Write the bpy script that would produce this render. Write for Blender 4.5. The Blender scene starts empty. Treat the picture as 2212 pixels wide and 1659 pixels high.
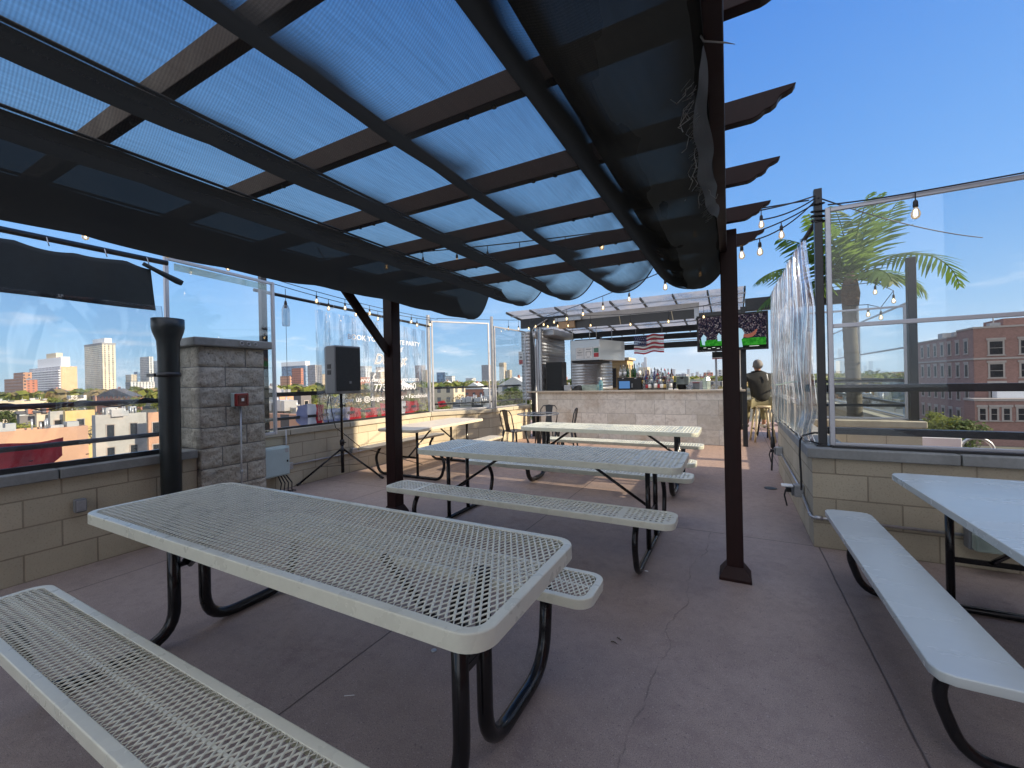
import bpy, bmesh, math, random
from mathutils import Vector, Matrix
R = math.radians
rnd = random.Random(7)
sc = bpy.context.scene
COL = sc.collection

# ---------------------------------------------------------------- camera model
CAM_H, FPX, YAW, ROLL, CYH = 1.40, 900.0, R(28), 0.022, 822.0      # photo measured on a 2212 px wide copy
_sy, _cy, _sr, _cr = math.sin(YAW), math.cos(YAW), math.sin(ROLL), math.cos(ROLL)

def ray(px, py):
    a = (px - 1106) / FPX
    b = -(py - CYH) / FPX
    X = a * _cr + b * _sr
    z = -a * _sr + b * _cr
    return Vector((X * _cy - _sy, X * _sy + _cy, z))

def at_depth(px, py, D):
    d = ray(px, py); return Vector((d.x * D, d.y * D, CAM_H + d.z * D))
def at_x(px, py, x):
    d = ray(px, py); t = x / d.x; return Vector((x, d.y * t, CAM_H + d.z * t))
def at_y(px, py, y):
    d = ray(px, py); t = y / d.y; return Vector((d.x * t, y, CAM_H + d.z * t))
def at_z(px, py, z):
    d = ray(px, py); t = (z - CAM_H) / d.z; return Vector((d.x * t, d.y * t, z))

# ---------------------------------------------------------------- scene objects
WORLD_MODE = {}

def tag(o, label=None, cat=None, group=None, kind=None):
    if label: o['label'] = label
    if cat: o['category'] = cat
    if group: o['group'] = group
    if kind: o['kind'] = kind
    return o

def thing(name, label, cat, loc=(0, 0, 0), rz=0.0, group=None, world=False):
    o = bpy.data.objects.new(name, None)
    o.empty_display_size = 0.1
    COL.objects.link(o)
    o.location = loc; o.rotation_euler = (0, 0, rz)
    WORLD_MODE[o.name] = world
    return tag(o, label, cat, group)

def dup(root, loc=None, rz=None, label=None, group=None):
    def rec(o, parent):
        c = o.copy(); COL.objects.link(c)
        if parent is not None: c.parent = parent
        for ch in o.children: rec(ch, c)
        return c
    r = rec(root, None)
    if loc is not None: r.location = loc
    if rz is not None: r.rotation_euler = (0, 0, rz)
    if label: r['label'] = label
    if group: r['group'] = group
    return r

def link(name, me, mats, parent=None, loc=None):
    o = bpy.data.objects.new(name, me)
    COL.objects.link(o)
    if mats is not None and not me.materials:
        for m in (mats if isinstance(mats, (list, tuple)) else [mats]): me.materials.append(m)
    if parent is not None:
        o.parent = parent
        if WORLD_MODE.get(parent.name): o.location = -Vector(parent.location)
    if loc is not None: o.location = Vector(o.location) + Vector(loc)
    return o

class MB:
    def __init__(s): s.v = []; s.f = []; s.m = []; s.s = []
    def add(s, vs, fs, m=0, sm=False):
        o = len(s.v); s.v += [tuple(p) for p in vs]
        for f in fs: s.f.append(tuple(i + o for i in f)); s.m.append(m); s.s.append(sm)
        return s
    def box(s, x0, y0, z0, x1, y1, z1, m=0):
        x0, x1 = min(x0, x1), max(x0, x1); y0, y1 = min(y0, y1), max(y0, y1); z0, z1 = min(z0, z1), max(z0, z1)
        return s.add([(x0,y0,z0),(x1,y0,z0),(x1,y1,z0),(x0,y1,z0),(x0,y0,z1),(x1,y0,z1),(x1,y1,z1),(x0,y1,z1)],
              [(0,3,2,1),(4,5,6,7),(0,1,5,4),(1,2,6,5),(2,3,7,6),(3,0,4,7)], m)
    def obox(s, c, size, M=None, m=0):
        M = M or Matrix.Identity(3); c = Vector(c)
        hx, hy, hz = size[0]/2, size[1]/2, size[2]/2
        vs = [c + M @ Vector(p) for p in [(-hx,-hy,-hz),(hx,-hy,-hz),(hx,hy,-hz),(-hx,hy,-hz),(-hx,-hy,hz),(hx,-hy,hz),(hx,hy,hz),(-hx,hy,hz)]]
        return s.add(vs, [(0,3,2,1),(4,5,6,7),(0,1,5,4),(1,2,6,5),(2,3,7,6),(3,0,4,7)], m)
    def bar(s, p, q, w, h, up=(0,0,1), m=0):
        p, q = Vector(p), Vector(q); d = (q - p); L = d.length; d.normalize()
        u = Vector(up); sd = d.cross(u)
        if sd.length < 1e-4: sd = d.cross(Vector((1,0,0)))
        sd.normalize(); u = sd.cross(d).normalized()
        M = Matrix((d, sd, u)).transposed()
        return s.obox((p + q) / 2, (L, w, h), M, m)
    def tube(s, pts, r, n=8, m=0, caps=True):
        pts = [Vector(p) for p in pts]; k = len(pts)
        rr = r if isinstance(r, (list, tuple)) else [r] * k
        t0 = (pts[1] - pts[0]).normalized()
        u = t0.orthogonal().normalized(); vs = []; fs = []
        for i, p in enumerate(pts):
            if i == 0: t = t0
            elif i == k - 1: t = (pts[i] - pts[i-1]).normalized()
            else:
                t = (pts[i+1] - pts[i-1])
                t = t.normalized() if t.length > 1e-9 else t0
            u = (u - t * u.dot(t)); u = u.normalized() if u.length > 1e-6 else t.orthogonal().normalized()
            w = t.cross(u)
            for j in range(n):
                a = 2 * math.pi * j / n
                vs.append(p + (u * math.cos(a) + w * math.sin(a)) * rr[i])
        for i in range(k - 1):
            for j in range(n):
                a = i*n + j; b = i*n + (j+1) % n
                fs.append((a, b, b + n, a + n))
        s.add(vs, fs, m, True)
        if caps:
            o = len(s.v) - len(vs)
            s.f.append(tuple(o + j for j in range(n))[::-1]); s.m.append(m); s.s.append(False)
            s.f.append(tuple(o + (k-1)*n + j for j in range(n))); s.m.append(m); s.s.append(False)
        return s
    def lathe(s, prof, c=(0,0,0), n=12, m=0, sm=True):
        c = Vector(c); vs = []; fs = []
        for (r, z) in prof:
            for j in range(n):
                a = 2*math.pi*j/n; vs.append(c + Vector((r*math.cos(a), r*math.sin(a), z)))
        for i in range(len(prof)-1):
            for j in range(n):
                a = i*n+j; b = i*n+(j+1) % n
                fs.append((a, b, b+n, a+n))
        fs.append(tuple(range(n))[::-1]); fs.append(tuple((len(prof)-1)*n+j for j in range(n)))
        return s.add(vs, fs, m, sm)
    def prism(s, poly, axis, d0, d1, m=0):
        def P(a, b, d): return {'x': (d, a, b), 'y': (a, d, b), 'z': (a, b, d)}[axis]
        n = len(poly)
        vs = [P(a, b, d0) for a, b in poly] + [P(a, b, d1) for a, b in poly]
        fs = [tuple(range(n)), tuple(range(n, 2*n))[::-1]] + [(i, i+n, (i+1) % n + n, (i+1) % n) for i in range(n)]
        return s.add(vs, fs, m)
    def grid(s, fn, nu, nv, m=0, sm=True):
        vs = [fn(i/nu, j/nv) for j in range(nv+1) for i in range(nu+1)]
        fs = [(j*(nu+1)+i, j*(nu+1)+i+1, (j+1)*(nu+1)+i+1, (j+1)*(nu+1)+i) for j in range(nv) for i in range(nu)]
        return s.add(vs, fs, m, sm)
    def mesh(s, name, fix=True):
        me = bpy.data.meshes.new(name)
        me.from_pydata(s.v, [], s.f)
        me.polygons.foreach_set('material_index', s.m)
        me.polygons.foreach_set('use_smooth', s.s)
        me.update()
        if fix:
            bm = bmesh.new(); bm.from_mesh(me)
            bmesh.ops.recalc_face_normals(bm, faces=bm.faces)
            bm.to_mesh(me); bm.free()
        return me
    def build(s, name, mats, parent=None, bevel=0.0, seg=2, fix=True, loc=None):
        o = link(name, s.mesh(name, fix), mats, parent, loc)
        if bevel:
            b = o.modifiers.new('Bevel', 'BEVEL'); b.width = bevel; b.segments = seg
            b.limit_method = 'ANGLE'; b.angle_limit = R(40); b.harden_normals = False
        return o

def arc(c, r, a0, a1, n, plane='yz', x=0.0):
    out = []
    for i in range(n+1):
        a = R(a0 + (a1-a0)*i/n)
        p, q = c[0] + r*math.cos(a), c[1] + r*math.sin(a)
        out.append({'yz': (x, p, q), 'xz': (p, x, q), 'xy': (p, q, x)}[plane])
    return out

def text_obj(txt, size, mat, parent, origin, xdir, ydir, bold=0.0, shear=0.0, extrude=0.0006, align='CENTER', name='lettering', width=None):
    cu = bpy.data.curves.new('lettering', 'FONT')
    cu.body = txt; cu.size = size; cu.align_x = align; cu.align_y = 'CENTER'
    cu.offset = bold; cu.shear = shear; cu.extrude = extrude; cu.resolution_u = 3
    to = bpy.data.objects.new('lettering_tmp', cu); COL.objects.link(to)
    dg = bpy.context.evaluated_depsgraph_get()
    me = bpy.data.meshes.new_from_object(to.evaluated_get(dg))
    bpy.data.objects.remove(to); bpy.data.curves.remove(cu)
    xd, yd = Vector(xdir).normalized(), Vector(ydir).normalized(); zd = xd.cross(yd)
    k = 1.0
    if width:
        xs = [v.co.x for v in me.vertices]
        k = width / max(1e-6, max(xs) - min(xs))
    o0 = Vector(origin)
    for v in me.vertices:
        v.co = o0 + xd * v.co.x * k + yd * v.co.y + zd * v.co.z
    me.materials.clear()
    return link(name, me, mat, parent)
# ---------------------------------------------------------------- materials
class NT:
    def __init__(s, name):
        s.m = bpy.data.materials.new(name); s.m.use_nodes = True
        s.t = s.m.node_tree; s.t.nodes.clear()
        s.out = s.n('ShaderNodeOutputMaterial')
    def n(s, typ, **kw):
        nd = s.t.nodes.new(typ)
        for k, v in kw.items():
            if k.startswith('i_'):
                key = k[2:]; key = int(key) if key.isdigit() else key.replace('_', ' ')
                s.set(nd.inputs[key], v)
            else: setattr(nd, k, v)
        return nd
    def set(s, sock, v):
        if hasattr(v, 'is_output') or isinstance(v, bpy.types.NodeSocket): s.t.links.new(v, sock)
        else:
            if sock.type == 'RGBA' and len(v) == 3: v = (*v, 1)
            sock.default_value = v
    def math(s, op, a, b=None, c=None, clamp=False):
        nd = s.t.nodes.new('ShaderNodeMath'); nd.operation = op; nd.use_clamp = clamp
        s.set(nd.inputs[0], a)
        if b is not None: s.set(nd.inputs[1], b)
        if c is not None: s.set(nd.inputs[2], c)
        return nd.outputs[0]
    def mix(s, fac, a, b, blend='MIX'):
        nd = s.t.nodes.new('ShaderNodeMix'); nd.data_type = 'RGBA'; nd.blend_type = blend
        s.set(nd.inputs[0], fac); s.set(nd.inputs[6], a); s.set(nd.inputs[7], b)
        return nd.outputs[2]
    def coord(s, which='Object'): return s.n('ShaderNodeTexCoord').outputs[which]
    def mapping(s, vec, scale=(1,1,1), rot=(0,0,0), loc=(0,0,0)):
        nd = s.n('ShaderNodeMapping'); s.set(nd.inputs[0], vec)
        nd.inputs['Scale'].default_value = scale; nd.inputs['Rotation'].default_value = rot; nd.inputs['Location'].default_value = loc
        return nd.outputs[0]
    def noise(s, vec, scale, detail=4, rough=0.55, dist=0.0):
        nd = s.n('ShaderNodeTexNoise', i_Vector=vec, i_Scale=scale, i_Detail=detail, i_Roughness=rough, i_Distortion=dist)
        return nd.outputs['Fac']
    def ramp(s, fac, stops):
        nd = s.n('ShaderNodeValToRGB'); s.set(nd.inputs[0], fac)
        el = nd.color_ramp.elements
        while len(el) < len(stops): el.new(0.5)
        for e, (p, c) in zip(el, stops):
            e.position = p; e.color = (c, c, c, 1) if not isinstance(c, (tuple, list)) else (*c, 1)
        return nd.outputs[0]
    def bump(s, h, strength=0.3, dist=0.01):
        return s.n('ShaderNodeBump', i_Height=h, i_Strength=strength, i_Distance=dist).outputs[0]
    def principled(s, base, rough=0.5, metal=0.0, normal=None, **kw):
        nd = s.n('ShaderNodeBsdfPrincipled')
        s.set(nd.inputs['Base Color'], base); s.set(nd.inputs['Roughness'], rough); s.set(nd.inputs['Metallic'], metal)
        if normal is not None: s.set(nd.inputs['Normal'], normal)
        for k, v in kw.items(): s.set(nd.inputs[k.replace('_', ' ')], v)
        s.done(nd.outputs[0]); return nd
    def done(s, sh): s.t.links.new(sh, s.out.inputs[0]); return s.m

def sc3(c, k): return tuple(min(1, x*k) for x in c)

def basic(name, col, rough=0.5, metal=0.0, var=0.18, scale=6.0, bump=0.0, bscale=80.0, spec=0.5, dirt=None, stretch=(1,1,1), coords='Object'):
    t = NT(name); co = t.mapping(t.coord(coords), stretch)
    n1 = t.noise(co, scale, 5); n2 = t.noise(co, scale*7, 3)
    f = t.math('MULTIPLY_ADD', n2, 0.35, t.math('MULTIPLY', n1, 0.65))
    c = t.mix(t.ramp(f, [(0.3, 0.0), (0.7, 1.0)]), sc3(col, 1-var), sc3(col, 1+var))
    if dirt:
        c = t.mix(t.math('MULTIPLY', t.ramp(t.noise(co, scale*0.6, 6, 0.65), [(0.52, 0.0), (0.75, 1.0)]), dirt[1]), c, dirt[0])
    nm = t.bump(t.noise(co, bscale, 3), bump, 0.004) if bump else None
    rg = t.math('MULTIPLY_ADD', t.math('SUBTRACT', n1, 0.5), 0.35, rough, clamp=True)
    t.principled(c, rg, metal, nm, Specular_IOR_Level=spec)
    return t.m

M = {}
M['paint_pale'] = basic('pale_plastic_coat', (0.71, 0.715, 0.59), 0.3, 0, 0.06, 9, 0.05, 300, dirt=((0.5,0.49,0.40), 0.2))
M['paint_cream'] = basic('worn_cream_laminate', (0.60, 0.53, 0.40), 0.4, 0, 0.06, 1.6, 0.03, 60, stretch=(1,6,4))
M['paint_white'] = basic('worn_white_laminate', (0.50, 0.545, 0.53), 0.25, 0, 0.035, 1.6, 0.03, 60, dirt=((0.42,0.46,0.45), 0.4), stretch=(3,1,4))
M['black_tube'] = basic('black_gloss_tube', (0.007, 0.007, 0.0085), 0.2, 0, 0.2, 8, 0.03, 120, 0.42)
M['black_metal'] = basic('black_painted_steel', (0.018, 0.019, 0.021), 0.38, 0, 0.25, 6, 0.05, 150)
M['pergola'] = basic('dark_brown_stained_timber', (0.019, 0.0065, 0.0055), 0.5, 0, 0.3, 5, 0.12, 40, spec=0.22, stretch=(1,1,.25))
M['alu'] = basic('aluminium_frame', (0.46, 0.47, 0.50), 0.38, 0.55, 0.06, 8, 0.03, 100)
M['steel'] = basic('brushed_stainless', (0.55, 0.56, 0.55), 0.36, 0.8, 0.04, 3, 0.02, 60, stretch=(1,1,14))
M['galv'] = basic('galvanised_steel', (0.42, 0.43, 0.44), 0.4, 0.7, 0.2, 25, 0.06, 60)
M['greygreen_box'] = basic('pale_grey_green_enamel', (0.42, 0.52, 0.52), 0.35, 0, 0.06, 5)
M['grey_plastic'] = basic('grey_plastic', (0.16, 0.17, 0.18), 0.5, 0, 0.12, 10)
M['dark_grey'] = basic('dark_grey_panel', (0.055, 0.056, 0.055), 0.5, 0, 0.15, 3)
M['drain'] = basic('black_green_cast_iron', (0.011, 0.017, 0.018), 0.42, 0, 0.3, 6, 0.1, 50)
M['rubber'] = basic('black_rubber', (0.013, 0.013, 0.014), 0.6, 0, 0.2, 10)
M['speaker_case'] = basic('charcoal_speaker_shell', (0.13, 0.135, 0.14), 0.55, 0, 0.1, 8, 0.15, 220)
M['speaker_grille'] = basic('dark_speaker_grille', (0.007, 0.010, 0.012), 0.75, 0, 0.15, 30, 0.4, 400)
M['red_plastic'] = basic('dull_red_plastic', (0.22, 0.018, 0.016), 0.35, 0, 0.1, 10)
M['dark_red'] = basic('dark_red_lens', (0.10, 0.008, 0.010), 0.2, 0, 0.1, 10)
M['white'] = basic('white_paint', (0.74, 0.75, 0.75), 0.45, 0, 0.04, 4)
M['paper'] = basic('white_paper', (0.78, 0.78, 0.76), 0.8, 0, 0.03, 4)
M['ink'] = basic('grey_print', (0.16, 0.17, 0.18), 0.8)
M['cream'] = basic('cream_wood', (0.55, 0.46, 0.31), 0.5, 0, 0.12, 5, stretch=(1,1,.3))
M['navy'] = basic('navy_cloth', (0.02, 0.03, 0.12), 0.8)
M['shade_cloth'] = basic('black_green_roller_cloth', (0.020, 0.028, 0.030), 0.75, 0, 0.25, 3, 0.3, 260)
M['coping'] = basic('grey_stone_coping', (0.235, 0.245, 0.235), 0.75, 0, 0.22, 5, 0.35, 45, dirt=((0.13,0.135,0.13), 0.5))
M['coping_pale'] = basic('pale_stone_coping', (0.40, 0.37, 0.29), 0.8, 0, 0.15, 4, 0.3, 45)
M['wood_tan'] = basic('tan_board', (0.36, 0.24, 0.14), 0.6, 0, 0.15, 5)
M['asphalt'] = basic('asphalt', (0.055, 0.055, 0.057), 0.85, 0, 0.2, 2)
M['roof_grey'] = basic('grey_roof_membrane', (0.28, 0.28, 0.28), 0.8, 0, 0.2, 0.6)
M['roof_white'] = basic('white_roof_membrane', (0.62, 0.62, 0.60), 0.8, 0, 0.08, 0.4)
M['roof_dark'] = basic('dark_roof_felt', (0.09, 0.09, 0.095), 0.85, 0, 0.2, 0.5)
M['skin'] = basic('skin', (0.45, 0.25, 0.18), 0.5)
M['hair_grey'] = basic('grey_hair', (0.17, 0.165, 0.16), 0.7, 0, 0.25, 40)
M['jacket'] = basic('black_jacket_cloth', (0.014, 0.014, 0.013), 0.8, 0, 0.3, 12, 0.3, 60)
M['khaki'] = basic('khaki_trousers', (0.27, 0.24, 0.14), 0.8, 0, 0.15, 12, 0.3, 60)
M['shoe'] = basic('pale_shoe', (0.55, 0.54, 0.5), 0.6)
M['bark'] = basic('bark', (0.09, 0.07, 0.05), 0.9, 0, 0.3, 12, 0.5, 20)
M['palm_trunk'] = basic('ringed_palm_trunk', (0.11, 0.095, 0.075), 0.85, 0, 0.35, 4, 0.8, 30, stretch=(1,1,9))
M['pot'] = basic('dark_planter', (0.05, 0.05, 0.05), 0.7)

def mat_floor():
    t = NT('stained_concrete_floor'); co = t.coord('Object')
    n1 = t.noise(co, 0.9, 6, 0.6); n2 = t.noise(co, 7, 6, 0.65); n3 = t.noise(co, 120, 2)
    base = t.mix(t.ramp(n1, [(0.32, 0.0), (0.68, 1.0)]), (0.262, 0.205, 0.175), (0.375, 0.302, 0.256))
    base = t.mix(t.math('MULTIPLY', t.ramp(n2, [(0.42, 0.0), (0.72, 1.0)]), 0.55), base, (0.42, 0.34, 0.30))
    base = t.mix(t.math('MULTIPLY', t.ramp(t.noise(co, 2.3, 5, 0.7, 0.6), [(0.56, 0.0), (0.7, 1.0)]), 0.55), base, (0.19, 0.135, 0.128))
    sp = t.n('ShaderNodeTexSpacePos') if False else None
    xyz = t.n('ShaderNodeSeparateXYZ', i_Vector=co)
    # the far half of the terrace is mixed redder and lighter
    red = t.ramp(t.math('MULTIPLY_ADD', xyz.outputs[1], 0.1, t.math('MULTIPLY', n1, 0.25)), [(0.55, 0.0), (0.85, 1.0)])
    base = t.mix(t.math('MULTIPLY', red, 0.75), base, (0.46, 0.30, 0.225))
    grit = t.noise(co, 260, 2, 0.7)
    base = t.mix(t.ramp(grit, [(0.34, 0.75), (0.52, 0.0)]), base, (0.10, 0.08, 0.078))
    base = t.mix(t.math('MULTIPLY', t.ramp(t.noise(co, 14, 6, 0.75), [(0.45, 0.0), (0.62, 1.0)]), 0.4), base, (0.17, 0.13, 0.125))
    speck = t.ramp(n3, [(0.62, 0.0), (0.7, 1.0)])
    base = t.mix(t.math('MULTIPLY', speck, 0.5), base, (0.5, 0.46, 0.42))
    base = t.mix(t.math('MULTIPLY', t.ramp(t.noise(co, 75, 2), [(0.28, 1.0), (0.36, 0.0)]), 0.5), base, (0.05, 0.04, 0.045))
    # sawn joints
    wob = t.math('MULTIPLY', t.math('SUBTRACT', t.noise(co, 6, 2), 0.5), 0.010)
    def line(sock, pos, w):
        d = t.math('ABSOLUTE', t.math('SUBTRACT', t.math('ADD', sock, wob), pos))
        return t.math('SUBTRACT', 1.0, t.math('DIVIDE', d, w, clamp=True), clamp=True)
    g = None
    for s_, p_ in ((1, 4.13), (1, 8.3), (1, -0.2), (0, -1.735), (0, 0.585), (0, -4.1)):
        l = line(xyz.outputs[s_], p_, 0.0075)
        g = l if g is None else t.math('MAXIMUM', g, l)
    # a wandering hairline crack
    w2 = t.math('MULTIPLY', t.math('SUBTRACT', t.noise(t.mapping(co, (0.001, 1, 1)), 1.7, 7, 0.55), 0.5), 0.30)
    cx = t.math('ADD', t.math('MULTIPLY_ADD', xyz.outputs[1], 0.07, -0.50), w2)
    ck = t.math('DIVIDE', t.math('ABSOLUTE', t.math('SUBTRACT', xyz.outputs[0], cx)), 0.0055, clamp=True)
    ck = t.math('SUBTRACT', 1.0, ck)
    ck = t.math('MULTIPLY', ck, t.ramp(t.noise(co, 5, 3), [(0.38, 0.05), (0.62, 0.55)]))
    ck = t.math('MULTIPLY', ck, t.math('LESS_THAN', xyz.outputs[1], 4.13))
    g = t.math('MAXIMUM', g, ck)
    base = t.mix(t.math('MULTIPLY', g, 0.85), base, (0.022, 0.018, 0.02))
    h = t.math('SUBTRACT', t.math('MULTIPLY_ADD', n3, 0.12, t.math('MULTIPLY', n2, 0.35)), t.math('MULTIPLY', g, 1.6))
    rough = t.math('MULTIPLY_ADD', n2, 0.35, 0.42, clamp=True)
    t.principled(base, rough, 0, t.bump(h, 0.5, 0.006), Specular_IOR_Level=0.4)
    return t.m
M['floor'] = mat_floor()

def mat_block(name, axis, col, mort, bw=0.40, bh=0.20, var=0.12, offs=(0,0), bump=0.5):
    t = NT(name); co = t.coord('Object'); s = t.n('ShaderNodeSeparateXYZ', i_Vector=co)
    cv = t.n('ShaderNodeCombineXYZ', i_X=s.outputs['XYZ'.index(axis)], i_Y=s.outputs[2], i_Z=0.0)
    mp = t.mapping(cv.outputs[0], (1, 1, 1), loc=(offs[0], offs[1], 0))
    b = t.n('ShaderNodeTexBrick', i_Vector=mp, i_Scale=1.0, i_Mortar_Size=0.006, i_Mortar_Smooth=0.3, i_Bias=0.0, i_Brick_Width=bw, i_Row_Height=bh)
    b.offset = 0.5
    t.set(b.inputs['Color1'], sc3(col, 1-var)); t.set(b.inputs['Color2'], sc3(col, 1+var)); t.set(b.inputs['Mortar'], mort)
    n1 = t.noise(co, 3, 5); n2 = t.noise(co, 90, 3); n3 = t.noise(co, 1.1, 6, 0.7)
    c = t.mix(t.math('MULTIPLY', t.ramp(n1, [(0.35, 0.0), (0.75, 1.0)]), 0.4), b.outputs[0], sc3(col, 1.25))
    c = t.mix(t.math('MULTIPLY', t.ramp(n3, [(0.5, 0.0), (0.8, 1.0)]), 0.45), c, sc3(col, 0.55))
    c = t.mix(t.math('MULTIPLY', t.ramp(n2, [(0.3, 1.0), (0.45, 0.0)]), 0.4), c, sc3(col, 0.5))
    h = t.math('SUBTRACT', t.math('MULTIPLY', n2, 0.5), t.math('MULTIPLY', b.outputs['Fac'], 1.3))
    t.principled(c, 0.88, 0, t.bump(h, bump, 0.008), Specular_IOR_Level=0.25)
    return t.m
CMU = (0.45, 0.40, 0.295)
M['block_y'] = mat_block('concrete_block_side', 'Y', CMU, (0.23, 0.195, 0.14))
M['block_x'] = mat_block('concrete_block_front', 'X', sc3(CMU, .93), (0.21, 0.18, 0.13), offs=(0.1, 0))
M['block_d'] = mat_block('concrete_block_corner', 'Y', CMU, (0.23, 0.195, 0.14), offs=(0.13, 0))
M['brick_yel'] = mat_block('buff_brick', 'X', (0.46, 0.35, 0.19), (0.33, 0.26, 0.16), 0.3, 0.15)
M['brick_red_x'] = mat_block('red_brick_front', 'X', (0.30, 0.115, 0.075), (0.26, 0.16, 0.12), 0.22, 0.075, 0.15)
M['brick_red_y'] = mat_block('red_brick_side', 'Y', (0.30, 0.115, 0.075), (0.26, 0.16, 0.12), 0.22, 0.075, 0.15)

def mat_split():
    t = NT('split_face_block'); co = t.coord('Object')
    n1 = t.noise(co, 5, 6, 0.65); n2 = t.noise(co, 45, 5, 0.7); n3 = t.noise(co, 1.6, 3)
    c = t.mix(t.ramp(n1, [(0.3, 0.0), (0.7, 1.0)]), (0.37, 0.35, 0.30), (0.66, 0.62, 0.53))
    c = t.mix(t.math('MULTIPLY', t.ramp(n3, [(0.4, 0.0), (0.7, 1.0)]), 0.4), c, (0.36, 0.355, 0.285))
    c = t.mix(t.math('MULTIPLY', t.ramp(n2, [(0.32, 1.0), (0.5, 0.0)]), 0.6), c, (0.12, 0.11, 0.09))
    t.principled(c, 0.9, 0, t.bump(t.math('ADD', n2, t.math('MULTIPLY', n1, 1.5)), 0.9, 0.02), Specular_IOR_Level=0.2)
    return t.m
M['split'] = mat_split()

def mat_travertine():
    t = NT('travertine_tile'); co = t.coord('Object'); s = t.n('ShaderNodeSeparateXYZ', i_Vector=co)
    cv = t.n('ShaderNodeCombineXYZ', i_X=t.math('ADD', s.outputs[0], s.outputs[1]), i_Y=s.outputs[2], i_Z=0.0)
    b = t.n('ShaderNodeTexBrick', i_Vector=cv.outputs[0], i_Scale=1.0, i_Mortar_Size=0.005, i_Mortar_Smooth=0.2, i_Bias=0.0, i_Brick_Width=0.62, i_Row_Height=0.305)
    b.offset = 0.35; b.offset_frequency = 2
    t.set(b.inputs['Color1'], (0.58, 0.545, 0.46)); t.set(b.inputs['Color2'], (0.82, 0.79, 0.70)); t.set(b.inputs['Mortar'], (0.34, 0.32, 0.28))
    n1 = t.noise(co, 7, 7, 0.7, 1.2); n2 = t.noise(co, 2.1, 4); n3 = t.noise(co, 30, 4, 0.7)
    c = t.mix(t.math('MULTIPLY', t.ramp(n1, [(0.45, 0.0), (0.62, 1.0)]), 0.6), b.outputs[0], (0.44, 0.41, 0.35))
    c = t.mix(t.math('MULTIPLY', t.ramp(n2, [(0.55, 0.0), (0.72, 1.0)]), 0.55), c, (0.40, 0.29, 0.18))
    c = t.mix(t.math('MULTIPLY', t.ramp(n3, [(0.25, 1.0), (0.34, 0.0)]), 0.7), c, (0.11, 0.09, 0.07))
    c = t.mix(t.math('MULTIPLY', t.ramp(t.noise(co, 9, 5, 0.7, 0.5), [(0.5, 0.0), (0.66, 1.0)]), 0.4), c, (0.80, 0.785, 0.74))
    h = t.math('SUBTRACT', t.math('MULTIPLY', n3, 0.3), b.outputs['Fac'])
    t.principled(c, 0.5, 0, t.bump(h, 0.35, 0.004))
    return t.m
M['travertine'] = mat_travertine()
M['counter'] = basic('pale_stone_counter', (0.55, 0.48, 0.37), 0.35, 0, 0.2, 4, 0.05, 60, dirt=((0.25,0.2,0.15), 0.5))

def mat_fabric(name, t0, dens=1.0, col=(0.013, 0.0125, 0.010)):
    """woven shade mesh: the open share of the weave closes as it is crossed at a slant"""
    t = NT(name); co = t.coord('Object')
    g = t.n('ShaderNodeNewGeometry')
    d = t.n('ShaderNodeVectorMath', operation='DOT_PRODUCT')
    t.set(d.inputs[0], g.outputs['Normal']); t.set(d.inputs[1], g.outputs['Incoming'])
    c = t.math('ABSOLUTE', d.outputs['Value'])
    # the ribs of the weave run along y: only the slant across them closes the openings
    iy = t.n('ShaderNodeSeparateXYZ', i_Vector=g.outputs['Incoming']).outputs[1]
    cross = t.math('SQRT', t.math('SUBTRACT', 1.0, t.math('MULTIPLY', iy, iy), clamp=True))
    c = t.math('DIVIDE', c, t.math('MULTIPLY_ADD', cross, 0.85, 0.15), clamp=True)
    tr = t.n('ShaderNodeMapRange', interpolation_type='SMOOTHSTEP')
    t.set(tr.inputs[0], c); tr.inputs[1].default_value = 0.48; tr.inputs[2].default_value = 0.93
    tr.inputs[3].default_value = 0.0; tr.inputs[4].default_value = t0
    st = t.noise(t.mapping(co, (170, 5, 170)), 1.0, 3, 0.6)
    wv = t.n('ShaderNodeTexWave', wave_type='BANDS', bands_direction='Y', i_Vector=co, i_Scale=42.0, i_Distortion=0.4, i_Detail=1.0)
    k = t.math('MULTIPLY_ADD', st, 0.55, 0.66)
    k = t.math('MULTIPLY', k, t.math('MULTIPLY_ADD', wv.outputs['Fac'], 0.25, 0.86))
    T = t.math('MULTIPLY', tr.outputs[0], k, clamp=True)
    tp = t.n('ShaderNodeBsdfTransparent'); tp.inputs[0].default_value = (1.0, 0.92, 0.80, 1)
    df = t.n('ShaderNodeBsdfDiffuse'); df.inputs[0].default_value = (*col, 1)
    tl = t.n('ShaderNodeBsdfTranslucent'); tl.inputs[0].default_value = (0.022, 0.022, 0.020, 1)
    t.set(df.inputs['Normal'], t.bump(t.noise(co, 260, 2), 0.4, 0.003))
    ad = t.n('ShaderNodeAddShader'); t.set(ad.inputs[0], df.outputs[0]); t.set(ad.inputs[1], tl.outputs[0])
    mx = t.n('ShaderNodeMixShader'); t.set(mx.inputs[0], T); t.set(mx.inputs[1], ad.outputs[0]); t.set(mx.inputs[2], tp.outputs[0])
    return t.done(mx.outputs[0])
M['fabric'] = mat_fabric('black_shade_mesh', 0.70)
M['fabric_fold'] = mat_fabric('heavy_black_shade_mesh', 0.055, col=(0.024, 0.026, 0.022))
M['fabric_dense'] = mat_fabric('folded_black_shade_mesh', 0.03)

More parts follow.
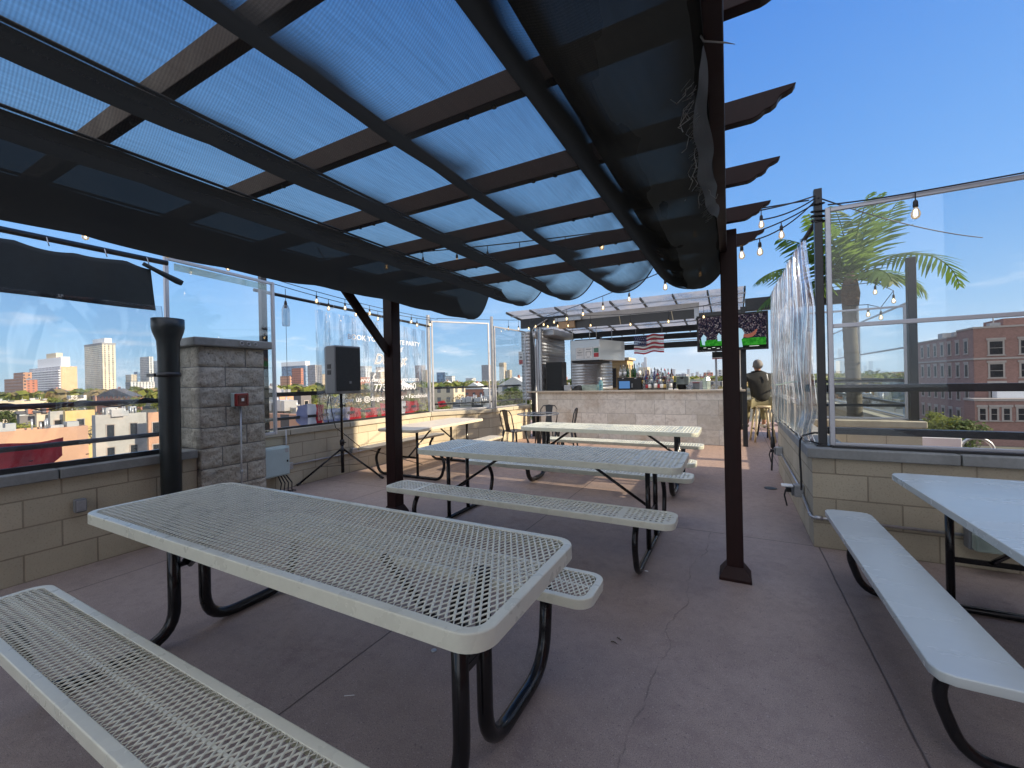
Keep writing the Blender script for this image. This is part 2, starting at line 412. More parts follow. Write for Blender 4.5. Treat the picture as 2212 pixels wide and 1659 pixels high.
def mat_clear(name, tint, refl, rough, bump=0.0, bscale=(4,4,4), haze=0.0, hazecol=(0.8,0.85,0.9), fmax=0.30):
    t = NT(name); co = t.coord('Object')
    nm = None
    if bump:
        n = t.noise(t.mapping(co, bscale), 1.0, 4, 0.55, 0.8)
        nm = t.bump(n, bump, 0.03)
    fr = t.n('ShaderNodeFresnel', i_IOR=1.5)
    if nm is not None: t.set(fr.inputs['Normal'], nm)
    f = t.math('MINIMUM', t.math('MULTIPLY', fr.outputs[0], refl), fmax)
    tp = t.n('ShaderNodeBsdfTransparent'); tp.inputs[0].default_value = (*tint, 1)
    if bump:      # noise patches darken the tint, standing in for wrinkle reflections
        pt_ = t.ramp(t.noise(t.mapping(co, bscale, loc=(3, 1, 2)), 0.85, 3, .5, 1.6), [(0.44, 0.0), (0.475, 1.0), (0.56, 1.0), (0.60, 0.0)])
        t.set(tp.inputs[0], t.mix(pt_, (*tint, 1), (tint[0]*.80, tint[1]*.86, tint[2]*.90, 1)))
    gl = t.n('ShaderNodeBsdfGlossy'); gl.inputs['Roughness'].default_value = rough; gl.inputs['Color'].default_value = (1,1,1,1)
    if nm is not None: t.set(gl.inputs['Normal'], nm)
    mx = t.n('ShaderNodeMixShader'); t.set(mx.inputs[0], f); t.set(mx.inputs[1], tp.outputs[0]); t.set(mx.inputs[2], gl.outputs[0])
    sh = mx.outputs[0]
    if haze:
        df = t.n('ShaderNodeBsdfDiffuse'); df.inputs[0].default_value = (*hazecol, 1)
        tl = t.n('ShaderNodeBsdfTranslucent'); tl.inputs[0].default_value = (*hazecol, 1)
        a = t.n('ShaderNodeMixShader'); a.inputs[0].default_value = 0.5; t.set(a.inputs[1], df.outputs[0]); t.set(a.inputs[2], tl.outputs[0])
        m2 = t.n('ShaderNodeMixShader')
        hz = t.math('MULTIPLY', t.ramp(t.noise(t.mapping(co, bscale), 0.9 if bump else .6, 3, .45, 1.2 if bump else 0.), [(0.47, 0.25), (0.53, 1.0)] if bump else [(0.35, 0.2), (0.7, 1.0)]), haze)  # on bump sheets, sharp haze patches stand in for reflected sky
        t.set(m2.inputs[0], hz); t.set(m2.inputs[1], sh); t.set(m2.inputs[2], a.outputs[0]); sh = m2.outputs[0]
    return t.done(sh)
M['glass'] = mat_clear('clear_glass', (0.94, 0.965, 0.975), 0.6, 0.01)
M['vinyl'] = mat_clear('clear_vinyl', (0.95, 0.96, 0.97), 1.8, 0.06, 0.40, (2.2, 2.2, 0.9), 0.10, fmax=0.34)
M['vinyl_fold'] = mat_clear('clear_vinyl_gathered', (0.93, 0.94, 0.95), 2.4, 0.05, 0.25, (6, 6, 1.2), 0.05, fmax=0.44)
M['poly'] = mat_clear('polycarbonate_roof_sheet', (0.70, 0.74, 0.80), 1.2, 0.2, 0.0, (3,3,3), 0.8, (0.80, 0.82, 0.86))
M['bottle_clear'] = mat_clear('clear_bottle_glass', (0.72, 0.76, 0.78), 1.6, 0.03, haze=0.28)
M['bottle_blue'] = mat_clear('blue_bottle_glass', (0.06, 0.12, 0.55), 1.6, 0.03, haze=0.2, hazecol=(0.05,0.1,0.5))
M['bottle_brown'] = mat_clear('brown_bottle_glass', (0.30, 0.10, 0.03), 1.6, 0.03, haze=0.25, hazecol=(0.2,0.07,0.03))
M['bottle_green'] = mat_clear('green_bottle_glass', (0.10, 0.25, 0.10), 1.6, 0.03, haze=0.25, hazecol=(0.06,0.14,0.06))
M['soap_blue'] = mat_clear('pale_blue_liquid', (0.45, 0.75, 0.85), 1.4, 0.03, haze=0.4, hazecol=(0.45,0.75,0.85))
M['milky'] = mat_clear('milky_plastic', (0.75, 0.82, 0.78), 1.2, 0.2, haze=0.75, hazecol=(0.70, 0.80, 0.74))
M['red_label'] = basic('red_label', (0.42, 0.03, 0.04), 0.5)
M['gold'] = basic('gold_label', (0.55, 0.38, 0.12), 0.4)

def mat_bulb():
    t = NT('warm_glass_bulb')
    fr = t.n('ShaderNodeFresnel', i_IOR=1.5)
    tp = t.n('ShaderNodeBsdfTransparent'); tp.inputs[0].default_value = (0.97, 0.95, 0.9, 1)
    gl = t.n('ShaderNodeBsdfGlossy'); gl.inputs['Roughness'].default_value = 0.05
    mx = t.n('ShaderNodeMixShader'); t.set(mx.inputs[0], t.math('MULTIPLY', fr.outputs[0], 2.5, clamp=True)); t.set(mx.inputs[1], tp.outputs[0]); t.set(mx.inputs[2], gl.outputs[0])
    em = t.n('ShaderNodeEmission'); em.inputs[0].default_value = (1.0, 0.72, 0.36, 1); em.inputs[1].default_value = 0.06
    ad = t.n('ShaderNodeAddShader'); t.set(ad.inputs[0], mx.outputs[0]); t.set(ad.inputs[1], em.outputs[0])
    return t.done(ad.outputs[0])
M['bulb'] = mat_bulb()
def emit(name, col, k):
    t = NT(name); e = t.n('ShaderNodeEmission'); e.inputs[0].default_value = (*col, 1); e.inputs[1].default_value = k
    return t.done(e.outputs[0])
M['filament'] = emit('glowing_filament', (1.0, 0.66, 0.28), 7.0)
M['led'] = emit('red_screen_glow', (0.25, 0.02, 0.03), 0.5)

def mat_leaf(name, a, b, trans=0.35):
    t = NT(name); oi = t.n('ShaderNodeObjectInfo'); co = t.coord('Object')
    n = t.noise(co, 0.9, 4); n2 = t.noise(co, 5, 2)
    c = t.mix(t.ramp(t.math('MULTIPLY_ADD', n2, 0.4, t.math('MULTIPLY', n, 0.6)), [(0.35, 0.0), (0.66, 1.0)]), a, b)
    c = t.mix(t.math('MULTIPLY', oi.outputs['Random'], 0.35), c, sc3(b, 0.75))
    p = t.n('ShaderNodeBsdfPrincipled'); t.set(p.inputs['Base Color'], c); p.inputs['Roughness'].default_value = 0.55; p.inputs['Specular IOR Level'].default_value = 0.3
    tl = t.n('ShaderNodeBsdfTranslucent'); t.set(tl.inputs[0], c)
    mx = t.n('ShaderNodeMixShader'); mx.inputs[0].default_value = trans; t.set(mx.inputs[1], p.outputs[0]); t.set(mx.inputs[2], tl.outputs[0])
    return t.done(mx.outputs[0])
M['leaf_spring'] = mat_leaf('spring_foliage', (0.12, 0.145, 0.022), (0.25, 0.27, 0.05))
M['leaf_green'] = mat_leaf('green_foliage', (0.05, 0.085, 0.018), (0.12, 0.16, 0.04))
M['leaf_bare'] = mat_leaf('budding_brown_foliage', (0.15, 0.115, 0.05), (0.25, 0.20, 0.09), 0.15)
M['palm_leaf'] = mat_leaf('palm_leaflets', (0.05, 0.12, 0.03), (0.16, 0.25, 0.05), 0.5)

def mat_facade(name, wall, glass, fh=3.0, bay=3.2, ww=0.5, wh=0.5, wall2=None, strip=0.0, gr=0.25):
    t = NT(name); co = t.coord('Object'); s = t.n('ShaderNodeSeparateXYZ', i_Vector=co)
    h = t.math('ADD', s.outputs[0], s.outputs[1])
    fx = t.math('FRACT', t.math('DIVIDE', h, bay)); fz = t.math('FRACT', t.math('DIVIDE', s.outputs[2], fh))
    wx = t.math('LESS_THAN', t.math('ABSOLUTE', t.math('SUBTRACT', fx, 0.5)), ww/2)
    wz = t.math('LESS_THAN', t.math('ABSOLUTE', t.math('SUBTRACT', fz, 0.5)), wh/2)
    w = t.math('MULTIPLY', wx, wz)
    g = t.n('ShaderNodeNewGeometry'); nz = t.n('ShaderNodeSeparateXYZ', i_Vector=g.outputs['True Normal']).outputs[2]
    w = t.math('MULTIPLY', w, t.math('LESS_THAN', t.math('ABSOLUTE', nz), 0.5))
    cell = t.n('ShaderNodeCombineXYZ', i_X=t.math('FLOOR', t.math('DIVIDE', h, bay)), i_Y=t.math('FLOOR', t.math('DIVIDE', s.outputs[2], fh)), i_Z=0.0)
    wn = t.n('ShaderNodeTexWhiteNoise', i_Vector=cell.outputs[0])
    gl = t.mix(wn.outputs[0], sc3(glass, 0.6), sc3(glass, 1.9))
    base = t.mix(t.ramp(t.noise(co, 0.15, 4), [(0.3, 0.0), (0.7, 1.0)]), sc3(wall, 0.88), sc3(wall, 1.08))
    if wall2:
        base = t.mix(t.math('LESS_THAN', t.math('ABSOLUTE', t.math('SUBTRACT', fx, 0.5)), 0.5 - strip/2), wall2, base) if strip else base
        if strip: base = t.mix(t.math('GREATER_THAN', t.math('ABSOLUTE', t.math('SUBTRACT', fx, 0.5)), 0.5 - strip/2), base, wall2)
    c = t.mix(w, base, gl)
    r = t.math('MULTIPLY_ADD', w, gr - 0.8, 0.8)
    t.principled(c, r, 0, t.bump(t.math('SUBTRACT', 1.0, w), 0.4, 0.3))
    return t.m
# ---------------------------------------------------------------- camera, sky, sun
cam = bpy.data.cameras.new('camera'); camo = bpy.data.objects.new('camera', cam); COL.objects.link(camo)
cam.sensor_fit = 'HORIZONTAL'; cam.sensor_width = 36.0; cam.lens = 36.0 * FPX / 2212
cam.shift_y = (CYH - 829.5) / 2212
cam.clip_start = 0.05; cam.clip_end = 60000
_Xc = Vector((_cy, _sy, 0)); _Zf = Vector((-_sy, _cy, 0)); _up = Vector((0, 0, 1))
_Rt = _Xc * _cr - _up * _sr; _Up = _up * _cr + _Xc * _sr
camo.matrix_world = Matrix(((_Rt.x, _Up.x, -_Zf.x, 0), (_Rt.y, _Up.y, -_Zf.y, 0), (_Rt.z, _Up.z, -_Zf.z, CAM_H), (0, 0, 0, 1)))
sc.camera = camo

SUN_AZ, SUN_EL = R(2.5), R(26.0)          # measured from +x towards +y
sdir = Vector((math.cos(SUN_EL)*math.cos(SUN_AZ), math.cos(SUN_EL)*math.sin(SUN_AZ), math.sin(SUN_EL)))
sl = bpy.data.lights.new('sun', 'SUN'); sl.energy = 5.0; sl.angle = R(0.5); sl.color = (1.0, 0.82, 0.60)
so = bpy.data.objects.new('sun', sl); COL.objects.link(so)
so.rotation_euler = sdir.to_track_quat('Z', 'Y').to_euler(); so.location = (30, 0, 20)

w = bpy.data.worlds.new('World'); sc.world = w; w.use_nodes = True
nt = w.node_tree; nt.nodes.clear()
wo = nt.nodes.new('ShaderNodeOutputWorld'); bg = nt.nodes.new('ShaderNodeBackground')
sky = nt.nodes.new('ShaderNodeTexSky'); sky.sky_type = 'NISHITA'; sky.sun_disc = False
sky.sun_elevation = SUN_EL; sky.sun_rotation = math.pi/2 - SUN_AZ
sky.altitude = 200; sky.air_density = 1.0; sky.dust_density = 0.2; sky.ozone_density = 1.6
bg.inputs[1].default_value = 0.15
# a few small clouds low over the horizon
tc = nt.nodes.new('ShaderNodeTexCoord'); sp = nt.nodes.new('ShaderNodeSeparateXYZ'); nt.links.new(tc.outputs['Generated'], sp.inputs[0])
mp = nt.nodes.new('ShaderNodeMapping'); mp.inputs['Scale'].default_value = (3.2, 3.2, 15.0); nt.links.new(tc.outputs['Generated'], mp.inputs[0])
nz = nt.nodes.new('ShaderNodeTexNoise'); nz.inputs['Scale'].default_value = 2.3; nz.inputs['Detail'].default_value = 8; nz.inputs['Roughness'].default_value = 0.58
nt.links.new(mp.outputs[0], nz.inputs[0])
cr = nt.nodes.new('ShaderNodeValToRGB'); cr.color_ramp.elements[0].position = 0.53; cr.color_ramp.elements[1].position = 0.72
nt.links.new(nz.outputs['Fac'], cr.inputs[0])
mr = nt.nodes.new('ShaderNodeMapRange'); mr.interpolation_type = 'SMOOTHSTEP'
mr.inputs[1].default_value = 0.03; mr.inputs[2].default_value = 0.23; mr.inputs[3].default_value = 0.75; mr.inputs[4].default_value = 0.0
nt.links.new(sp.outputs[2], mr.inputs[0])
mu = nt.nodes.new('ShaderNodeMath'); mu.operation = 'MULTIPLY'; nt.links.new(cr.outputs[0], mu.inputs[0]); nt.links.new(mr.outputs[0], mu.inputs[1])
mx = nt.nodes.new('ShaderNodeMix'); mx.data_type = 'RGBA'; nt.links.new(mu.outputs[0], mx.inputs[0]); 

gm = nt.nodes.new('ShaderNodeGamma'); gm.inputs[1].default_value = 0.85; nt.links.new(sky.outputs[0], gm.inputs[0])
el = nt.nodes.new('ShaderNodeValToRGB'); nt.links.new(sp.outputs[2], el.inputs[0])
el.color_ramp.elements.new(.25); el.color_ramp.elements.new(.5)
for e_, (p_, c_) in zip(el.color_ramp.elements, [(0.0, (1.32, 2.20, 3.10)), (.09, (.84, 1.92, 3.30)), (.26, (.40, 1.46, 3.35)), (0.66, (.08, .82, 2.95))]):
    e_.position = p_; e_.color = (*c_, 1)
bm_ = nt.nodes.new('ShaderNodeMix'); bm_.data_type = 'RGBA'; bm_.inputs[0].default_value = 0.82
nt.links.new(gm.outputs[0], bm_.inputs[6]); nt.links.new(el.outputs[0], bm_.inputs[7])
# bright cloud added out of view, behind and overhead, to lift the shade
dt = nt.nodes.new('ShaderNodeVectorMath'); dt.operation = 'DOT_PRODUCT'; nt.links.new(tc.outputs['Generated'], dt.inputs[0]); dt.inputs[1].default_value = (-math.sin(YAW), math.cos(YAW), 0)
mk = nt.nodes.new('ShaderNodeMapRange'); mk.interpolation_type = 'SMOOTHSTEP'; mk.inputs[1].default_value = 0.22; mk.inputs[2].default_value = 0.50; mk.inputs[3].default_value = 1.0; mk.inputs[4].default_value = 0.0
nt.links.new(dt.outputs['Value'], mk.inputs[0])
n2 = nt.nodes.new('ShaderNodeTexNoise'); n2.inputs['Scale'].default_value = 2.0; n2.inputs['Detail'].default_value = 6; nt.links.new(tc.outputs['Generated'], n2.inputs[0])
c2 = nt.nodes.new('ShaderNodeValToRGB'); c2.color_ramp.elements[0].position = 0.36; c2.color_ramp.elements[1].position = 0.56; nt.links.new(n2.outputs['Fac'], c2.inputs[0])
m2 = nt.nodes.new('ShaderNodeMath'); m2.operation = 'MULTIPLY'; nt.links.new(mk.outputs[0], m2.inputs[0]); nt.links.new(c2.outputs[0], m2.inputs[1])
cm = nt.nodes.new('ShaderNodeMix'); cm.data_type = 'RGBA'; nt.links.new(m2.outputs[0], cm.inputs[0]); nt.links.new(bm_.outputs[2], cm.inputs[6]); cm.inputs[7].default_value = (5.7, 5.7, 6.0, 1)
nt.links.new(cm.outputs[2], mx.inputs[6])
mx.inputs[7].default_value = (4.2, 4.3, 4.5, 1)
nt.links.new(mx.outputs[2], bg.inputs[0]); nt.links.new(bg.outputs[0], wo.inputs[0])

sc.view_settings.view_transform = 'Standard'; sc.view_settings.look = 'None'; sc.view_settings.gamma = 1.0
sc.view_settings.exposure = 0.86
sc.view_settings.use_curve_mapping = False
cy = sc.cycles
cy.max_bounces = 10; cy.diffuse_bounces = 4; cy.glossy_bounces = 4; cy.transmission_bounces = 4
cy.transparent_max_bounces = 40; cy.volume_bounces = 0; cy.caustics_reflective = False; cy.caustics_refractive = False
cy.use_denoising = True; cy.sample_clamp_indirect = 6.0

# ---------------------------------------------------------------- the terrace floor and its parapets
f = MB()
f.box(-6.3, -5, -0.3, 0.585, 14.5, 0); f.box(0.585, -5, -0.3, 7.2, 4.4, 0); f.box(0.585, 6.95, -0.3, 2.25, 14.5, 0)
f.build('terrace_floor', M['floor']); tag(bpy.data.objects['terrace_floor'], kind='structure')

def parapet(name, label, segs, matkey, top=0.72, cop=0.08, over=0.035, th=0.24, side=1, copmat='coping'):
    """segs: list of inner-face points; the wall body lies on the outer side"""
    p0 = segs[0]
    t = thing(name, label, 'wall', (p0[0], p0[1], 0), world=True)
    b = MB(); c = MB()
    for (a, e) in zip(segs[:-1], segs[1:]):
        A, E = Vector((a[0], a[1], 0)), Vector((e[0], e[1], 0)); d = (E - A).normalized(); n = Vector((-d.y, d.x, 0)) * side
        o = [A, E, E + n*th, A + n*th]
        b.add([Vector((q.x, q.y, z)) for z in (0.0, top) for q in o], [(0,3,2,1),(4,5,6,7),(0,1,5,4),(1,2,6,5),(2,3,7,6),(3,0,4,7)])
        L = (E - A).length; k = max(1, round(L/0.92))
        for i in range(k):                      # coping stones with open joints
            q0 = A + d*(L*i/k + 0.004); q1 = A + d*(L*(i+1)/k - 0.004)
            o2 = [q0 - n*over, q1 - n*over, q1 + n*(th+over), q0 + n*(th+over)]
            z0, z1 = top + 0.001, top + cop + 0.0015*math.sin(i*2.1)
            c.add([Vector((q.x, q.y, z)) for z in (z0, z1) for q in o2], [(0,3,2,1),(4,5,6,7),(0,1,5,4),(1,2,6,5),(2,3,7,6),(3,0,4,7)])
    b.build('block_face', M[matkey], t)
    c.build('coping', M[copmat], t, bevel=0.008)
    return t
parapet('block_wall', 'low buff block wall with grey coping under the black roller shade', [(-4.6, -3.5), (-4.6, 2.12)], 'block_y')
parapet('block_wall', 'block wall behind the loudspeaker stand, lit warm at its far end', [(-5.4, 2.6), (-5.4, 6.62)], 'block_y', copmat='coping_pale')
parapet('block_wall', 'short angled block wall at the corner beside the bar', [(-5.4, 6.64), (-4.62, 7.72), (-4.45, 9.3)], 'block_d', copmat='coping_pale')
parapet('block_wall', 'pale block wall running back under the gathered clear curtain', [(0.55, 4.362), (0.55, 7.1)], 'block_y', side=-1)
# front return wall, one block course pattern along x
t = thing('block_wall', 'shaded block wall with grey coping behind the white picnic table', 'wall', (0.8, 4.12, 0), world=True)
MB().box(0.55, 4.12, 0, 6.8, 4.36, 0.72).build('block_face', M['block_x'], t)
c = MB()
for i in range(7): c.box(0.515 + i*0.9 + (0.004 if i else 0), 4.085, 0.7235, 0.515 + (i+1)*0.9 - 0.004, 4.395, 0.803)
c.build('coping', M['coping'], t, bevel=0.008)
t = thing('block_wall', 'sunlit block wall with pale coping below the palm enclosure', 'wall', (1.2, 6.86, 0), world=True)
b = MB(); b.box(0.80, 6.9, -2.5, 2.04, 7.14, 0.70); b.box(1.80, 7.1401, -2.5, 2.04, 12.0, 0.70); b.build('block_face', M['block_x'], t)
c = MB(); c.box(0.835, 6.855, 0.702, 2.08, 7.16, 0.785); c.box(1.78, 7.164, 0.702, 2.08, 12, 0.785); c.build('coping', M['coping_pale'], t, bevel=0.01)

# our own building below the terrace, its lower roof in the notch on the right
t = thing('lower_roof', 'lower roof with a red edge strip below the glass on the right', 'roof', (3, 5.6, -1.2), world=True)
MB().box(0.80, 4.37, -3.5, 9.0, 6.88, -1.25).build('roof_deck', M['roof_grey'], t)
p0 = at_z(1798, 938, -1.1); p1 = at_z(2012, 966, -1.1)
b = MB(); b.bar((p0.x, p0.y, -1.13), (p1.x, p1.y, -1.13), 0.32, 0.16); b.build('edge_strip', M['brick_red_x'], t, bevel=0.01)
t = thing('rooftop_duct', 'white box duct with a curved pipe on the roof below', 'duct', (4, 6.9, -2), world=True)
q = at_depth(2010, 958, 9.5)
MB().box(q.x-0.35, q.y-0.3, -2.6, q.x+0.42, q.y+0.5, q.z+0.18).build('duct_box', M['white'], t, bevel=0.02)
MB().tube([(q.x+0.5, q.y, q.z-0.5)] + arc((q.x+0.75, q.z-0.1), 0.26, 180, 0, 10, 'xz', q.y) + [(q.x+1.01, q.y, q.z-0.7)], 0.035).build('curved_pipe', M['galv'], t)

# ---------------------------------------------------------------- split-face pillar
t = thing('stone_pillar', 'grey split-face block pillar with a flat cap', 'pillar', (-4.8, 2.43, 0), world=True)
PX0, PX1, PY0, PY1, PH = -5.05, -4.55, 2.13, 2.77, 0.2
b = MB(); rr = random.Random(3)
from mathutils import noise as mn
def rough_face(A, U, V, N, nu, nv, amp, seed):
    A, U, V, N = map(Vector, (A, U, V, N))
    def fn(s, q):
        e = min(min(s, 1-s)*U.length, min(q, 1-q)*V.length)
        k = min(1.0, e/0.022)
        p = A + U*s + V*q
        h = (mn.noise(p*9 + Vector((seed, 0, 0)))*0.6 + mn.noise(p*26 + Vector((0, seed, 0)))*0.45 + mn.noise(p*60)*0.25 + 0.45) * amp
        return p + N*(h*k)
    b.grid(fn, nu, nv, 0, True)
core = MB().box(PX0+.012, PY0+.012, 0, PX1-.012, PY1-.012, 1.8)
core.build('core', M['grey_plastic'], t)
for row in range(9):
    z0, z1 = row*PH + 0.004, (row+1)*PH - 0.004
    cut = PY0 + (0.42 if row % 2 == 0 else 0.22) + (0.02 if row % 3 else -0.02)
    for y0, y1 in ((PY0, cut), (cut, PY1)):
        rough_face((PX1-0.008, y0+.004, z0), (0, y1-y0-.008, 0), (0, 0, z1-z0), (1, 0, 0), max(6, int((y1-y0)*55)), 12, 0.026, row*3.1+y0)
    cx = PX0 + (0.17 if row % 2 else 0.33)
    for x0, x1 in ((PX0, cx), (cx, PX1)):
        rough_face((x0+.003, PY0+0.008, z0), (x1-x0-.006, 0, 0), (0, 0, z1-z0), (0, -1, 0), max(5, int((x1-x0)*55)), 12, 0.020, row*1.7+x0)
    rough_face((PX0+.003, PY1-0.008, z0), (PX1-PX0-.006, 0, 0), (0, 0, z1-z0), (0, 1, 0), 20, 10, 0.020, row*5.7)
b.build('split_blocks', M['split'], t, fix=False)
c = MB(); c.box(PX0-.05, PY0-.06, 1.802, PX1+.055, PY1+.06, 1.885); c.build('cap_stone', M['coping'], t, bevel=0.012)
for y in (2.50, 2.57, 2.64): MB().tube([(PX1+.062, y + 0.018*math.cos(2*math.pi*i/10), 1.845 + 0.018*math.sin(2*math.pi*i/10)) for i in range(11)], 0.004, 6).build('eye_hook', M['galv'], t)

t = thing('drain_pipe', 'black rain pipe with a flared hopper head leaning on the stone pillar', 'pipe', (-4.48, 1.87, 0), world=True)
MB().lathe([(0.075, 0.0), (0.078, 0.9), (0.080, 1.70), (0.085, 1.82), (0.112, 1.90), (0.120, 1.94), (0.120, 2.02), (0.10, 2.02), (0.09, 1.9)], (-4.478, 1.86, 0), 22).build('pipe', M['drain'], t)
b = MB(); b.lathe([(0.088, 1.50), (0.088, 1.54)], (-4.478, 1.86, 0), 20); b.box(-4.70, 1.78, 1.505, -4.56, 1.82, 1.535); b.build('clamp', M['black_metal'], t)

t = thing('fire_alarm_box', 'red fire alarm pull box on a grey back box on the stone pillar', 'alarm box', (-4.53, 2.47, 1.27), world=True)
MB().box(-4.53, 2.40, 1.195, -4.475, 2.53, 1.335).build('back_box', M['greygreen_box'], t, bevel=0.006)
b = MB(); b.box(-4.4749, 2.405, 1.20, -4.435, 2.53, 1.33); b.build('red_cover', M['red_plastic'], t, bevel=0.008)
fr = MB()
for (y0, z0, y1, z1) in ((2.425,1.215,2.51,1.222),(2.425,1.302,2.51,1.309),(2.425,1.222,2.432,1.302),(2.503,1.222,2.51,1.302)): fr.box(-4.4348, y0, z0, -4.430, y1, z1)
fr.build('cover_frame', M['dark_red'], t)
MB().box(-4.4348, 2.437, 1.227, -4.4325, 2.498, 1.297).build('window', M['dark_red'], t)
MB().box(-4.4323, 2.455, 1.25, -4.4315, 2.480, 1.28).build('marking', M['paper'], t)
cd = thing('conduit', 'thin steel conduit running down the pillar below the red alarm', 'conduit', (-4.51, 2.48, 0), world=True)
MB().tube([(-4.505, 2.48, 0), (-4.505, 2.48, 0.6), (-4.503, 2.48, 1.195)], 0.009, 8).build('pipe', M['galv'], cd)
MB().lathe([(0.013, 0.50), (0.013, 0.54)], (-4.505, 2.48, 0), 8).build('coupling', M['galv'], cd)

t = thing('electrical_cabinet', 'pale grey-green electrical cabinet with trailing cables beside the pillar', 'cabinet', (-5.2, 3.3, 0.2), world=True)
MB().box(-5.395, 3.13, 0.22, -5.24, 3.50, 0.60).build('cabinet', M['greygreen_box'], t, bevel=0.008)
MB().box(-5.2398, 3.145, 0.235, -5.225, 3.485, 0.585).build('door', M['greygreen_box'], t, bevel=0.006)
MB().box(-5.2248, 3.45, 0.395, -5.212, 3.463, 0.42).build('latch', M['rubber'], t)
MB().box(-5.2248, 3.43, 0.52, -5.2242, 3.475, 0.57).build('sticker', M['galv'], t)
b = MB()
for i in range(4):
    y = 3.36 + i*0.035
    b.tube([(-5.28, y, 0.22), (-5.24+0.02*i, y+0.02, 0.12), (-5.2, y-0.03+0.02*i, 0.02), (-5.15, y+0.05, 0.012)], 0.008, 6)
b.build('cables', M['rubber'], t)
t = thing('junction_box', 'small grey junction box beside the pale electrical cabinet', 'junction box', (-5.3, 3.58, 0.3), world=True)
MB().box(-5.399, 3.53, 0.26, -5.33, 3.61, 0.35).build('box', M['galv'], t, bevel=0.006)
b = MB(); b.tube([(-5.37, 3.54, 0.8), (-5.37, 3.54, 0.35)], 0.01, 8); b.tube([(-5.38, 3.61, 0.31), (-5.38, 4.75, 0.31), (-5.38, 6.2, 0.31)], 0.011, 8); b.build('conduit', M['galv'], t)
t = thing('wall_outlet', 'round weatherproof outlet on the block wall behind the speaker stand', 'outlet', (-5.38, 4.7, 0.34), world=True)
MB().box(-5.399, 4.62, 0.30, -5.34, 4.72, 0.38).build('box', M['galv'], t, bevel=0.008)
t = thing('wall_outlet', 'small dark outlet box on the block wall left of the mesh table', 'outlet', (-4.59, 1.25, 0.47), world=True)
q = at_x(172, 1092, -4.58)
MB().box(-4.599, q.y-.035, q.z-.05, -4.545, q.y+.035, q.z+.055).build('box', M['grey_plastic'], t, bevel=0.01)
MB().box(-4.5448, q.y-.028, q.z-.04, -4.54, q.y+.028, q.z+.045).build('cover', M['galv'], t, bevel=0.006)

# ---------------------------------------------------------------- pergola
pg = thing('pergola', 'dark brown timber pergola with scalloped rafter tails', 'pergola', (-1.6, 1.6, 0), world=True)
def post(x, y, w, top):
    p = MB().box(x-w/2, y-w/2, 0.02, x+w/2, y+w/2, top).build('post', M['pergola'], pg, bevel=0.006)
    b = MB(); h = 0.085
    lo = [(x-s*.098, y-q*.098, 0.0) for s, q in ((1,1),(-1,1),(-1,-1),(1,-1))]
    mid = [(x-s*.098, y-q*.098, 0.018) for s, q in ((1,1),(-1,1),(-1,-1),(1,-1))]
    hi = [(x-s*(w/2+.004), y-q*(w/2+.004), h) for s, q in ((1,1),(-1,1),(-1,-1),(1,-1))]
    b.add(lo+mid+hi, [(0,1,2,3),(0,4,5,1),(1,5,6,2),(2,6,7,3),(3,7,4,0),(4,8,9,5),(5,9,10,6),(6,10,11,7),(7,11,8,4),(8,11,10,9)])
    link('base_cover', b.mesh('base_cover'), M['dark_grey'] if False else M['pergola'], p)
    return p
post(-0.015, 3.285, 0.105, 2.405)
pl = post(-3.24, 3.36, 0.125, 2.405)
MB().bar((-0.006, -1.2, 2.3335), (-0.051, 3.62, 2.3335), 0.046, 0.157).build('beam', M['pergola'], pg, bevel=0.004)
MB().box(-3.30, -1.2, 2.345, -3.24, 3.62, 2.412).build('beam', M['pergola'], pg, bevel=0.004)
def rafter(y):
    prof = [(-3.45, 2.508), (0.232, 2.508), (0.222, 2.492), (0.205, 2.484), (0.186, 2.478), (0.176, 2.468), (0.168, 2.452),
            (0.150, 2.440), (0.128, 2.436), (0.116, 2.426), (0.100, 2.418), (0.085, 2.414), (-3.30, 2.414), (-3.36, 2.42), (-3.40, 2.44), (-3.43, 2.47)]
    o = MB().prism(prof, 'y', y-0.021, y+0.021).build('rafter', M['pergola'], pg, bevel=0.003)
    return o
RAFY = [3.73 - 0.6*i for i in range(9)]
for y in RAFY:
    r_ = rafter(y)
    for x in (-0.88, -0.76, -0.62, -2.0, -2.12): MB().lathe([(0.011, 2.406), (0.011, 2.4135)], (x, y + 0.004, 0), 8).build('bolt', M['rubber'], r_)
br = MB().bar((-3.24, 3.35, 1.68), (-3.24, 2.70, 2.36), 0.038, 0.085).build('brace', M['pergola'], pg, bevel=0.003)

# ---------------------------------------------------------------- shade canopy: mesh cloth sagging between cross wires below the rafters
def swag_profile(segs, n=18):
    out = []
    for (x0, z0, x1, z1, sag, ex) in segs:
        for i in range(n + (1 if (x0, z0, x1, z1, sag, ex) == segs[-1] else 0)):
            s = i/n
            out.append((x0 + (x1-x0)*s, z0 + (z1-z0)*s - sag*(1 - abs(2*s-1)**ex), s))
    return out
def canopy_mesh(segs, y0, y1, ny, seed, amp=0.012):
    pr = swag_profile(segs); m = MB()
    def fn(i, j):
        k = min(len(pr)-1, int(round(i*(len(pr)-1)))); x, z, s = pr[k]
        y = y0 + (y1-y0)*j
        e = 1 - abs(2*s-1)
        w_ = math.sin(y*2.1 + seed + x*3)*0.5 + mn.noise(Vector((x*3.2, y*0.9, seed)))*1.2
        pin = abs(math.sin((y - 3.73)/0.6*math.pi))**0.7      # held at each rafter by the wires, slack between
        return (x + 0.02*mn.noise(Vector((x*2, y*1.3, seed+5)))*e, y, z + amp*w_*e - 0.018*pin*(0.3 + e*0.5) + 0.005*mn.noise(Vector((x*26, y*4.0, seed)))*(0.4+e))
    m.grid(fn, len(pr)-1, ny, 0, True)
    return m
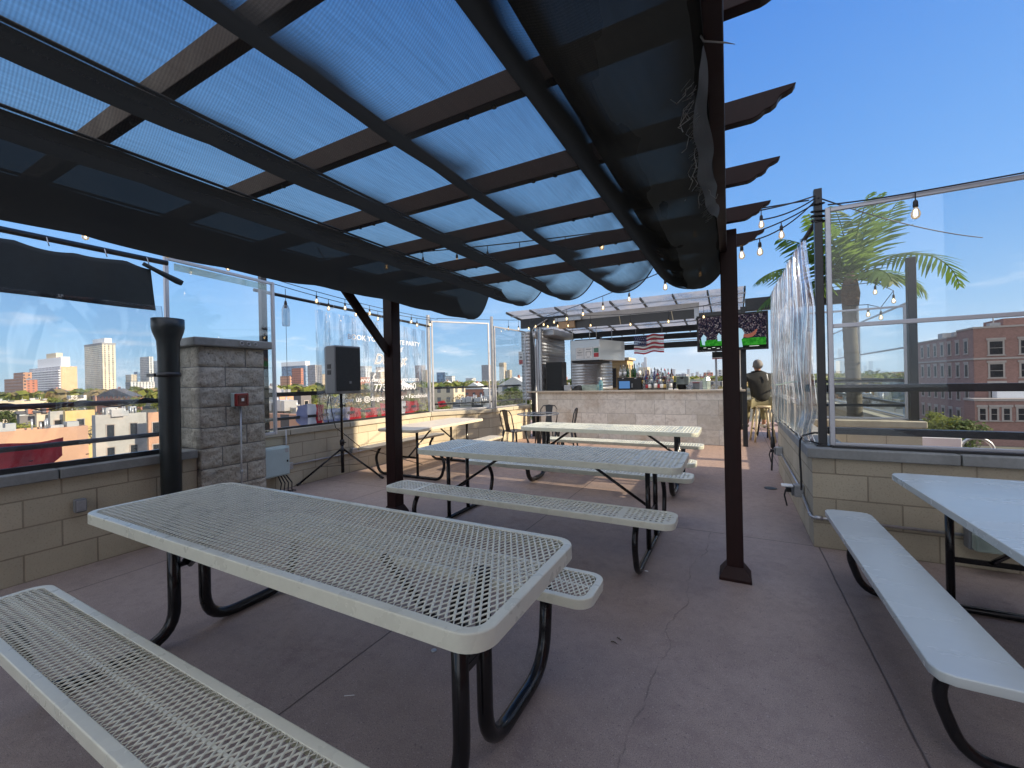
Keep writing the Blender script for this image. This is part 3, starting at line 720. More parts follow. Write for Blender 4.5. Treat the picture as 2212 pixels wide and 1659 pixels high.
cv = thing('shade_canopy', 'black woven mesh shade cloth hanging in swags below the rafters', 'shade canopy', (-1.2, 1.6, 2.3), world=True)
main = [(-0.052, 2.275, -0.60, 2.365, 0.175, 2.4), (-0.60, 2.365, -1.12, 2.35, 0.180, 2.3), (-1.12, 2.35, -1.63, 2.345, 0.180, 2.3), (-1.63, 2.345, -2.13, 2.345, 0.180, 2.3), (-2.13, 2.345, -2.235, 2.315, 0.0, 2)]
canopy_mesh(main, -1.3, 3.80, 90, 1.3).build('cloth', M['fabric'], cv, fix=False)
bun = [(-2.262, 2.325, -2.68, 2.32, 0.245, 2.4), (-2.68, 2.32, -3.22, 2.39, 0.07, 2.6)]
canopy_mesh(bun, -1.3, 3.78, 70, 4.1, 0.02).build('bunched_cloth', M['fabric_dense'], cv, fix=False)
fold = [(-0.050, 2.285, -0.435, 2.262, 0.135, 2.4)]
canopy_mesh(fold, -1.3, 3.795, 60, 7.7, 0.016).build('hanging_fold', M['fabric_fold'], cv, fix=False)
hem = MB()
for segs, y in ((main, 3.80), (bun, 3.78), (fold, 3.795)):
    pr = swag_profile(segs); pr = [(x, z - 0.018*abs(math.sin((y - 3.73)/0.6*math.pi))**.7*0.4) for x, z, s in pr]
    hem.tube([(x, y+0.004, z) for x, z in pr], 0.0055, 6)
hem.build('hem', M['rubber'], cv)
rods = MB()
for x, z in ((-0.60, 2.372), (-1.12, 2.358), (-1.63, 2.352), (-2.13, 2.352), (-2.68, 2.328)): rods.tube([(x, -1.2, z), (x, 3.82, z)], 0.007, 6)
rods.build('cross_rods', M['black_metal'], cv)
tn = MB(); r5 = random.Random(5)                                    # torn strip by the beam
def tf(s, q):
    wid = 0.045*math.sin(math.pi*min(1, q*1.05))**0.6 + 0.006
    y = 1.15 + 1.25*q
    return (-0.050 - wid*(s) + 0.006*math.sin(q*23), y, 2.225 - 0.045*math.sin(math.pi*q) - 0.03*s + 0.006*math.sin(q*31+s*4))
tn.grid(tf, 4, 40, 0, True); tn.build('torn_strip', mat_fabric('frayed_shade_mesh', 0.35, col=(0.16, 0.19, 0.20)), cv, fix=False)
fr = MB()
for i in range(70):
    y = 1.2 + 1.15*i/70; x = -0.085 + 0.012*math.sin(i*.7)
    fr.tube([(x, y, 2.185), (x - 0.012 - 0.02*r5.random(), y + r5.uniform(-.012,.012), 2.18 - r5.uniform(0, .02))], 0.0007, 3)
for i in range(14):
    y = 1.15 + 0.8*r5.random(); p = Vector((-0.085, y, 2.19)); pts = [p]
    for k in range(6): p = p + Vector((r5.uniform(-.03,.015), r5.uniform(-.035,.06), r5.uniform(-.025,.012))); pts.append(p)
    fr.tube(pts, 0.0012, 4)
fr.tube([(-0.09, 1.15, 2.33), (-0.05, 1.17, 2.25), (0.0, 1.19, 2.24), (0.02, 1.20, 2.235)], [0.002, 0.003, 0.002, 0.0006], 5)
fr.build('frayed_threads', basic('grey_thread', (0.30, 0.32, 0.31), 0.8), cv)

# small litter on the floor
def litter(name, label, cat, px_, py_, mk):
    q = at_z(px_, py_, 0.0); t = thing(name, label, cat, (q.x, q.y, 0)); mk(t); return t
litter('twig', 'short dark twig lying on the floor right of the nearest table', 'twig', 1326, 1389, lambda t: MB().tube([(-.016,0,.004),(0,.003,.006),(.018,-.004,.004)], [.002,.003,.0015], 6).build('stem', M['bark'], t))
litter('twig', 'second tiny twig pointing away beside the first one', 'twig', 1337, 1381, lambda t: MB().tube([(-.012,.006,.004),(0,0,.006),(.014,-.008,.004)], [.002,.003,.0015], 6).build('stem', M['bark'], t))
litter('bottle_cap', 'small round metal bottle cap on the floor under the nearest table', 'bottle cap', 937, 1406, lambda t: MB().lathe([(.0145,.0005),(.0155,.003),(.0135,.006),(.004,.0066)], (0,0,0), 21).build('disc', M['galv'], t))  # the disc is a bottle cap
litter('paper_scrap', 'tiny white paper scrap on the floor left of the right pergola post', 'scrap', 1396, 1234, lambda t: MB().prism([(-.012,-.006),(.010,-.009),(.014,.004),(-.004,.010)], 'z', .0015, .0035).build('paper', M['paper'], t))
litter('paper_scrap', 'thin pale straw wrapper on the floor beside the nearest bench', 'scrap', 755, 1503, lambda t: MB().prism([(-.020,-.012),(-.018,-.014),(.020,.010),(.018,.012)], 'z', .0015, .003).build('paper', M['paper'], t))
# ---------------------------------------------------------------- left: railing, roller shade, clear curtain
t = thing('railing', 'black rail with cable wound round it above the left block wall', 'railing', (-4.72, -0.5, 0.8), world=True)
MB().tube([(-4.72, -3.4, 1.285), (-4.72, 1.90, 1.285)], 0.021, 10).build('top_rail', M['black_metal'], t)
MB().tube([(-4.72, -3.4, 0.975), (-4.72, 1.90, 0.975)], 0.021, 10).build('bottom_rail', M['black_metal'], t)
MB().box(-4.76, 1.895, 0.80, -4.70, 1.945, 1.5).build('post', M['black_metal'], t)
MB().box(-4.70, -3.4, 0.8025, -4.655, 1.86, 0.84).build('sill_rail', M['black_metal'], t)
pts = []
for i in range(220):
    y = -1.0 + 2.85*i/219; a = y*2*math.pi/0.42
    pts.append((-4.72 + 0.026*math.cos(a), y, 1.285 + 0.030*math.sin(a) - 0.004))
MB().tube(pts, 0.006, 6).build('wound_cable', M['rubber'], t)

t = thing('roller_shade', 'black cloth valance tied below a black pole at the far left', 'roller shade', (-4.72, 0.3, 2.55), world=True)
MB().tube([(-4.75, -3.4, 2.63), (-4.75, 1.98, 2.592)], 0.024, 10).build('pole', M['black_metal'], t)
def sh(i, j):
    y = -3.3 + 5.13*i; s = 1-j
    z = 2.548 - 0.03*(i) - 0.40*j + 0.012*math.sin(y*9)*s
    dr = 0.02*abs(math.sin((y-0.05)*math.pi/0.32))*s
    return (-4.70 + 0.014*math.sin(y*6.3 + j)*j + 0.010*math.sin(y*17)*s, y + 0.03*(i**30)*j, z - dr)
sm = MB().grid(sh, 150, 10, 0, True).build('cloth', M['shade_cloth'], t, fix=False)
sm.modifiers.new('Solidify', 'SOLIDIFY').thickness = 0.006
for y in (-0.2, 0.28, 0.75, 1.18, 1.52, 1.81): MB().tube([(-4.72, y, 2.60), (-4.70, y, 2.565), (-4.698, y+.008, 2.53)], 0.004, 6).build('hook', M['galv'], t)
MB().tube([(-4.69, 1.77, 2.53), (-4.685, 1.86, 2.49), (-4.67, 2.02, 2.42), (-4.665, 2.06, 2.405)], [0.018, 0.020, 0.030, 0.026], 10).build('tie_strap', M['shade_cloth'], t)

t = thing('clear_curtain', 'clear vinyl curtain below the black valance at the far left', 'clear curtain', (-4.68, 0.3, 0.85), world=True)
def cv_(i, j):
    y = -3.3 + 5.19*i; z = 2.16 - 1.33*j
    return (-4.672 + 0.018*mn.noise(Vector((y*1.4, z*1.1, 2))) + 0.012*mn.noise(Vector((y*3.5, z*1.8, 9))) - 0.03*(i**12)*(1 - j)*math.sin(j*5), y + 0.05*(i**20)*math.sin(j*6)*0.6, z)
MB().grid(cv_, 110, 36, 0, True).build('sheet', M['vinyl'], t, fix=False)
hm = MB(); hm.tube([cv_(1, k/20) for k in range(21)], 0.004, 6); hm.build('edge_hem', M['vinyl_fold'], t)
for k in range(12):
    p = cv_(min(.99, 0.3 + 0.06*k), 0.965); MB().lathe([(0.010, -0.003), (0.010, 0.003)], (p[0]+.006, p[1], p[2]), 8).build('snap', M['black_metal'], t)

# ---------------------------------------------------------------- aluminium framed glass panel over the pillar
def frame_panel(name, label, A, B, z0, z1, w=0.035, mid=None, glassm='glass', cat='glass screen', dark_post=False):
    """framed pane in the vertical plane through A-B (xy pairs)"""
    A, B = Vector((*A, 0)), Vector((*B, 0)); d = (B-A).normalized()
    t = thing(name, label, cat, ((A.x+B.x)/2, (A.y+B.y)/2, z0), world=True)
    up = Vector((0, 0, 1))
    for P in (A + d*w/2, B - d*w/2): MB().bar(P + up*z0, P + up*z1, w, w, up=(d.x, d.y, 0)).build('frame_post', M['alu'], t, bevel=0.004)
    for z in ((z0 + w/2), (z1 - w/2)) + ((mid,) if mid else ()): MB().bar(A + d*w + up*z, B - d*w + up*z, w*0.8, w*0.9).build('frame_rail', M['alu'], t, bevel=0.003)
    n = Vector((-d.y, d.x, 0))*0.003
    g = MB(); P, Q = A + d*w*.9, B - d*w*.9
    vs = [P - n + up*(z0+w*.9), Q - n + up*(z0+w*.9), Q - n + up*(z1-w*.9), P - n + up*(z1-w*.9)]
    vs += [v + n*2 for v in vs]
    g.add(vs, [(0,3,2,1),(4,5,6,7),(0,1,5,4),(1,2,6,5),(2,3,7,6),(3,0,4,7)])
    g.build('glass_pane', M[glassm], t)
    return t
t = frame_panel('glass_screen', 'aluminium framed clear screen standing behind the stone pillar', (-4.92, 2.02), (-5.10, 3.24), 0.79, 2.70, 0.034)
MB().bar((-4.955, 2.12, 2.62), (-5.085, 3.14, 2.62), 0.006, 0.07).build('clear_strip', M['milky'], t)
def black_post(label, x, y, z0, z1, s=0.06, m='black_metal'):
    t = thing('screen_post', label, 'post', (x, y, z0), world=True, group='posts of the wind screens')
    MB().box(x-s/2, y-s/2, z0, x+s/2, y+s/2, z1).build('shaft', M[m], t, bevel=0.004)
    MB().box(x-s*.9, y-s*.9, z0-0.0, x+s*.9, y+s*.9, z0+0.012).build('foot_plate', M[m], t) if z0 > .5 else None
    return t
black_post('dark green-black post between the stone pillar and the speaker', -5.20, 3.16, 0.8, 2.86, 0.07)

# bay railing, top pole and printed curtain
t = thing('railing', 'black railing outside the printed clear curtain', 'railing', (-5.6, 4.8, 0.8), world=True)
MB().box(-5.615, 3.2, 1.245, -5.575, 6.62, 1.305).build('top_rail', M['black_metal'], t)
MB().box(-5.615, 3.2, 0.915, -5.575, 6.62, 0.955).build('bottom_rail', M['black_metal'], t)
MB().box(-5.62, 5.28, 0.80, -5.57, 5.33, 1.60).build('post', M['black_metal'], t)
MB().box(-5.46, 3.2, 0.8025, -5.425, 6.62, 0.83).build('sill_rail', M['black_metal'], t)
t = thing('curtain_pole', 'black curtain pole above the printed clear curtain', 'pole', (-5.45, 5.1, 2.6), world=True)
MB().tube([(-5.45, 3.2, 2.645), (-5.45, 6.70, 2.54)], 0.022, 10).build('pole', M['black_metal'], t)
for k in range(11):
    y = 4.15 + k*0.245
    MB().tube([(-5.45 + 0.03*math.cos(a), y, 2.617 - (y-4.15)*0.03 + 0.03*math.sin(a) - .008) for a in [2*math.pi*i/12 for i in range(13)]], 0.0035, 5).build('hanging_ring', M['galv'], t)
black_post('grey post at the bend of the bay, right of the printed curtain', -5.47, 6.70, 0.8, 2.77, 0.055, 'galv')
black_post('grey post in the middle of the angled corner screens', -4.62, 7.80, 0.8, 2.80, 0.05, 'galv')

t = thing('printed_curtain', 'clear vinyl curtain printed with white lettering and a ball club emblem', 'clear curtain', (-5.43, 5.4, 0.85), world=True)
def pc(i, j):
    y = 4.08 + 2.50*i; z = 2.53 - (y-4.08)*0.028 - (1.66 - (y-4.08)*0.02)*j
    fold = 0.020*math.sin(y*25.6)*(1-j)**1.6 + 0.030*mn.noise(Vector((y*2.3, z*0.9, 4)))*(0.4+j*.6) + 0.012*math.sin(y*11 + 2*j)
    return (-5.44 + fold, y, z - 0.03*abs(math.sin((y-4.15)*math.pi/0.245))*(1-j)**4)
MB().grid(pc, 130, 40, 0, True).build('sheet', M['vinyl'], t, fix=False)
WP = basic('white_print', (0.80, 0.80, 0.80), 0.6)
tl = NT('faded_white_print'); tp_ = tl.n('ShaderNodeBsdfTransparent'); df_ = tl.n('ShaderNodeBsdfDiffuse'); df_.inputs[0].default_value = (0.8, 0.82, 0.84, 1)
tr_ = tl.n('ShaderNodeBsdfTranslucent'); tr_.inputs[0].default_value = (0.85, 0.87, 0.9, 1)
ms = tl.n('ShaderNodeMixShader'); ms.inputs[0].default_value = .5; tl.set(ms.inputs[1], df_.outputs[0]); tl.set(ms.inputs[2], tr_.outputs[0])
mx_ = tl.n('ShaderNodeMixShader'); mx_.inputs[0].default_value = 0.88; tl.set(mx_.inputs[1], tp_.outputs[0]); tl.set(mx_.inputs[2], ms.outputs[0]); tl.done(mx_.outputs[0])
M['print'] = tl.m
def emblem(parent, X, Yc, Z, s, dirn):
    """white script over a swoosh with half a ball and two bat strokes above"""
    def P(u, v): return (X, Yc + dirn*u*s, Z + v*s)
    L = MB(); wd = 0.016*s
    def ribbon(pts, w, off=0.0):
        pts = [Vector((p[0], p[1])) for p in pts]; vs = []; fs = []
        for i, p in enumerate(pts):
            d = (pts[min(i+1, len(pts)-1)] - pts[max(i-1, 0)]).normalized(); n = Vector((-d.y, d.x))
            ww = w[i] if isinstance(w, list) else w
            for sgn in (1, -1):
                q = p + n*ww*sgn; a = P(q.x, q.y); vs.append((a[0]+off, a[1], a[2]))
        for i in range(len(pts)-1): fs.append((2*i, 2*i+1, 2*i+3, 2*i+2))
        L.add(vs, fs)
    ribbon([(0.02 + 0.20*math.cos(R(a)), 0.20 + 0.26*math.sin(R(a))) for a in range(0, 181, 12)], 0.022)
    ribbon([(-0.08 + 0.10*math.cos(R(a)), 0.26 + 0.24*math.sin(R(a))) for a in range(-50, 71, 15)], 0.012)
    ribbon([(0.12 - 0.10*math.cos(R(a)), 0.26 + 0.24*math.sin(R(a))) for a in range(-50, 71, 15)], 0.012)
    for k in range(3): ribbon([(0.26, 0.24+0.05*k), (0.46+0.03*k, 0.36+0.06*k)], 0.014)
    ribbon([(-0.75, -0.42), (-0.85, -0.52), (-0.80, -0.66), (-0.70, -0.62)], 0.03)
    ribbon([(-0.66, -0.36), (-0.3, -0.30), (0.1, -0.24), (0.42, -0.14), (0.50, -0.06)], [0.02, 0.05, 0.07, 0.055, 0.02])
    ribbon([(-0.10, -0.32), (0.08, -0.40), (0.22, -0.33), (0.34, -0.30)], [0.01, 0.035, 0.03, 0.008])
    L.build('emblem', M['print'], parent, fix=False)
    text_obj('Dugout', 0.47*s, M['print'], parent, P(-0.08, 0.02), (0, dirn, 0), (0, 0.14*dirn, 1), bold=0.012*s, shear=0.25, name='emblem_script')
    text_obj('Dugout', 0.47*s, M['grey_plastic'], parent, (X + 0.002*dirn, P(-0.08, 0.02)[1], P(0, 0.02)[2]), (0, dirn, 0), (0, 0.14*dirn, 1), bold=-0.012*s, shear=0.25, name='emblem_script')
def lettering(parent, X, Y0, dirn, k=1.0, key='print'):
    keep = M['print']; M['print'] = M[key]
    yd, xd = (0, 0, 1), (0, dirn, 0)
    text_obj('BOOK YOUR PRIVATE PARTY', 0.115*k, M['print'], parent, (X, Y0, 2.145), (0, dirn, -0.012), yd, bold=0.002, name='lettering', width=1.72*k)
    emblem(parent, X, Y0 + dirn*0.12, 1.80, 0.54*k, dirn)
    text_obj('www.dugoutchicago.com', 0.115*k, M['print'], parent, (X, Y0+dirn*0.03, 1.465), xd, yd, bold=0.0, name='lettering', width=1.55*k)
    text_obj('773.929.0000', 0.17*k, M['print'], parent, (X, Y0+dirn*0.2, 1.325), xd, yd, bold=0.001, name='lettering', width=1.05*k)
    text_obj('Follow us @dugoutchicago \u2022 Facebook', 0.115*k, M['print'], parent, (X, Y0-dirn*0.04, 1.145), xd, yd, bold=0.001, name='lettering', width=2.2*k)
    M['print'] = keep
lettering(t, -5.385, 5.47, 1)

# two corner screens beyond
frame_panel('glass_screen', 'wide clear screen on the angled corner wall left of the bar', (-5.44, 6.76), (-4.66, 7.75), 0.81, 2.66, 0.03)
frame_panel('glass_screen', 'slim clear screen between the corner post and the bar shutter', (-4.60, 7.86), (-4.50, 9.2), 0.81, 2.6, 0.03)
t = thing('railing', 'black railing behind the angled corner screens', 'railing', (-4.9, 7.8, 0.8), world=True)
b = MB(); b.tube([(-5.5, 6.9, 1.28), (-4.78, 7.86, 1.28), (-4.66, 9.2, 1.28)], 0.022, 8); b.build('top_rail', M['black_metal'], t)
b = MB(); b.tube([(-5.5, 6.9, 0.94), (-4.78, 7.86, 0.94), (-4.66, 9.2, 0.94)], 0.018, 8); b.build('bottom_rail', M['black_metal'], t)

# bunting, slumped over the lower rail outside the screens
def bunting(label, y0, y1, x, zt, zb, seed, flip=False, bands=('red_cloth', 'white_cloth', 'navy_pale')):
    t = thing('bunting', label, 'bunting', (x, (y0+y1)/2, zb), world=True, group='flag bunting over the low rails')
    m = MB(); nu, nv = 40, 14
    def fn(i, j):
        y = y0 + (y1-y0)*i; hh = (0.55 + 0.45*math.sin(math.pi*i)**0.6)*(1 + 0.25*mn.noise(Vector((y*4, seed, 0))))
        return (x + 0.045*math.sin(y*24 + seed)*(.3+j) + 0.03*mn.noise(Vector((y*6, j*3, seed))), y + 0.05*j*mn.noise(Vector((y*3, j, seed+3))), zt - (zt-zb)*hh*j + 0.05*mn.noise(Vector((y*3.1, seed, 2)))*(1-j))
    m.grid(fn, nu, nv, 0, True)
    for k in range(len(m.f)):
        i = k % nu
        m.m[k] = min(2, int(3*(i/nu)))
    m.build('cloth', [M[b] for b in bands], t, fix=False)
    return t
M['red_cloth'] = mat_leaf('red_cloth', (0.42, 0.025, 0.04), (0.52, 0.04, 0.055), 0.4)
M['white_cloth'] = mat_leaf('white_cloth', (0.62, 0.62, 0.66), (0.72, 0.72, 0.74), 0.4)
M['navy_pale'] = mat_leaf('blue_grey_cloth', (0.24, 0.26, 0.42), (0.34, 0.36, 0.5), 0.4)
M['maroon_cloth'] = mat_leaf('maroon_cloth', (0.20, 0.02, 0.035), (0.28, 0.035, 0.05), 0.3)
bunting('white and red bunting peaking left of the speaker stand', 3.86, 4.30, -5.58, 1.10, 0.70, 1, bands=('navy_pale', 'white_cloth', 'red_cloth'))
bunting('blue-white and red bunting right behind the speaker pole', 4.32, 5.05, -5.58, 1.02, 0.72, 2, bands=('navy_pale', 'navy_pale', 'red_cloth'))
bunting('low red corner of bunting just left of the pergola post', 5.1, 5.45, -5.58, 0.97, 0.74, 6, bands=('red_cloth', 'red_cloth', 'red_cloth'))
bunting('white and red bunting right of the left pergola post', 5.45, 6.45, -5.58, 1.05, 0.70, 3, bands=('red_cloth', 'white_cloth', 'red_cloth'))
bunting('bright red scrap of bunting behind the corner screen', 6.95, 7.2, -5.48, 1.0, 0.86, 4, bands=('red_cloth', 'red_cloth', 'red_cloth'))
bunting('maroon bunting slumped on the rail at the far left', 0.2, 1.32, -4.98, 1.00, 0.72, 5, bands=('maroon_cloth', 'maroon_cloth', 'red_cloth'))

# ---------------------------------------------------------------- right: corner post, glass screen, rails, gathered curtain
t = black_post('tall black corner post at the end of the right glass screen', 0.640, 4.235, 0.805, 2.92, 0.055)
b = MB()
for z in (2.66, 2.70, 2.74, 2.80): b.tube([(0.640 + 0.045*math.cos(a), 4.235 + 0.045*math.sin(a), z + .01*math.sin(a+z*9)) for a in [2*math.pi*i/12 for i in range(13)]], 0.007, 5)
b.build('wound_cable', M['rubber'], t)
frame_panel('glass_screen', 'large clear screen with a mid rail behind the white picnic table', (0.685, 4.225), (4.2, 4.225), 0.805, 2.75, 0.036, mid=1.785)
t = thing('railing', 'black railing behind the large right glass screen', 'railing', (3, 4.30, 0.8), world=True)
MB().box(0.68, 4.275, 1.245, 6.6, 4.325, 1.305).build('top_rail', M['black_metal'], t, bevel=0.004)
MB().box(0.68, 4.275, 0.90, 6.6, 4.325, 0.955).build('bottom_rail', M['black_metal'], t, bevel=0.004)
MB().box(0.69, 4.15, 0.8055, 6.6, 4.195, 0.822).build('sill_rail', M['black_metal'], t)

t = thing('curtain_pole', 'black pole carrying the gathered clear curtain on the right', 'pole', (0.6, 5.6, 2.7), world=True)
MB().tube([(0.63, 4.20, 2.66), (0.60, 5.0, 2.655), (0.54, 7.6, 2.62)], 0.02, 8).build('pole', M['black_metal'], t)
t = thing('gathered_curtain', 'clear vinyl curtain gathered in tight vertical folds on the right wall', 'clear curtain', (0.57, 5.6, 0.8), world=True)
def gc(i, j):
    y = 4.58 + 2.92*i; zt = 2.63 - 0.02*i; zb = 0.80 + 0.03*math.sin(i*9)
    z = zt + (zb-zt)*j
    f_ = (0.045 + 0.02*mn.noise(Vector((y*2, 1, 1))))*math.sin(y*38 + 1.6*mn.noise(Vector((y*3, z*.6, 2)))) + 0.02*math.sin(y*91 + z)
    bulge = 0.06*math.exp(-((y-4.76)/0.16)**2)*math.exp(-((z-0.90)/0.10)**2)
    return (0.585 - 0.05*i + f_*(0.55+0.45*j) - bulge + 0.03*mn.noise(Vector((y*1.2, z*1.5, 8))), y - 0.28*min(1, j*3)*(1-i)**3, z)
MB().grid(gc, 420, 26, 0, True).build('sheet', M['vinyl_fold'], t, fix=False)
M['print_faint'] = M['print'].copy(); M['print_faint'].name = 'worn_print'
for n_ in M['print_faint'].node_tree.nodes:
    if n_.type == 'MIX_SHADER': n_.inputs[0].default_value = 0.30
lettering(t, 0.535, 5.75, -1, 1.0, 'print_faint')
for k in range(9):
    y = 4.7 + k*0.26; MB().lathe([(0.012, 0.806), (0.012, 0.82)], (0.535, y, 0), 8).build('snap', M['galv'], t)
sb = MB(); sb.tube([(0.49, 4.5, 1.335)] + [(0.50 + .02*math.sin(k), 4.5 + 0.16*k, 1.34 - .006*k) for k in range(1, 16)], 0.006, 5); sb.build('seam', M['milky'], t)

# black cord from the corner post over the coping to the outlet
t = thing('extension_cord', 'black cord looping from the corner post over the coping to an outlet', 'cord', (0.5, 4.2, 0.4), world=True)
b = MB(); b.tube([(0.66, 4.30, 0.90), (0.60, 4.33, 0.90), (0.52, 4.34, 0.875), (0.497, 4.345, 0.83), (0.492, 4.34, 0.70), (0.497, 4.33, 0.55), (0.495, 4.30, 0.44), (0.50, 4.36, 0.40), (0.515, 4.45, 0.405)], 0.008, 7)
b.build('cord', M['rubber'], t)
b = MB(); b.tube([(0.62, 4.20, 0.822), (0.55, 4.55, 0.815), (0.53, 5.2, 0.815), (0.53, 6.9, 0.815)], 0.008, 6); b.build('cable', M['rubber'], t)
def outlet_box(label, y, z, withplug):
    t = thing('outlet_box', label, 'outlet', (0.52, y, z), world=True)
    MB().box(0.47, y-.045, z-.055, 0.549, y+.045, z+.055).build('box', M['galv'], t, bevel=0.008)
    MB().box(0.452, y-.04, z-.045, 0.469, y+.04, z+.045).build('cover', M['grey_plastic'], t, bevel=0.006)
    b = MB(); b.box(0.41, y-.02, z-.02, 0.4515, y+.02, z+.02); b.tube([(0.41, y, z), (0.40, y+.02, z-.06), (0.42, y+.03, z-.16)], 0.008, 6); b.build('plug', M['rubber'], t, bevel=0.004)
    if withplug: MB().box(0.37, y-.10, z+.045, 0.46, y-.02, z+.06).build('adapter', M['white'], t, bevel=0.004)
    return t
outlet_box('outlet with a white adapter and plug on the pale wall corner', 4.62, 0.33, True)
outlet_box('outlet with dangling cords at the far end of the pale wall', 6.45, 0.40, False)
cd = thing('conduit', 'bright steel conduit along the pale wall and round its corner', 'conduit', (0.53, 5, 0.2), world=True)
b = MB(); b.tube([(0.533, 6.4, 0.36), (0.533, 4.67, 0.33)], 0.011, 8); b.tube([(0.533, 4.57, 0.31), (0.533, 4.20, 0.255)] + [(0.535, 4.12, 0.245), (0.55, 4.10, 0.243), (0.60, 4.102, 0.242), (1.42, 4.102, 0.235)], 0.011, 8)
b.build('pipe', M['galv'], cd)
MB().tube([(0.533, 4.19, 0.253), (0.533, 4.15, 0.249)], 0.016, 8).build('coupling', M['galv'], cd); MB().tube([(0.56, 4.101, 0.243), (0.61, 4.102, 0.242)], 0.016, 8).build('coupling', M['galv'], cd)
t = thing('weatherproof_box', 'clear covered weatherproof outlet box under the white picnic table', 'outlet', (1.55, 4.08, 0.22), world=True)
MB().box(1.42, 4.03, 0.155, 1.70, 4.118, 0.295).build('box', M['grey_plastic'], t, bevel=0.01)
MB().box(1.43, 3.965, 0.165, 1.69, 4.029, 0.285).build('clear_cover', M['milky'], t, bevel=0.014)
t = thing('cord', 'black cords hanging from the rail down the far end of the pale wall', 'cord', (0.5, 7.1, 0.4), world=True)
b = MB(); b.tube([(0.50, 7.14, 0.85), (0.485, 7.12, 0.6), (0.49, 7.13, 0.40), (0.47, 7.10, 0.15), (0.46, 7.05, 0.02)], 0.012, 6); b.lathe([(0.028, 0.34), (0.03, 0.40), (0.02, 0.5)], (0.485, 7.12, 0), 8); b.build('cord', M['rubber'], t)
t = thing('floor_drain', 'small dark round drain cover in the floor by the pale wall', 'drain cover', (0.3, 5.5, 0), world=True)
q = at_z(1664, 1055, 0); MB().lathe([(0.07, 0.001), (0.07, 0.006), (0.062, 0.007)], (q.x, q.y, 0), 20).build('cover', M['black_metal'], t)

# palm enclosure beyond the notch
black_post('black end post of the glass enclosure in front of the brick block', 2.0, 7.02, 0.785, 2.84, 0.085)
frame_panel('glass_screen', 'clear screen in front of the palm trunk', (0.92, 7.03), (1.95, 7.03), 0.79, 2.25, 0.028, mid=None)
t = thing('railing', 'black railing round the palm enclosure', 'railing', (1.5, 7.08, 0.8), world=True)
b = MB(); b.box(0.62, 7.09, 1.27, 1.955, 7.125, 1.31); b.box(1.98, 7.07, 1.27, 2.02, 11.5, 1.31); b.build('top_rail', M['black_metal'], t)
b = MB(); b.box(0.62, 7.09, 0.95, 1.955, 7.125, 0.985); b.box(1.98, 7.07, 0.95, 2.02, 11.5, 0.985); b.build('bottom_rail', M['black_metal'], t)
black_post('grey post behind the palm trunk', 1.98, 9.6, 0.785, 2.75, 0.07, 'galv')
black_post('slim far post of the palm enclosure near the bar', 1.98, 11.9, 0.785, 2.75, 0.06)
frame_panel('glass_screen', 'side screen of the palm enclosure with two thin bars', (1.99, 7.1), (1.99, 9.5), 0.79, 2.3, 0.026, mid=1.72)
frame_panel('glass_screen', 'farther side screen of the palm enclosure', (1.99, 9.7), (1.99, 11.8), 0.79, 2.3, 0.026, mid=1.72)
# ---------------------------------------------------------------- picnic tables
def rr_outline(lx, ly, r, n=8):
    o = []
    for cx, cy_, a0 in ((lx/2-r, ly/2-r, 0), (-lx/2+r, ly/2-r, 90), (-lx/2+r, -ly/2+r, 180), (lx/2-r, -ly/2+r, 270)):
        for i in range(n+1):
            a = R(a0 + 90*i/n); o.append((cx + r*math.cos(a), cy_ + r*math.sin(a)))
    return o
def rim(lx, ly, r, band, th, z):
    """coated frame: flat top band with rounded shoulder, vertical apron"""
    m = MB(); n = 8
    def ring(ins, zz, rad): return [(x, y, zz) for x, y in rr_outline(lx-2*ins, ly-2*ins, max(0.012, rad), n)]
    rings = [ring(band, z-0.009, r-band), ring(band, z-0.0015, r-band), ring(band-.0025, z, r-band+.0025), ring(0.0045, z, r-.0045), ring(0.0012, z-0.0014, r-.0012), ring(0.0, z-0.005, r),
             ring(0.0, z-th, r), ring(0.003, z-th-0.002, r-.003), ring(0.02, z-th, r-.02)]
    k = len(rings[0]); vs = [p for q in rings for p in q]; fs = []
    for a in range(len(rings)-1):
        for i in range(k): fs.append((a*k+i, a*k+(i+1) % k, (a+1)*k+(i+1) % k, (a+1)*k+i))
    return m.add(vs, fs, 0, True)
def inside(x, y, lx, ly, r):
    ax, ay = abs(x), abs(y)
    if ax > lx/2 or ay > ly/2: return False
    cx, cy_ = lx/2-r, ly/2-r
    return not (ax > cx and ay > cy_ and (ax-cx)**2 + (ay-cy_)**2 > r*r)
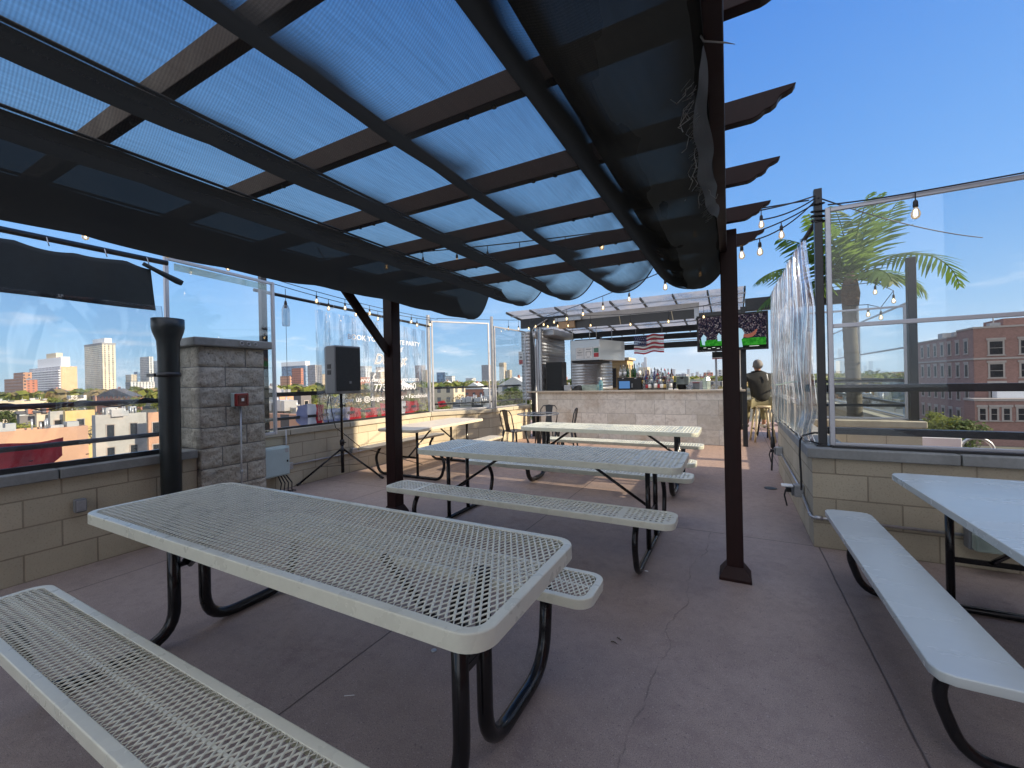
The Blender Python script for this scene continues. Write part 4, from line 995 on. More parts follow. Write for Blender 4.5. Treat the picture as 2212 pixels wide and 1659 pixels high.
def mesh_sheet(lx, ly, r, z, kind):
    m = MB()
    if kind == 'diamond':
        a, b = 0.0265, 0.048                                # strand spacing along and across
        nx, ny = int(lx/a)+3, int(ly/b)+3
        for j in range(-2*ny, 2*ny+1):
            for i in range(-nx, nx+1):
                cx = (i + (0.5 if j % 2 else 0))*a; cy_ = j*b/2
                if not inside(cx, cy_, lx-0.004, ly-0.004, r): continue
                ou = [(a/2,0),(a/4,b/4),(0,b/2),(-a/4,b/4),(-a/2,0),(-a/4,-b/4),(0,-b/2),(a/4,-b/4)]
                ho = [(p[0]*(0.725 if k % 2 == 0 else 0.745), p[1]*(0.725 if k % 2 == 0 else 0.745)) for k, p in enumerate(ou)]
                zz = [0.0004, 0.0010, 0.0004, 0.0010]*2
                vs = [(cx+p[0], cy_+p[1], z + zz[k]) for k, p in enumerate(ou)] + [(cx+p[0]*1.0, cy_+p[1], z-0.0008) for p in ho]
                m.add(vs, [(k, (k+1) % 8, 8+(k+1) % 8, 8+k) for k in range(8)], 0, True)
        if ly < .4: m.box(-lx/2, -.0045, z-.0032, lx/2, .0045, z+.0004)     # stiffener under the seat mesh
    else:
        p = 0.036 if ly > .4 else 0.034; hr = 0.0112
        nx, ny = int(lx/p), int(ly/p)
        sx, sy_ = lx/nx, ly/ny
        solid = {int(nx*0.14), int(nx*0.86)}
        for i in range(nx):
            for j in range(ny):
                cx, cy_ = -lx/2 + (i+.5)*sx, -ly/2 + (j+.5)*sy_
                h, q = sx/2, sy_/2
                ou = [(h,0),(h,q),(0,q),(-h,q),(-h,0),(-h,-q),(0,-q),(h,-q)]
                vs = [(cx+a_, cy_+b_, z) for a_, b_ in ou]
                if i in solid or not inside(cx, cy_, lx-p*0.4, ly-p*.4, r): m.add(vs, [tuple(range(8))]); continue
                vs += [(cx+hr*math.cos(R(45*k)), cy_+hr*math.sin(R(45*k)), z-0.0012) for k in range(8)]
                m.add(vs, [(k, (k+1) % 8, 8+(k+1) % 8, 8+k) for k in range(8)], 0, True)
    me = m.mesh('mesh_sheet', fix=False)
    bm = bmesh.new(); bm.from_mesh(me); bmesh.ops.remove_doubles(bm, verts=bm.verts, dist=0.0003); bmesh.ops.recalc_face_normals(bm, faces=bm.faces); bm.to_mesh(me); bm.free()
    return me
_cache = {}
def slab(name, root, lx, ly, r, z, kind, cx=0.0, cy_=0.0, th=0.045):
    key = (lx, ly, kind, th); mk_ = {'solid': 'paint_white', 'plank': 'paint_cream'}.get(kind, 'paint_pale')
    if kind == 'plank': kind = 'solid'
    if key not in _cache:
        if kind == 'solid':
            o = rr_outline(lx, ly, r, 2); m = MB(); k = len(o)
            def ring(ins, zz): return [(x*(1-2*ins/lx), y*(1-2*ins/ly), zz) for x, y in o]
            rs = [ring(0.005, 0.0), ring(0.0015, -0.0015), ring(0, -0.005), ring(0, -th+.004), ring(.004, -th)]
            vs = [p for q in rs for p in q]; fs = [(a*k+i, a*k+(i+1) % k, (a+1)*k+(i+1) % k, (a+1)*k+i) for a in range(4) for i in range(k)]
            m.add(vs, fs, 0, True); m.f.append(tuple(range(k))[::-1]); m.m.append(0); m.s.append(False); m.f.append(tuple(range(4*k, 5*k))); m.m.append(0); m.s.append(False)
            _cache[key] = (m.mesh(name), None)
        else:
            band = 0.033 if kind == 'diamond' else 0.03
            _cache[key] = (rim(lx, ly, r, band, th, 0.0).mesh(name), mesh_sheet(lx-2*band, ly-2*band, max(.02, r-band), -0.004, kind))
    a, b = _cache[key]
    o = link(name, a, M[mk_], root, (cx, cy_, z))
    o.modifiers.new('WeightedNormal', 'WEIGHTED_NORMAL')
    if b:
        s_ = link('mesh_panel', b, M['paint_pale'], o)
        if not s_.modifiers:
            sd = s_.modifiers.new('Solidify', 'SOLIDIFY'); sd.thickness = 0.0026 if kind == 'diamond' else 0.003; sd.offset = -1
    return o
def bent(pts, r, fillet=0.1, n=6):
    """polyline with rounded corners"""
    pts = [Vector(p) for p in pts]; out = [pts[0]]
    for i in range(1, len(pts)-1):
        a, b, c = pts[i-1], pts[i], pts[i+1]
        d1 = (a-b).normalized(); d2 = (c-b).normalized(); f = min(fillet, (a-b).length*.48, (c-b).length*.48)
        p, q = b + d1*f, b + d2*f
        for k in range(n+1):
            s = k/n; out.append(p*(1-s)**2 + b*2*s*(1-s) + q*s*s)
    out.append(pts[-1]); return out
def picnic(label, kind, frame, cx, cy_, rz=0.0, L=2.44, W=0.76, zt=0.76, zb=0.45, off=0.64, bw=0.285, group='pale picnic tables on the terrace', th=0.047, inset=0.27):
    t = thing('picnic_table', label, 'picnic table', (cx, cy_, 0), rz, group)
    slab('tabletop', t, L, W, 0.085 if kind not in ('solid', 'plank') else 0.06, zt, kind, th=(th+.004) if kind not in ('solid', 'plank') else 0.04)
    for s in (-1, 1): slab('bench_seat', t, L, bw, 0.075 if kind not in ('solid', 'plank') else 0.05, zb, kind, 0, s*off, th=0.043 if kind not in ('solid', 'plank') else 0.035)
    for e in (-1, 1):
        x = e*(L/2 - inset)
        if frame == 'heavy':
            for s in (-1, 1):
                r_ = 0.030
                path = bent([(x + s*0.0, s*0.075, zt-0.052), (x, s*0.075, r_), (x, s*(off-0.02), r_), (x, s*(off+0.03), zb-0.05)], r_, 0.17, 7)
                MB().tube(path, r_, 14).build('leg', M['black_tube'], t)
            pl = MB(); pl.box(x-.006, -0.05, 0.40, x+.006, 0.05, 0.425); pl.prism([(-0.045, 0.425), (0.045, 0.425), (0.045, 0.52)], 'x', x-.004, x+.004); pl.build('brace_plate', M['black_tube'], t)
            MB().tube([(x - e*0.01, 0.0, 0.40), (x - e*0.42, 0.0, zt-0.05)], 0.016, 8).build('brace', M['black_tube'], t)
        else:
            r_ = 0.021
            path = bent([(x, -(off-0.05), zb-0.045), (x, -(off+0.05), 0.26), (x, -(off-0.03), r_), (x, (off-0.03), r_), (x, (off+0.05), 0.26), (x, (off-0.05), zb-0.045)], r_, 0.10, 6)
            MB().tube(path, r_, 12).build('leg_frame', M['black_tube'], t)
            for s in (-1, 1): MB().tube([(x, s*0.17, r_), (x, s*0.17, zt-0.05)], r_*0.95, 12).build('leg', M['black_tube'], t)
            MB().bar((x, -0.17, 0.30), (x, 0.17, 0.30), 0.012, 0.03).build('cross_plate', M['black_tube'], t)
            MB().tube([(x - e*0.01, 0.0, 0.31), (x - e*0.60, 0.0, zt-0.045)], 0.013, 8).build('brace', M['black_tube'], t)
    return t
picnic('nearest picnic table, its top and benches of pale diamond mesh', 'diamond', 'heavy', -1.79, 1.22, L=2.46, W=0.72, zt=0.762, zb=0.45, off=0.625, bw=0.285)
picnic('pale picnic table with punched holes between the two pergola posts', 'hole', 'light', -1.60, 3.60, L=2.50, W=0.74, zt=0.735, zb=0.46, off=0.66, bw=0.285)
picnic('pale picnic table half in sunlight directly in front of the bar', 'hole', 'heavy', -1.56, 5.68, L=2.36, W=0.70, zt=0.735, zb=0.45, off=0.64, bw=0.285)
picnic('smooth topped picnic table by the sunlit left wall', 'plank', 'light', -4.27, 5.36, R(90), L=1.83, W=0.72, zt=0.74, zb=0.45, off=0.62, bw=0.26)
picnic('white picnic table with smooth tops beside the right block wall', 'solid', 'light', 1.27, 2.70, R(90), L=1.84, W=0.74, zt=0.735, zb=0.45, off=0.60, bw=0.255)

# ---------------------------------------------------------------- loudspeaker on a tripod
SX, SY = -5.15, 4.27
t = thing('speaker_stand', 'black tripod stand holding the loudspeaker by the block wall', 'speaker stand', (SX, SY, 0))
MB().tube([(0,0,0.09), (0,0,0.55)], 0.024, 12).build('pole', M['black_tube'], t)
up = MB(); up.tube([(0,0,0.55), (0,0,1.27)], 0.018, 12); up.build('upper_pole', M['black_tube'], t)
c = MB(); c.lathe([(0.032, 0.50), (0.034, 0.56), (0.028, 0.58)], (0,0,0), 12); c.tube([(0.02,0.0,0.54), (0.07,0.01,0.54)], 0.008, 6); c.build('collar', M['rubber'], t)
MB().lathe([(0.03, 0.40), (0.03, 0.45)], (0,0,0), 12).build('collar', M['rubber'], t)
c = MB(); c.lathe([(0.026, 1.06), (0.026, 1.11)], (0,0,0), 10); c.tube([(0.02,0.0,1.085), (0.065,0.0,1.085)], 0.006, 6); c.lathe([(0.014, 1.07), (0.014, 1.10)], (0.07,0,0), 8); c.build('collar', M['rubber'], t)
for a in (-112, 22, 140):
    d = Vector((math.cos(R(a)), math.sin(R(a)), 0))
    lg = MB().tube([d*0.03 + Vector((0,0,0.43)), d*0.60 + Vector((0,0,0.02))], 0.014, 8).build('leg', M['black_tube'], t)
    MB().tube([d*0.575 + Vector((0,0,0.035)), d*0.625 + Vector((0,0,0.008))], 0.018, 8).build('rubber_foot', M['rubber'], lg)
    MB().bar(d*0.02 + Vector((0,0,0.20)), d*0.33 + Vector((0,0,0.222)), 0.016, 0.005).build('strut', M['black_tube'], t)
t = thing('loudspeaker', 'big charcoal loudspeaker standing on the black tripod', 'loudspeaker', (SX, SY, 1.26), R(-4))
# cabinet plan: wider front facing the bar side of the viewer
pl_ = [(-0.20, -0.20), (0.30, -0.255), (0.34, -0.22), (0.28, 0.20), (0.18, 0.27), (-0.16, 0.22)]
ang = R(-52)
def rot(p): return (p[0]*math.cos(ang)-p[1]*math.sin(ang), p[0]*math.sin(ang)+p[1]*math.cos(ang))
cab = [(-0.215, -0.19), (0.215, -0.19), (0.215, 0.02), (0.13, 0.20), (-0.13, 0.20), (-0.215, 0.02)]
spk_rot = R(88)
def sr_(p): return (p[0]*math.cos(spk_rot)-p[1]*math.sin(spk_rot), p[0]*math.sin(spk_rot)+p[1]*math.cos(spk_rot))
MB().prism([sr_(p) for p in cab], 'z', 0.0, 0.70).build('cabinet', M['speaker_case'], t, bevel=0.018)
Ms = Matrix.Rotation(spk_rot, 3, 'Z')
def sbox(cx, cy_, cz, sx, sy_, sz, mat, nm, bev=0.006, parent=None):
    q = Ms @ Vector((cx, cy_, cz)); return MB().obox(q, (sx, sy_, sz), Ms).build(nm, mat, parent or t, bevel=bev)
sbox(0.0, -0.196, 0.36, 0.395, 0.02, 0.63, M['speaker_grille'], 'grille', 0.008)
sbox(0.02, -0.2075, 0.165, 0.035, 0.004, 0.035, M['speaker_case'], 'badge', 0.002)
for zz in (0.40, 0.315): sbox(-0.214, -0.05, zz, 0.012, 0.09, 0.065, M['rubber'], 'handle_recess', 0.012)
t = thing('cable', 'pair of thin black cables hanging from the loudspeaker to the floor', 'cable', (SX, SY, 0), world=True)
b = MB(); b.tube([(SX-.18, SY-.05, 1.26), (SX-.19, SY-.02, 1.0), (SX-.16, SY+.02, 0.75), (SX-.1, SY+.1, 0.66), (SX+.05, SY+.3, 0.42), (SX+.3, SY+.8, 0.2), (SX+.5, SY+1.2, 0.02)], 0.006, 6)
b.tube([(SX-.20, SY-.05, 1.26), (SX-.25, SY-.06, 1.0), (SX-.24, SY-.04, 0.82)], 0.006, 6); b.build('cables', M['rubber'], t)

# ---------------------------------------------------------------- metal bistro chairs and table in front of the bar
def metal_chair():
    t = thing('metal_chair', '', 'chair', (0, 0, 0))
    s = MB(); s.prism([(x, y) for x, y in rr_outline(0.36, 0.35, 0.05, 4)], 'z', 0.435, 0.452); s.build('seat', M['black_metal'], t, bevel=0.004)
    for sx in (-1, 1):
        for sy_ in (-1, 1):
            MB().prism([(0, 0)]*0 or [(-.02, 0), (.02, 0), (.012, 0), (-.012, 0)], 'z', 0, 0) if False else None
            p, q = Vector((sx*0.15, sy_*0.145, 0.438)), Vector((sx*0.215, sy_*0.215, 0.0))
            l = MB(); l.tube([p, (p+q)/2, q], [0.024, 0.018, 0.012], 6); l.build('leg', M['black_metal'], t)
    b = MB(); pts = [(-0.165, 0.13, 0.44), (-0.185, 0.175, 0.60), (-0.185, 0.205, 0.76), (-0.13, 0.222, 0.835), (0, 0.23, 0.852), (0.13, 0.222, 0.835), (0.185, 0.205, 0.76), (0.185, 0.175, 0.60), (0.165, 0.13, 0.44)]
    b.tube(pts, 0.011, 8); b.build('back_frame', M['black_metal'], t)
    sl_ = MB(); sl_.add([(-.075,.15,.45),(.075,.15,.45),(.062,.19,.62),(-.062,.19,.62),(.085,.228,.848),(-.085,.228,.848)], [(0,1,2,3),(3,2,4,5)]); o = sl_.build('back_slat', M['black_metal'], t); o.modifiers.new('Solidify', 'SOLIDIFY').thickness = 0.004
    x_ = MB(); x_.bar((-0.18, -0.18, 0.2), (0.18, 0.18, 0.2), 0.02, 0.004); x_.bar((-0.18, 0.18, 0.205), (0.18, -0.18, 0.205), 0.02, 0.004); x_.build('cross_brace', M['black_metal'], t)
    return t
ch = metal_chair(); ch.location = (-3.70, 7.02, 0); ch.rotation_euler = (0, 0, R(155)); ch['label'] = 'black metal chair left of the bistro table, its back towards us'; ch['group'] = 'black metal bistro chairs'
dup(ch, (-3.52, 8.15, 0), R(8), 'black metal chair on the far side of the bistro table, against the bar')
dup(ch, (-2.86, 7.50, 0), R(-80), 'black metal chair right of the bistro table, seen side-on')
t = thing('bistro_table', 'round glass topped bistro table between the black metal chairs', 'table', (-3.40, 7.45, 0))
MB().lathe([(0.40, 0.728), (0.405, 0.734), (0.40, 0.74)], (0,0,0), 36).build('glass_top', M['glass'], t)
MB().tube([(0.405*math.cos(R(a)), 0.405*math.sin(R(a)), 0.733) for a in range(0, 361, 10)], 0.009, 8).build('rim', M['galv'], t)
MB().lathe([(0.24, 0.0), (0.24, 0.02), (0.06, 0.05), (0.035, 0.10), (0.035, 0.70), (0.15, 0.727)], (0,0,0), 20).build('pedestal', M['black_metal'], t)
# ---------------------------------------------------------------- the roof bar
BX0, BX1, BY = -4.28, 0.10, 9.36
M['pale_board'] = basic('pale_grey_board', (.55, .52, .48), .6, 0, .12, 4)
bar = thing('bar_stand', 'open air bar with a pale stone tile front and a sloping clear roof', 'bar', (-2.1, 10.5, 0), world=True)
def bpart(mb, name, mat, bev=0.0, parent=None, fix=True): return mb.build(name, M[mat] if isinstance(mat, str) else mat, parent or bar, bevel=bev, fix=fix)
bpart(MB().box(BX0, BY, 0, BX1, BY+0.20, 1.085), 'stone_front', 'travertine', 0.004)
bpart(MB().box(BX1-0.2, BY+0.2005, 0, BX1, BY+1.6, 1.085), 'stone_front', 'travertine', 0.004)
bpart(MB().box(BX0-0.26, BY-0.07, 1.088, BX1+0.10, BY+0.42, 1.128), 'counter_top', 'counter', 0.006)
bpart(MB().box(BX1-0.30, BY+0.4205, 1.088, BX1+0.14, BY+1.9, 1.128), 'counter_top', 'counter', 0.006)
for (x, y, s, z1) in ((0.185, 9.40, 0.085, 2.75), (-4.40, 9.42, 0.09, 2.86), (-3.44, 11.9, 0.11, 2.62), (0.15, 12.3, 0.085, 2.6), (-4.4, 12.3, 0.085, 2.6)):
    bpart(MB().box(x-s/2, y-s/2, 0, x+s/2, y+s/2, z1), 'post', 'black_metal', 0.004)
bpart(MB().box(-4.215, 9.39, 0.0, -4.16, 9.44, 2.76), 'post', 'galv', 0.003)
bpart(MB().box(-4.30, 9.375, 1.13, -4.235, 9.43, 2.70), 'shutter_guide', 'alu', 0.003)
# roof: rafters and clear sheets on three beams
RY0, RY1, RZ0, RZ1 = 8.93, 12.75, 3.06, 2.70
def rz(y): return RZ0 + (RZ1-RZ0)*(y-RY0)/(RY1-RY0)
sheets = MB()
for i in range(8):
    x0 = -4.86 + i*0.635
    sheets.add([(x0+.02, RY0, rz(RY0)+.012), (x0+.615, RY0, rz(RY0)+.012), (x0+.615, RY1, rz(RY1)+.012), (x0+.02, RY1, rz(RY1)+.012)], [(0,1,2,3)])
o = bpart(sheets, 'roof_sheets', 'poly', fix=False); o.modifiers.new('Solidify', 'SOLIDIFY').thickness = 0.008
for i in range(9):
    x = -4.86 + i*0.635
    bpart(MB().bar((x, RY0-0.01, rz(RY0)-.012), (x, RY1, rz(RY1)-.012), 0.03, 0.05), 'roof_rafter', 'dark_grey', 0.002)
for y in (9.18, 9.9, 10.6, 11.3, 12.0):
    bpart(MB().bar((-4.87, y, rz(y)-.05), (0.24, y, rz(y)-.05), 0.035, 0.022), 'purlin', 'alu')
bpart(MB().box(-4.70, 9.36, 2.70, -3.46, 9.46, 2.93), 'beam', 'black_metal', 0.004)
bpart(MB().box(-3.458, 9.37, 2.60, -0.66, 9.395, 2.79), 'fascia_board', 'dark_grey', 0.003)
bpart(MB().box(-3.9, 9.405, 2.795, -0.60, 9.46, 2.93), 'fascia_board', 'pale_board', 0.003)
bpart(MB().box(-3.66, 9.30, 2.61, -3.26, 9.36, 2.77), 'vent_hood', 'wood_tan', 0.004)
bpart(MB().box(-3.74, 9.28, 2.775, -3.10, 9.39, 2.86), 'box_light', 'galv', 0.006)
for x in (-2.2, -1.1): bpart(MB().bar((x, 9.362, 2.60), (x-.03, 9.362, 2.79), 0.016, 0.008, up=(0,1,0)), 'fascia_joint', 'cream')
bpart(MB().box(-4.36, 11.0, 2.52, 0.12, 11.08, 2.66), 'beam', 'black_metal', 0.004)
bpart(MB().box(-4.36, 12.4, 2.47, 0.12, 12.48, 2.62), 'beam', 'black_metal', 0.004)
bpart(MB().box(-4.36, 12.40, 2.22, 0.12, 12.46, 2.38), 'beam', 'black_metal', 0.004)
bpart(MB().box(-4.36, 12.41, 2.405, 0.12, 12.45, 2.425), 'light_tube', 'white')
bpart(MB().box(0.23, 9.35, 2.66, 1.98, 9.50, 2.90), 'beam', 'black_metal', 0.004)
bpart(MB().box(-0.65, 9.36, 2.52, 0.14, 9.48, 2.70), 'header', 'dark_grey', 0.004)
bpart(MB().box(-0.69, 9.34, 2.56, -0.60, 9.42, 2.80), 'switch_box', 'galv', 0.006)
bpart(MB().box(-0.66, 9.3395, 2.56, -0.62, 9.335, 2.60), 'socket', 'rubber')
# roll-down corrugated shutters
def shutter(name, A, B, z0, z1, pitch=0.082, amp=0.014):
    A, B = Vector((*A, 0)), Vector((*B, 0)); d = (B-A).normalized(); n = Vector((d.y, -d.x, 0)); m = MB(); k = int((z1-z0)/pitch*8)
    def fn(i, j):
        z = z0 + (z1-z0)*j; ph = ((z - z0)/pitch) % 1.0
        q = A + (B-A)*i + n*(amp*(abs(math.sin(math.pi*ph))**0.6))
        return (q.x, q.y, z)
    m.grid(fn, 2, k, 0, True); o = m.build(name, M['galv'], bar, fix=False); o.modifiers.new('Solidify', 'SOLIDIFY').thickness = 0.003
shutter('shutter', (-4.70, 9.40), (-4.445, 9.40), 0.9, 2.62)
shutter('shutter', (-4.20, 9.47), (-4.20, 11.1), 1.10, 2.62)
shutter('shutter', (-4.18, 11.6), (-3.30, 11.6), 1.0, 2.30)
shutter('shutter', (-3.25, 11.0), (-2.98, 11.55), 1.10, 1.90)
bpart(MB().box(-4.195, 9.6, 2.50, -3.90, 11.1, 2.66), 'shutter_housing', 'galv', 0.02)
bpart(MB().box(-4.20, 12.0, 0, -3.2, 12.1, 1.05), 'back_wall', 'galv')
bpart(MB().box(-2.62, 12.25, 0, 0.1, 12.33, 0.98), 'back_wall', 'white')
# exhaust hood hanging from rods
hd = MB(); hd.add([(-3.60,9.95,1.86),(-2.86,9.95,1.86),(-2.52,11.1,1.86),(-3.60,11.1,1.86),(-3.60,9.95,2.36),(-2.86,9.95,2.36),(-2.52,11.1,2.36),(-3.60,11.1,2.36)], [(0,3,2,1),(4,5,6,7),(0,1,5,4),(1,2,6,5),(2,3,7,6),(3,0,4,7)])
hood = bpart(hd, 'exhaust_hood', 'steel', 0.006)
bpart(MB().box(-3.58, 9.97, 1.80, -2.9, 11.0, 1.8585), 'hood_filter', 'rubber', 0, hood)
for x, y in ((-3.56, 10.0), (-2.95, 10.0), (-3.4, 10.9), (-2.8, 10.9)): bpart(MB().tube([(x, y, 2.36), (x, y, 2.72)], 0.010, 6), 'hanger_rod', 'galv', 0, hood)
def notice(x0, z0, w_, h_, items, lab=None):
    p = bpart(MB().box(x0, 9.938, z0, x0+w_, 9.944, z0+h_), 'notice', 'paper', 0, hood)
    return p
notice(-3.46, 1.90, 0.20, 0.27, 0); notice(-3.24, 1.90, 0.20, 0.27, 0); notice(-3.01, 1.91, 0.13, 0.27, 0)
b = MB()
for zz, wd in ((2.11, .05), (2.06, .14), (2.04, .10), (1.99, .13)): b.box(-3.36-wd/2, 9.9355, zz, -3.36+wd/2, 9.9375, zz+.010)
b.box(-3.20, 9.9355, 2.12, -3.08, 9.9375, 2.135); b.box(-3.205, 9.9355, 1.97, -3.195, 9.9375, 2.07); b.box(-3.085, 9.9355, 1.97, -3.075, 9.9375, 2.07); b.box(-3.2, 9.9355, 2.06, -3.08, 9.9375, 2.07); b.box(-3.18, 9.9355, 1.93, -3.10, 9.9375, 1.94)
bpart(b, 'notice_print', 'ink', 0, hood)
b = MB(); b.box(-3.005, 9.9355, 1.93, -2.885, 9.9375, 2.03); b.build('notice_print', M['red_label'], hood)
b = MB(); b.box(-3.005, 9.9355, 2.04, -2.885, 9.9375, 2.15); b.build('notice_print', basic('green_print', (0.10, 0.22, 0.17), .7), hood)
# right end: white column, door frame
bpart(MB().box(-0.02, 9.62, 1.13, 0.13, 9.72, 2.55), 'white_panel', 'white', 0.004)
bpart(MB().box(-0.42, 12.1, 1.0, -0.37, 12.15, 2.2), 'door_frame', 'alu'); bpart(MB().box(-0.42, 12.1, 2.2, 0.1, 12.15, 2.26), 'door_frame', 'alu')

# television split behind the pergola post
tv = thing('television', 'large television showing a football game, partly hidden by the pergola post', 'television', (-0.02, 9.2, 2.25))
MB().box(-0.615, -0.035, -0.36, 0.615, 0.035, 0.36).build('casing', M['rubber'], tv, bevel=0.006)
ts = NT('screen_crowd'); co = ts.coord('Object')
vo = ts.n('ShaderNodeTexVoronoi', i_Vector=co, i_Scale=58.0, feature='F1'); hs = ts.n('ShaderNodeSeparateColor', i_Color=vo.outputs['Color'])
v_ = ts.ramp(hs.outputs[0], [(0.35, (0.010, 0.010, 0.018)), (0.6, (0.03, 0.026, 0.05)), (0.82, (0.075, 0.05, 0.06)), (0.97, (0.22, 0.20, 0.22))])
em = ts.n('ShaderNodeEmission'); ts.set(em.inputs[0], v_); em.inputs[1].default_value = 0.5; ts.done(em.outputs[0])
scr = MB().box(-0.585, -0.037, -0.325, 0.585, -0.0352, 0.325).build('screen', ts.m, tv)
tg = NT('screen_grass'); co = tg.coord('Object'); cc = tg.mix(tg.ramp(tg.noise(co, 18, 3), [(.4, 0.), (.6, 1.)]), (0.008, 0.085, 0.008), (0.02, 0.15, 0.015)); em = tg.n('ShaderNodeEmission'); tg.set(em.inputs[0], cc); tg.done(em.outputs[0])
g = MB(); g.box(-0.56, -0.0385, -0.25, -0.12, -0.0372, -0.13); g.box(0.10, -0.0385, -0.27, 0.575, -0.0372, -0.13); g.build('picture_field', tg.m, scr)
g = MB(); g.box(-0.58, -0.0395, -0.32, -0.10, -0.0372, -0.2505); g.box(0.0, -0.0395, -0.32, 0.585, -0.0372, -0.2705); g.build('picture_ticker', emit('screen_black', (0.004, 0.006, 0.004), 1), scr)
g = MB()
for i in range(5): g.box(-0.5 + i*0.08, -0.0402, -0.285 - 0.02*(i % 2), -0.45 + i*0.08, -0.0396, -0.278 - 0.02*(i % 2))
g.box(0.3, -0.0402, -0.292, 0.46, -0.0396, -0.285); g.build('picture_caption', emit('screen_white', (0.6, 0.65, 0.6), 1), scr)
jersey = emit('screen_jersey', (0.22, 0.34, 0.42), 1.0)
def flat(poly, y0, y1): return MB().prism(poly, 'y', y0, y1)
p = flat([(0.0,-.30),(0.0,-.02),(0.04,.05),(0.10,.08),(0.18,.05),(0.22,-.03),(0.20,-.12),(0.17,-.16),(0.19,-.30)], -0.0408, -0.0386)
p.prism([(-0.52,-.22),(-0.54,-.08),(-0.49,-.01),(-0.44,-.07),(-0.45,-.15),(-0.47,-.15),(-0.47,-.23)], 'y', -0.0408, -0.0386)
p.prism([(-0.24,-.16),(-0.25,-.06),(-0.22,-.0),(-0.18,-.05),(-0.18,-.16)], 'y', -0.0408, -0.0386); p.build('picture_player', jersey, scr)
flat([(0.20,-.02),(0.23,-.06),(0.30,-.055),(0.36,-.03),(0.42,.03),(0.44,.02),(0.41,-.06),(0.36,-.11),(0.28,-.125),(0.20,-.11)], -0.0408, -0.0386).build('picture_arm', emit('screen_skin', (0.16, 0.055, 0.04), 1), scr)
flat([(0.02, .09), (0.01, .16), (0.05, .215), (0.10, .20), (0.12, .14), (0.09, .09)], -0.0408, -0.0386).build('picture_helmet', emit('screen_helmet', (0.06, 0.07, 0.10), 1), scr)
text_obj('9', 0.16, emit('screen_number', (0.012, 0.02, 0.06), 1), scr, (0.055, -0.0415, -0.10), (1,0,0), (0,0,1), bold=0.008, name='picture_number')
MB().box(-0.03, 0.036, -0.2, 0.03, 0.30, 0.2).build('wall_bracket', M['black_metal'], tv)
tv.rotation_euler = (R(3), 0, R(-1))

# things standing on and behind the counter
CT = 1.1285
t = thing('black_cabinet_speaker', 'tall black loudspeaker standing on the left end of the bar counter', 'loudspeaker', (-3.86, 9.58, CT))
MB().box(-0.215, -0.13, 0, 0.215, 0.17, 0.70).build('cabinet', M['rubber'], t, bevel=0.012); MB().box(-0.195, -0.142, 0.02, 0.195, -0.131, 0.68).build('grille', M['speaker_grille'], t, bevel=0.004)
t = thing('box', 'small pale box beside the black speaker on the bar counter', 'box', (-3.52, 9.5, CT)); MB().box(-.09,-.06,0,.09,.06,.13).build('box', M['galv'], t, bevel=.01); MB().lathe([(.02,.13),(.025,.16),(.015,.19)], (.02,0,0), 10).build('knob', M['white'], t)
t = thing('plastic_tub', 'low grey tub on the bar counter left of the blue soap bottle', 'tub', (-2.98, 9.55, CT)); MB().prism([(-.17,0),(.17,0),(.19,.13),(-.19,.13)], 'y', -.1, .1).build('tub', M['milky'], t, bevel=.008)
t = thing('bowl', 'dark upturned bowl on the bar counter', 'bowl', (-3.28, 9.6, CT)); MB().lathe([(.17,0),(.165,.03),(.10,.10),(.03,.125)], (0,0,0), 24).build('bowl', M['rubber'], t)
t = thing('spray_bottle', 'clear bottle of pale blue liquid with a white pump on the bar counter', 'bottle', (-2.72, 9.50, CT))
MB().lathe([(.045,0),(.05,.01),(.05,.17),(.03,.22),(.018,.24)], (0,0,0), 16).build('bottle', M['soap_blue'], t); b = MB(); b.lathe([(.02,.24),(.02,.27),(.012,.29)], (0,0,0), 10); b.box(-.05,-.01,.285,.015,.01,.305); b.build('pump', M['white'], t, bevel=.003)
t = thing('brick_chimney', 'buff brick chimney block with a dark opening behind the bar', 'chimney', (-3.1, 13.4, 0), world=True)
MB().box(-3.55, 13.3, -3, -2.95, 14.2, 1.97).build('shaft', M['brick_yel'], t); MB().box(-3.62, 13.24, 1.972, -2.88, 14.26, 2.05).build('cap', M['coping_pale'], t, bevel=.01); MB().box(-3.545, 13.27, 1.1, -3.30, 13.2985, 1.72).build('opening', M['rubber'], t)
t = thing('pos_terminal', 'black till cabinet with a blue lit screen on the bar counter', 'till', (-2.1, 9.75, CT))
MB().box(-0.27, -0.12, 0, 0.27, 0.2, 0.285).build('cabinet', M['rubber'], t, bevel=.008)
MB().box(-0.235, -0.15, 0.02, 0.035, -0.121, 0.215).build('monitor', M['rubber'], t, bevel=.004); MB().box(-0.22, -0.1535, 0.035, 0.02, -0.1505, 0.20).build('screen', emit('till_screen', (0.05, 0.12, 0.26), 1.0), t)
MB().box(0.05, -0.15, 0.05, 0.085, -0.121, 0.15).build('card_reader', M['grey_plastic'], t, bevel=.004)
for x in (-.16, .12): MB().box(x,-.1235,.255,x+.04,-.1205,.268).build('hinge_plate', M['white'], t)
def bottle(kind, h, r, m, cap, lab=None):
    t = thing('bottle', '', 'bottle', (0,0,0))
    MB().lathe([(r*.92,0),(r,.008),(r,h*.55),(r*.9,h*.62),(r*.38,h*.74),(r*.34,h*.93),(r*.42,h*.94)], (0,0,0), 12).build('glass', M[m], t)
    MB().lathe([(r*.42,h*.94),(r*.42,h),(r*.2,h*1.01),(r*.14,h*1.10)], (0,0,0), 8).build('cap', M[cap], t)
    if lab: MB().lathe([(r*1.015,h*.16),(r*1.015,h*.46)], (0,0,0), 12).build('label', M[lab], t)
    return t
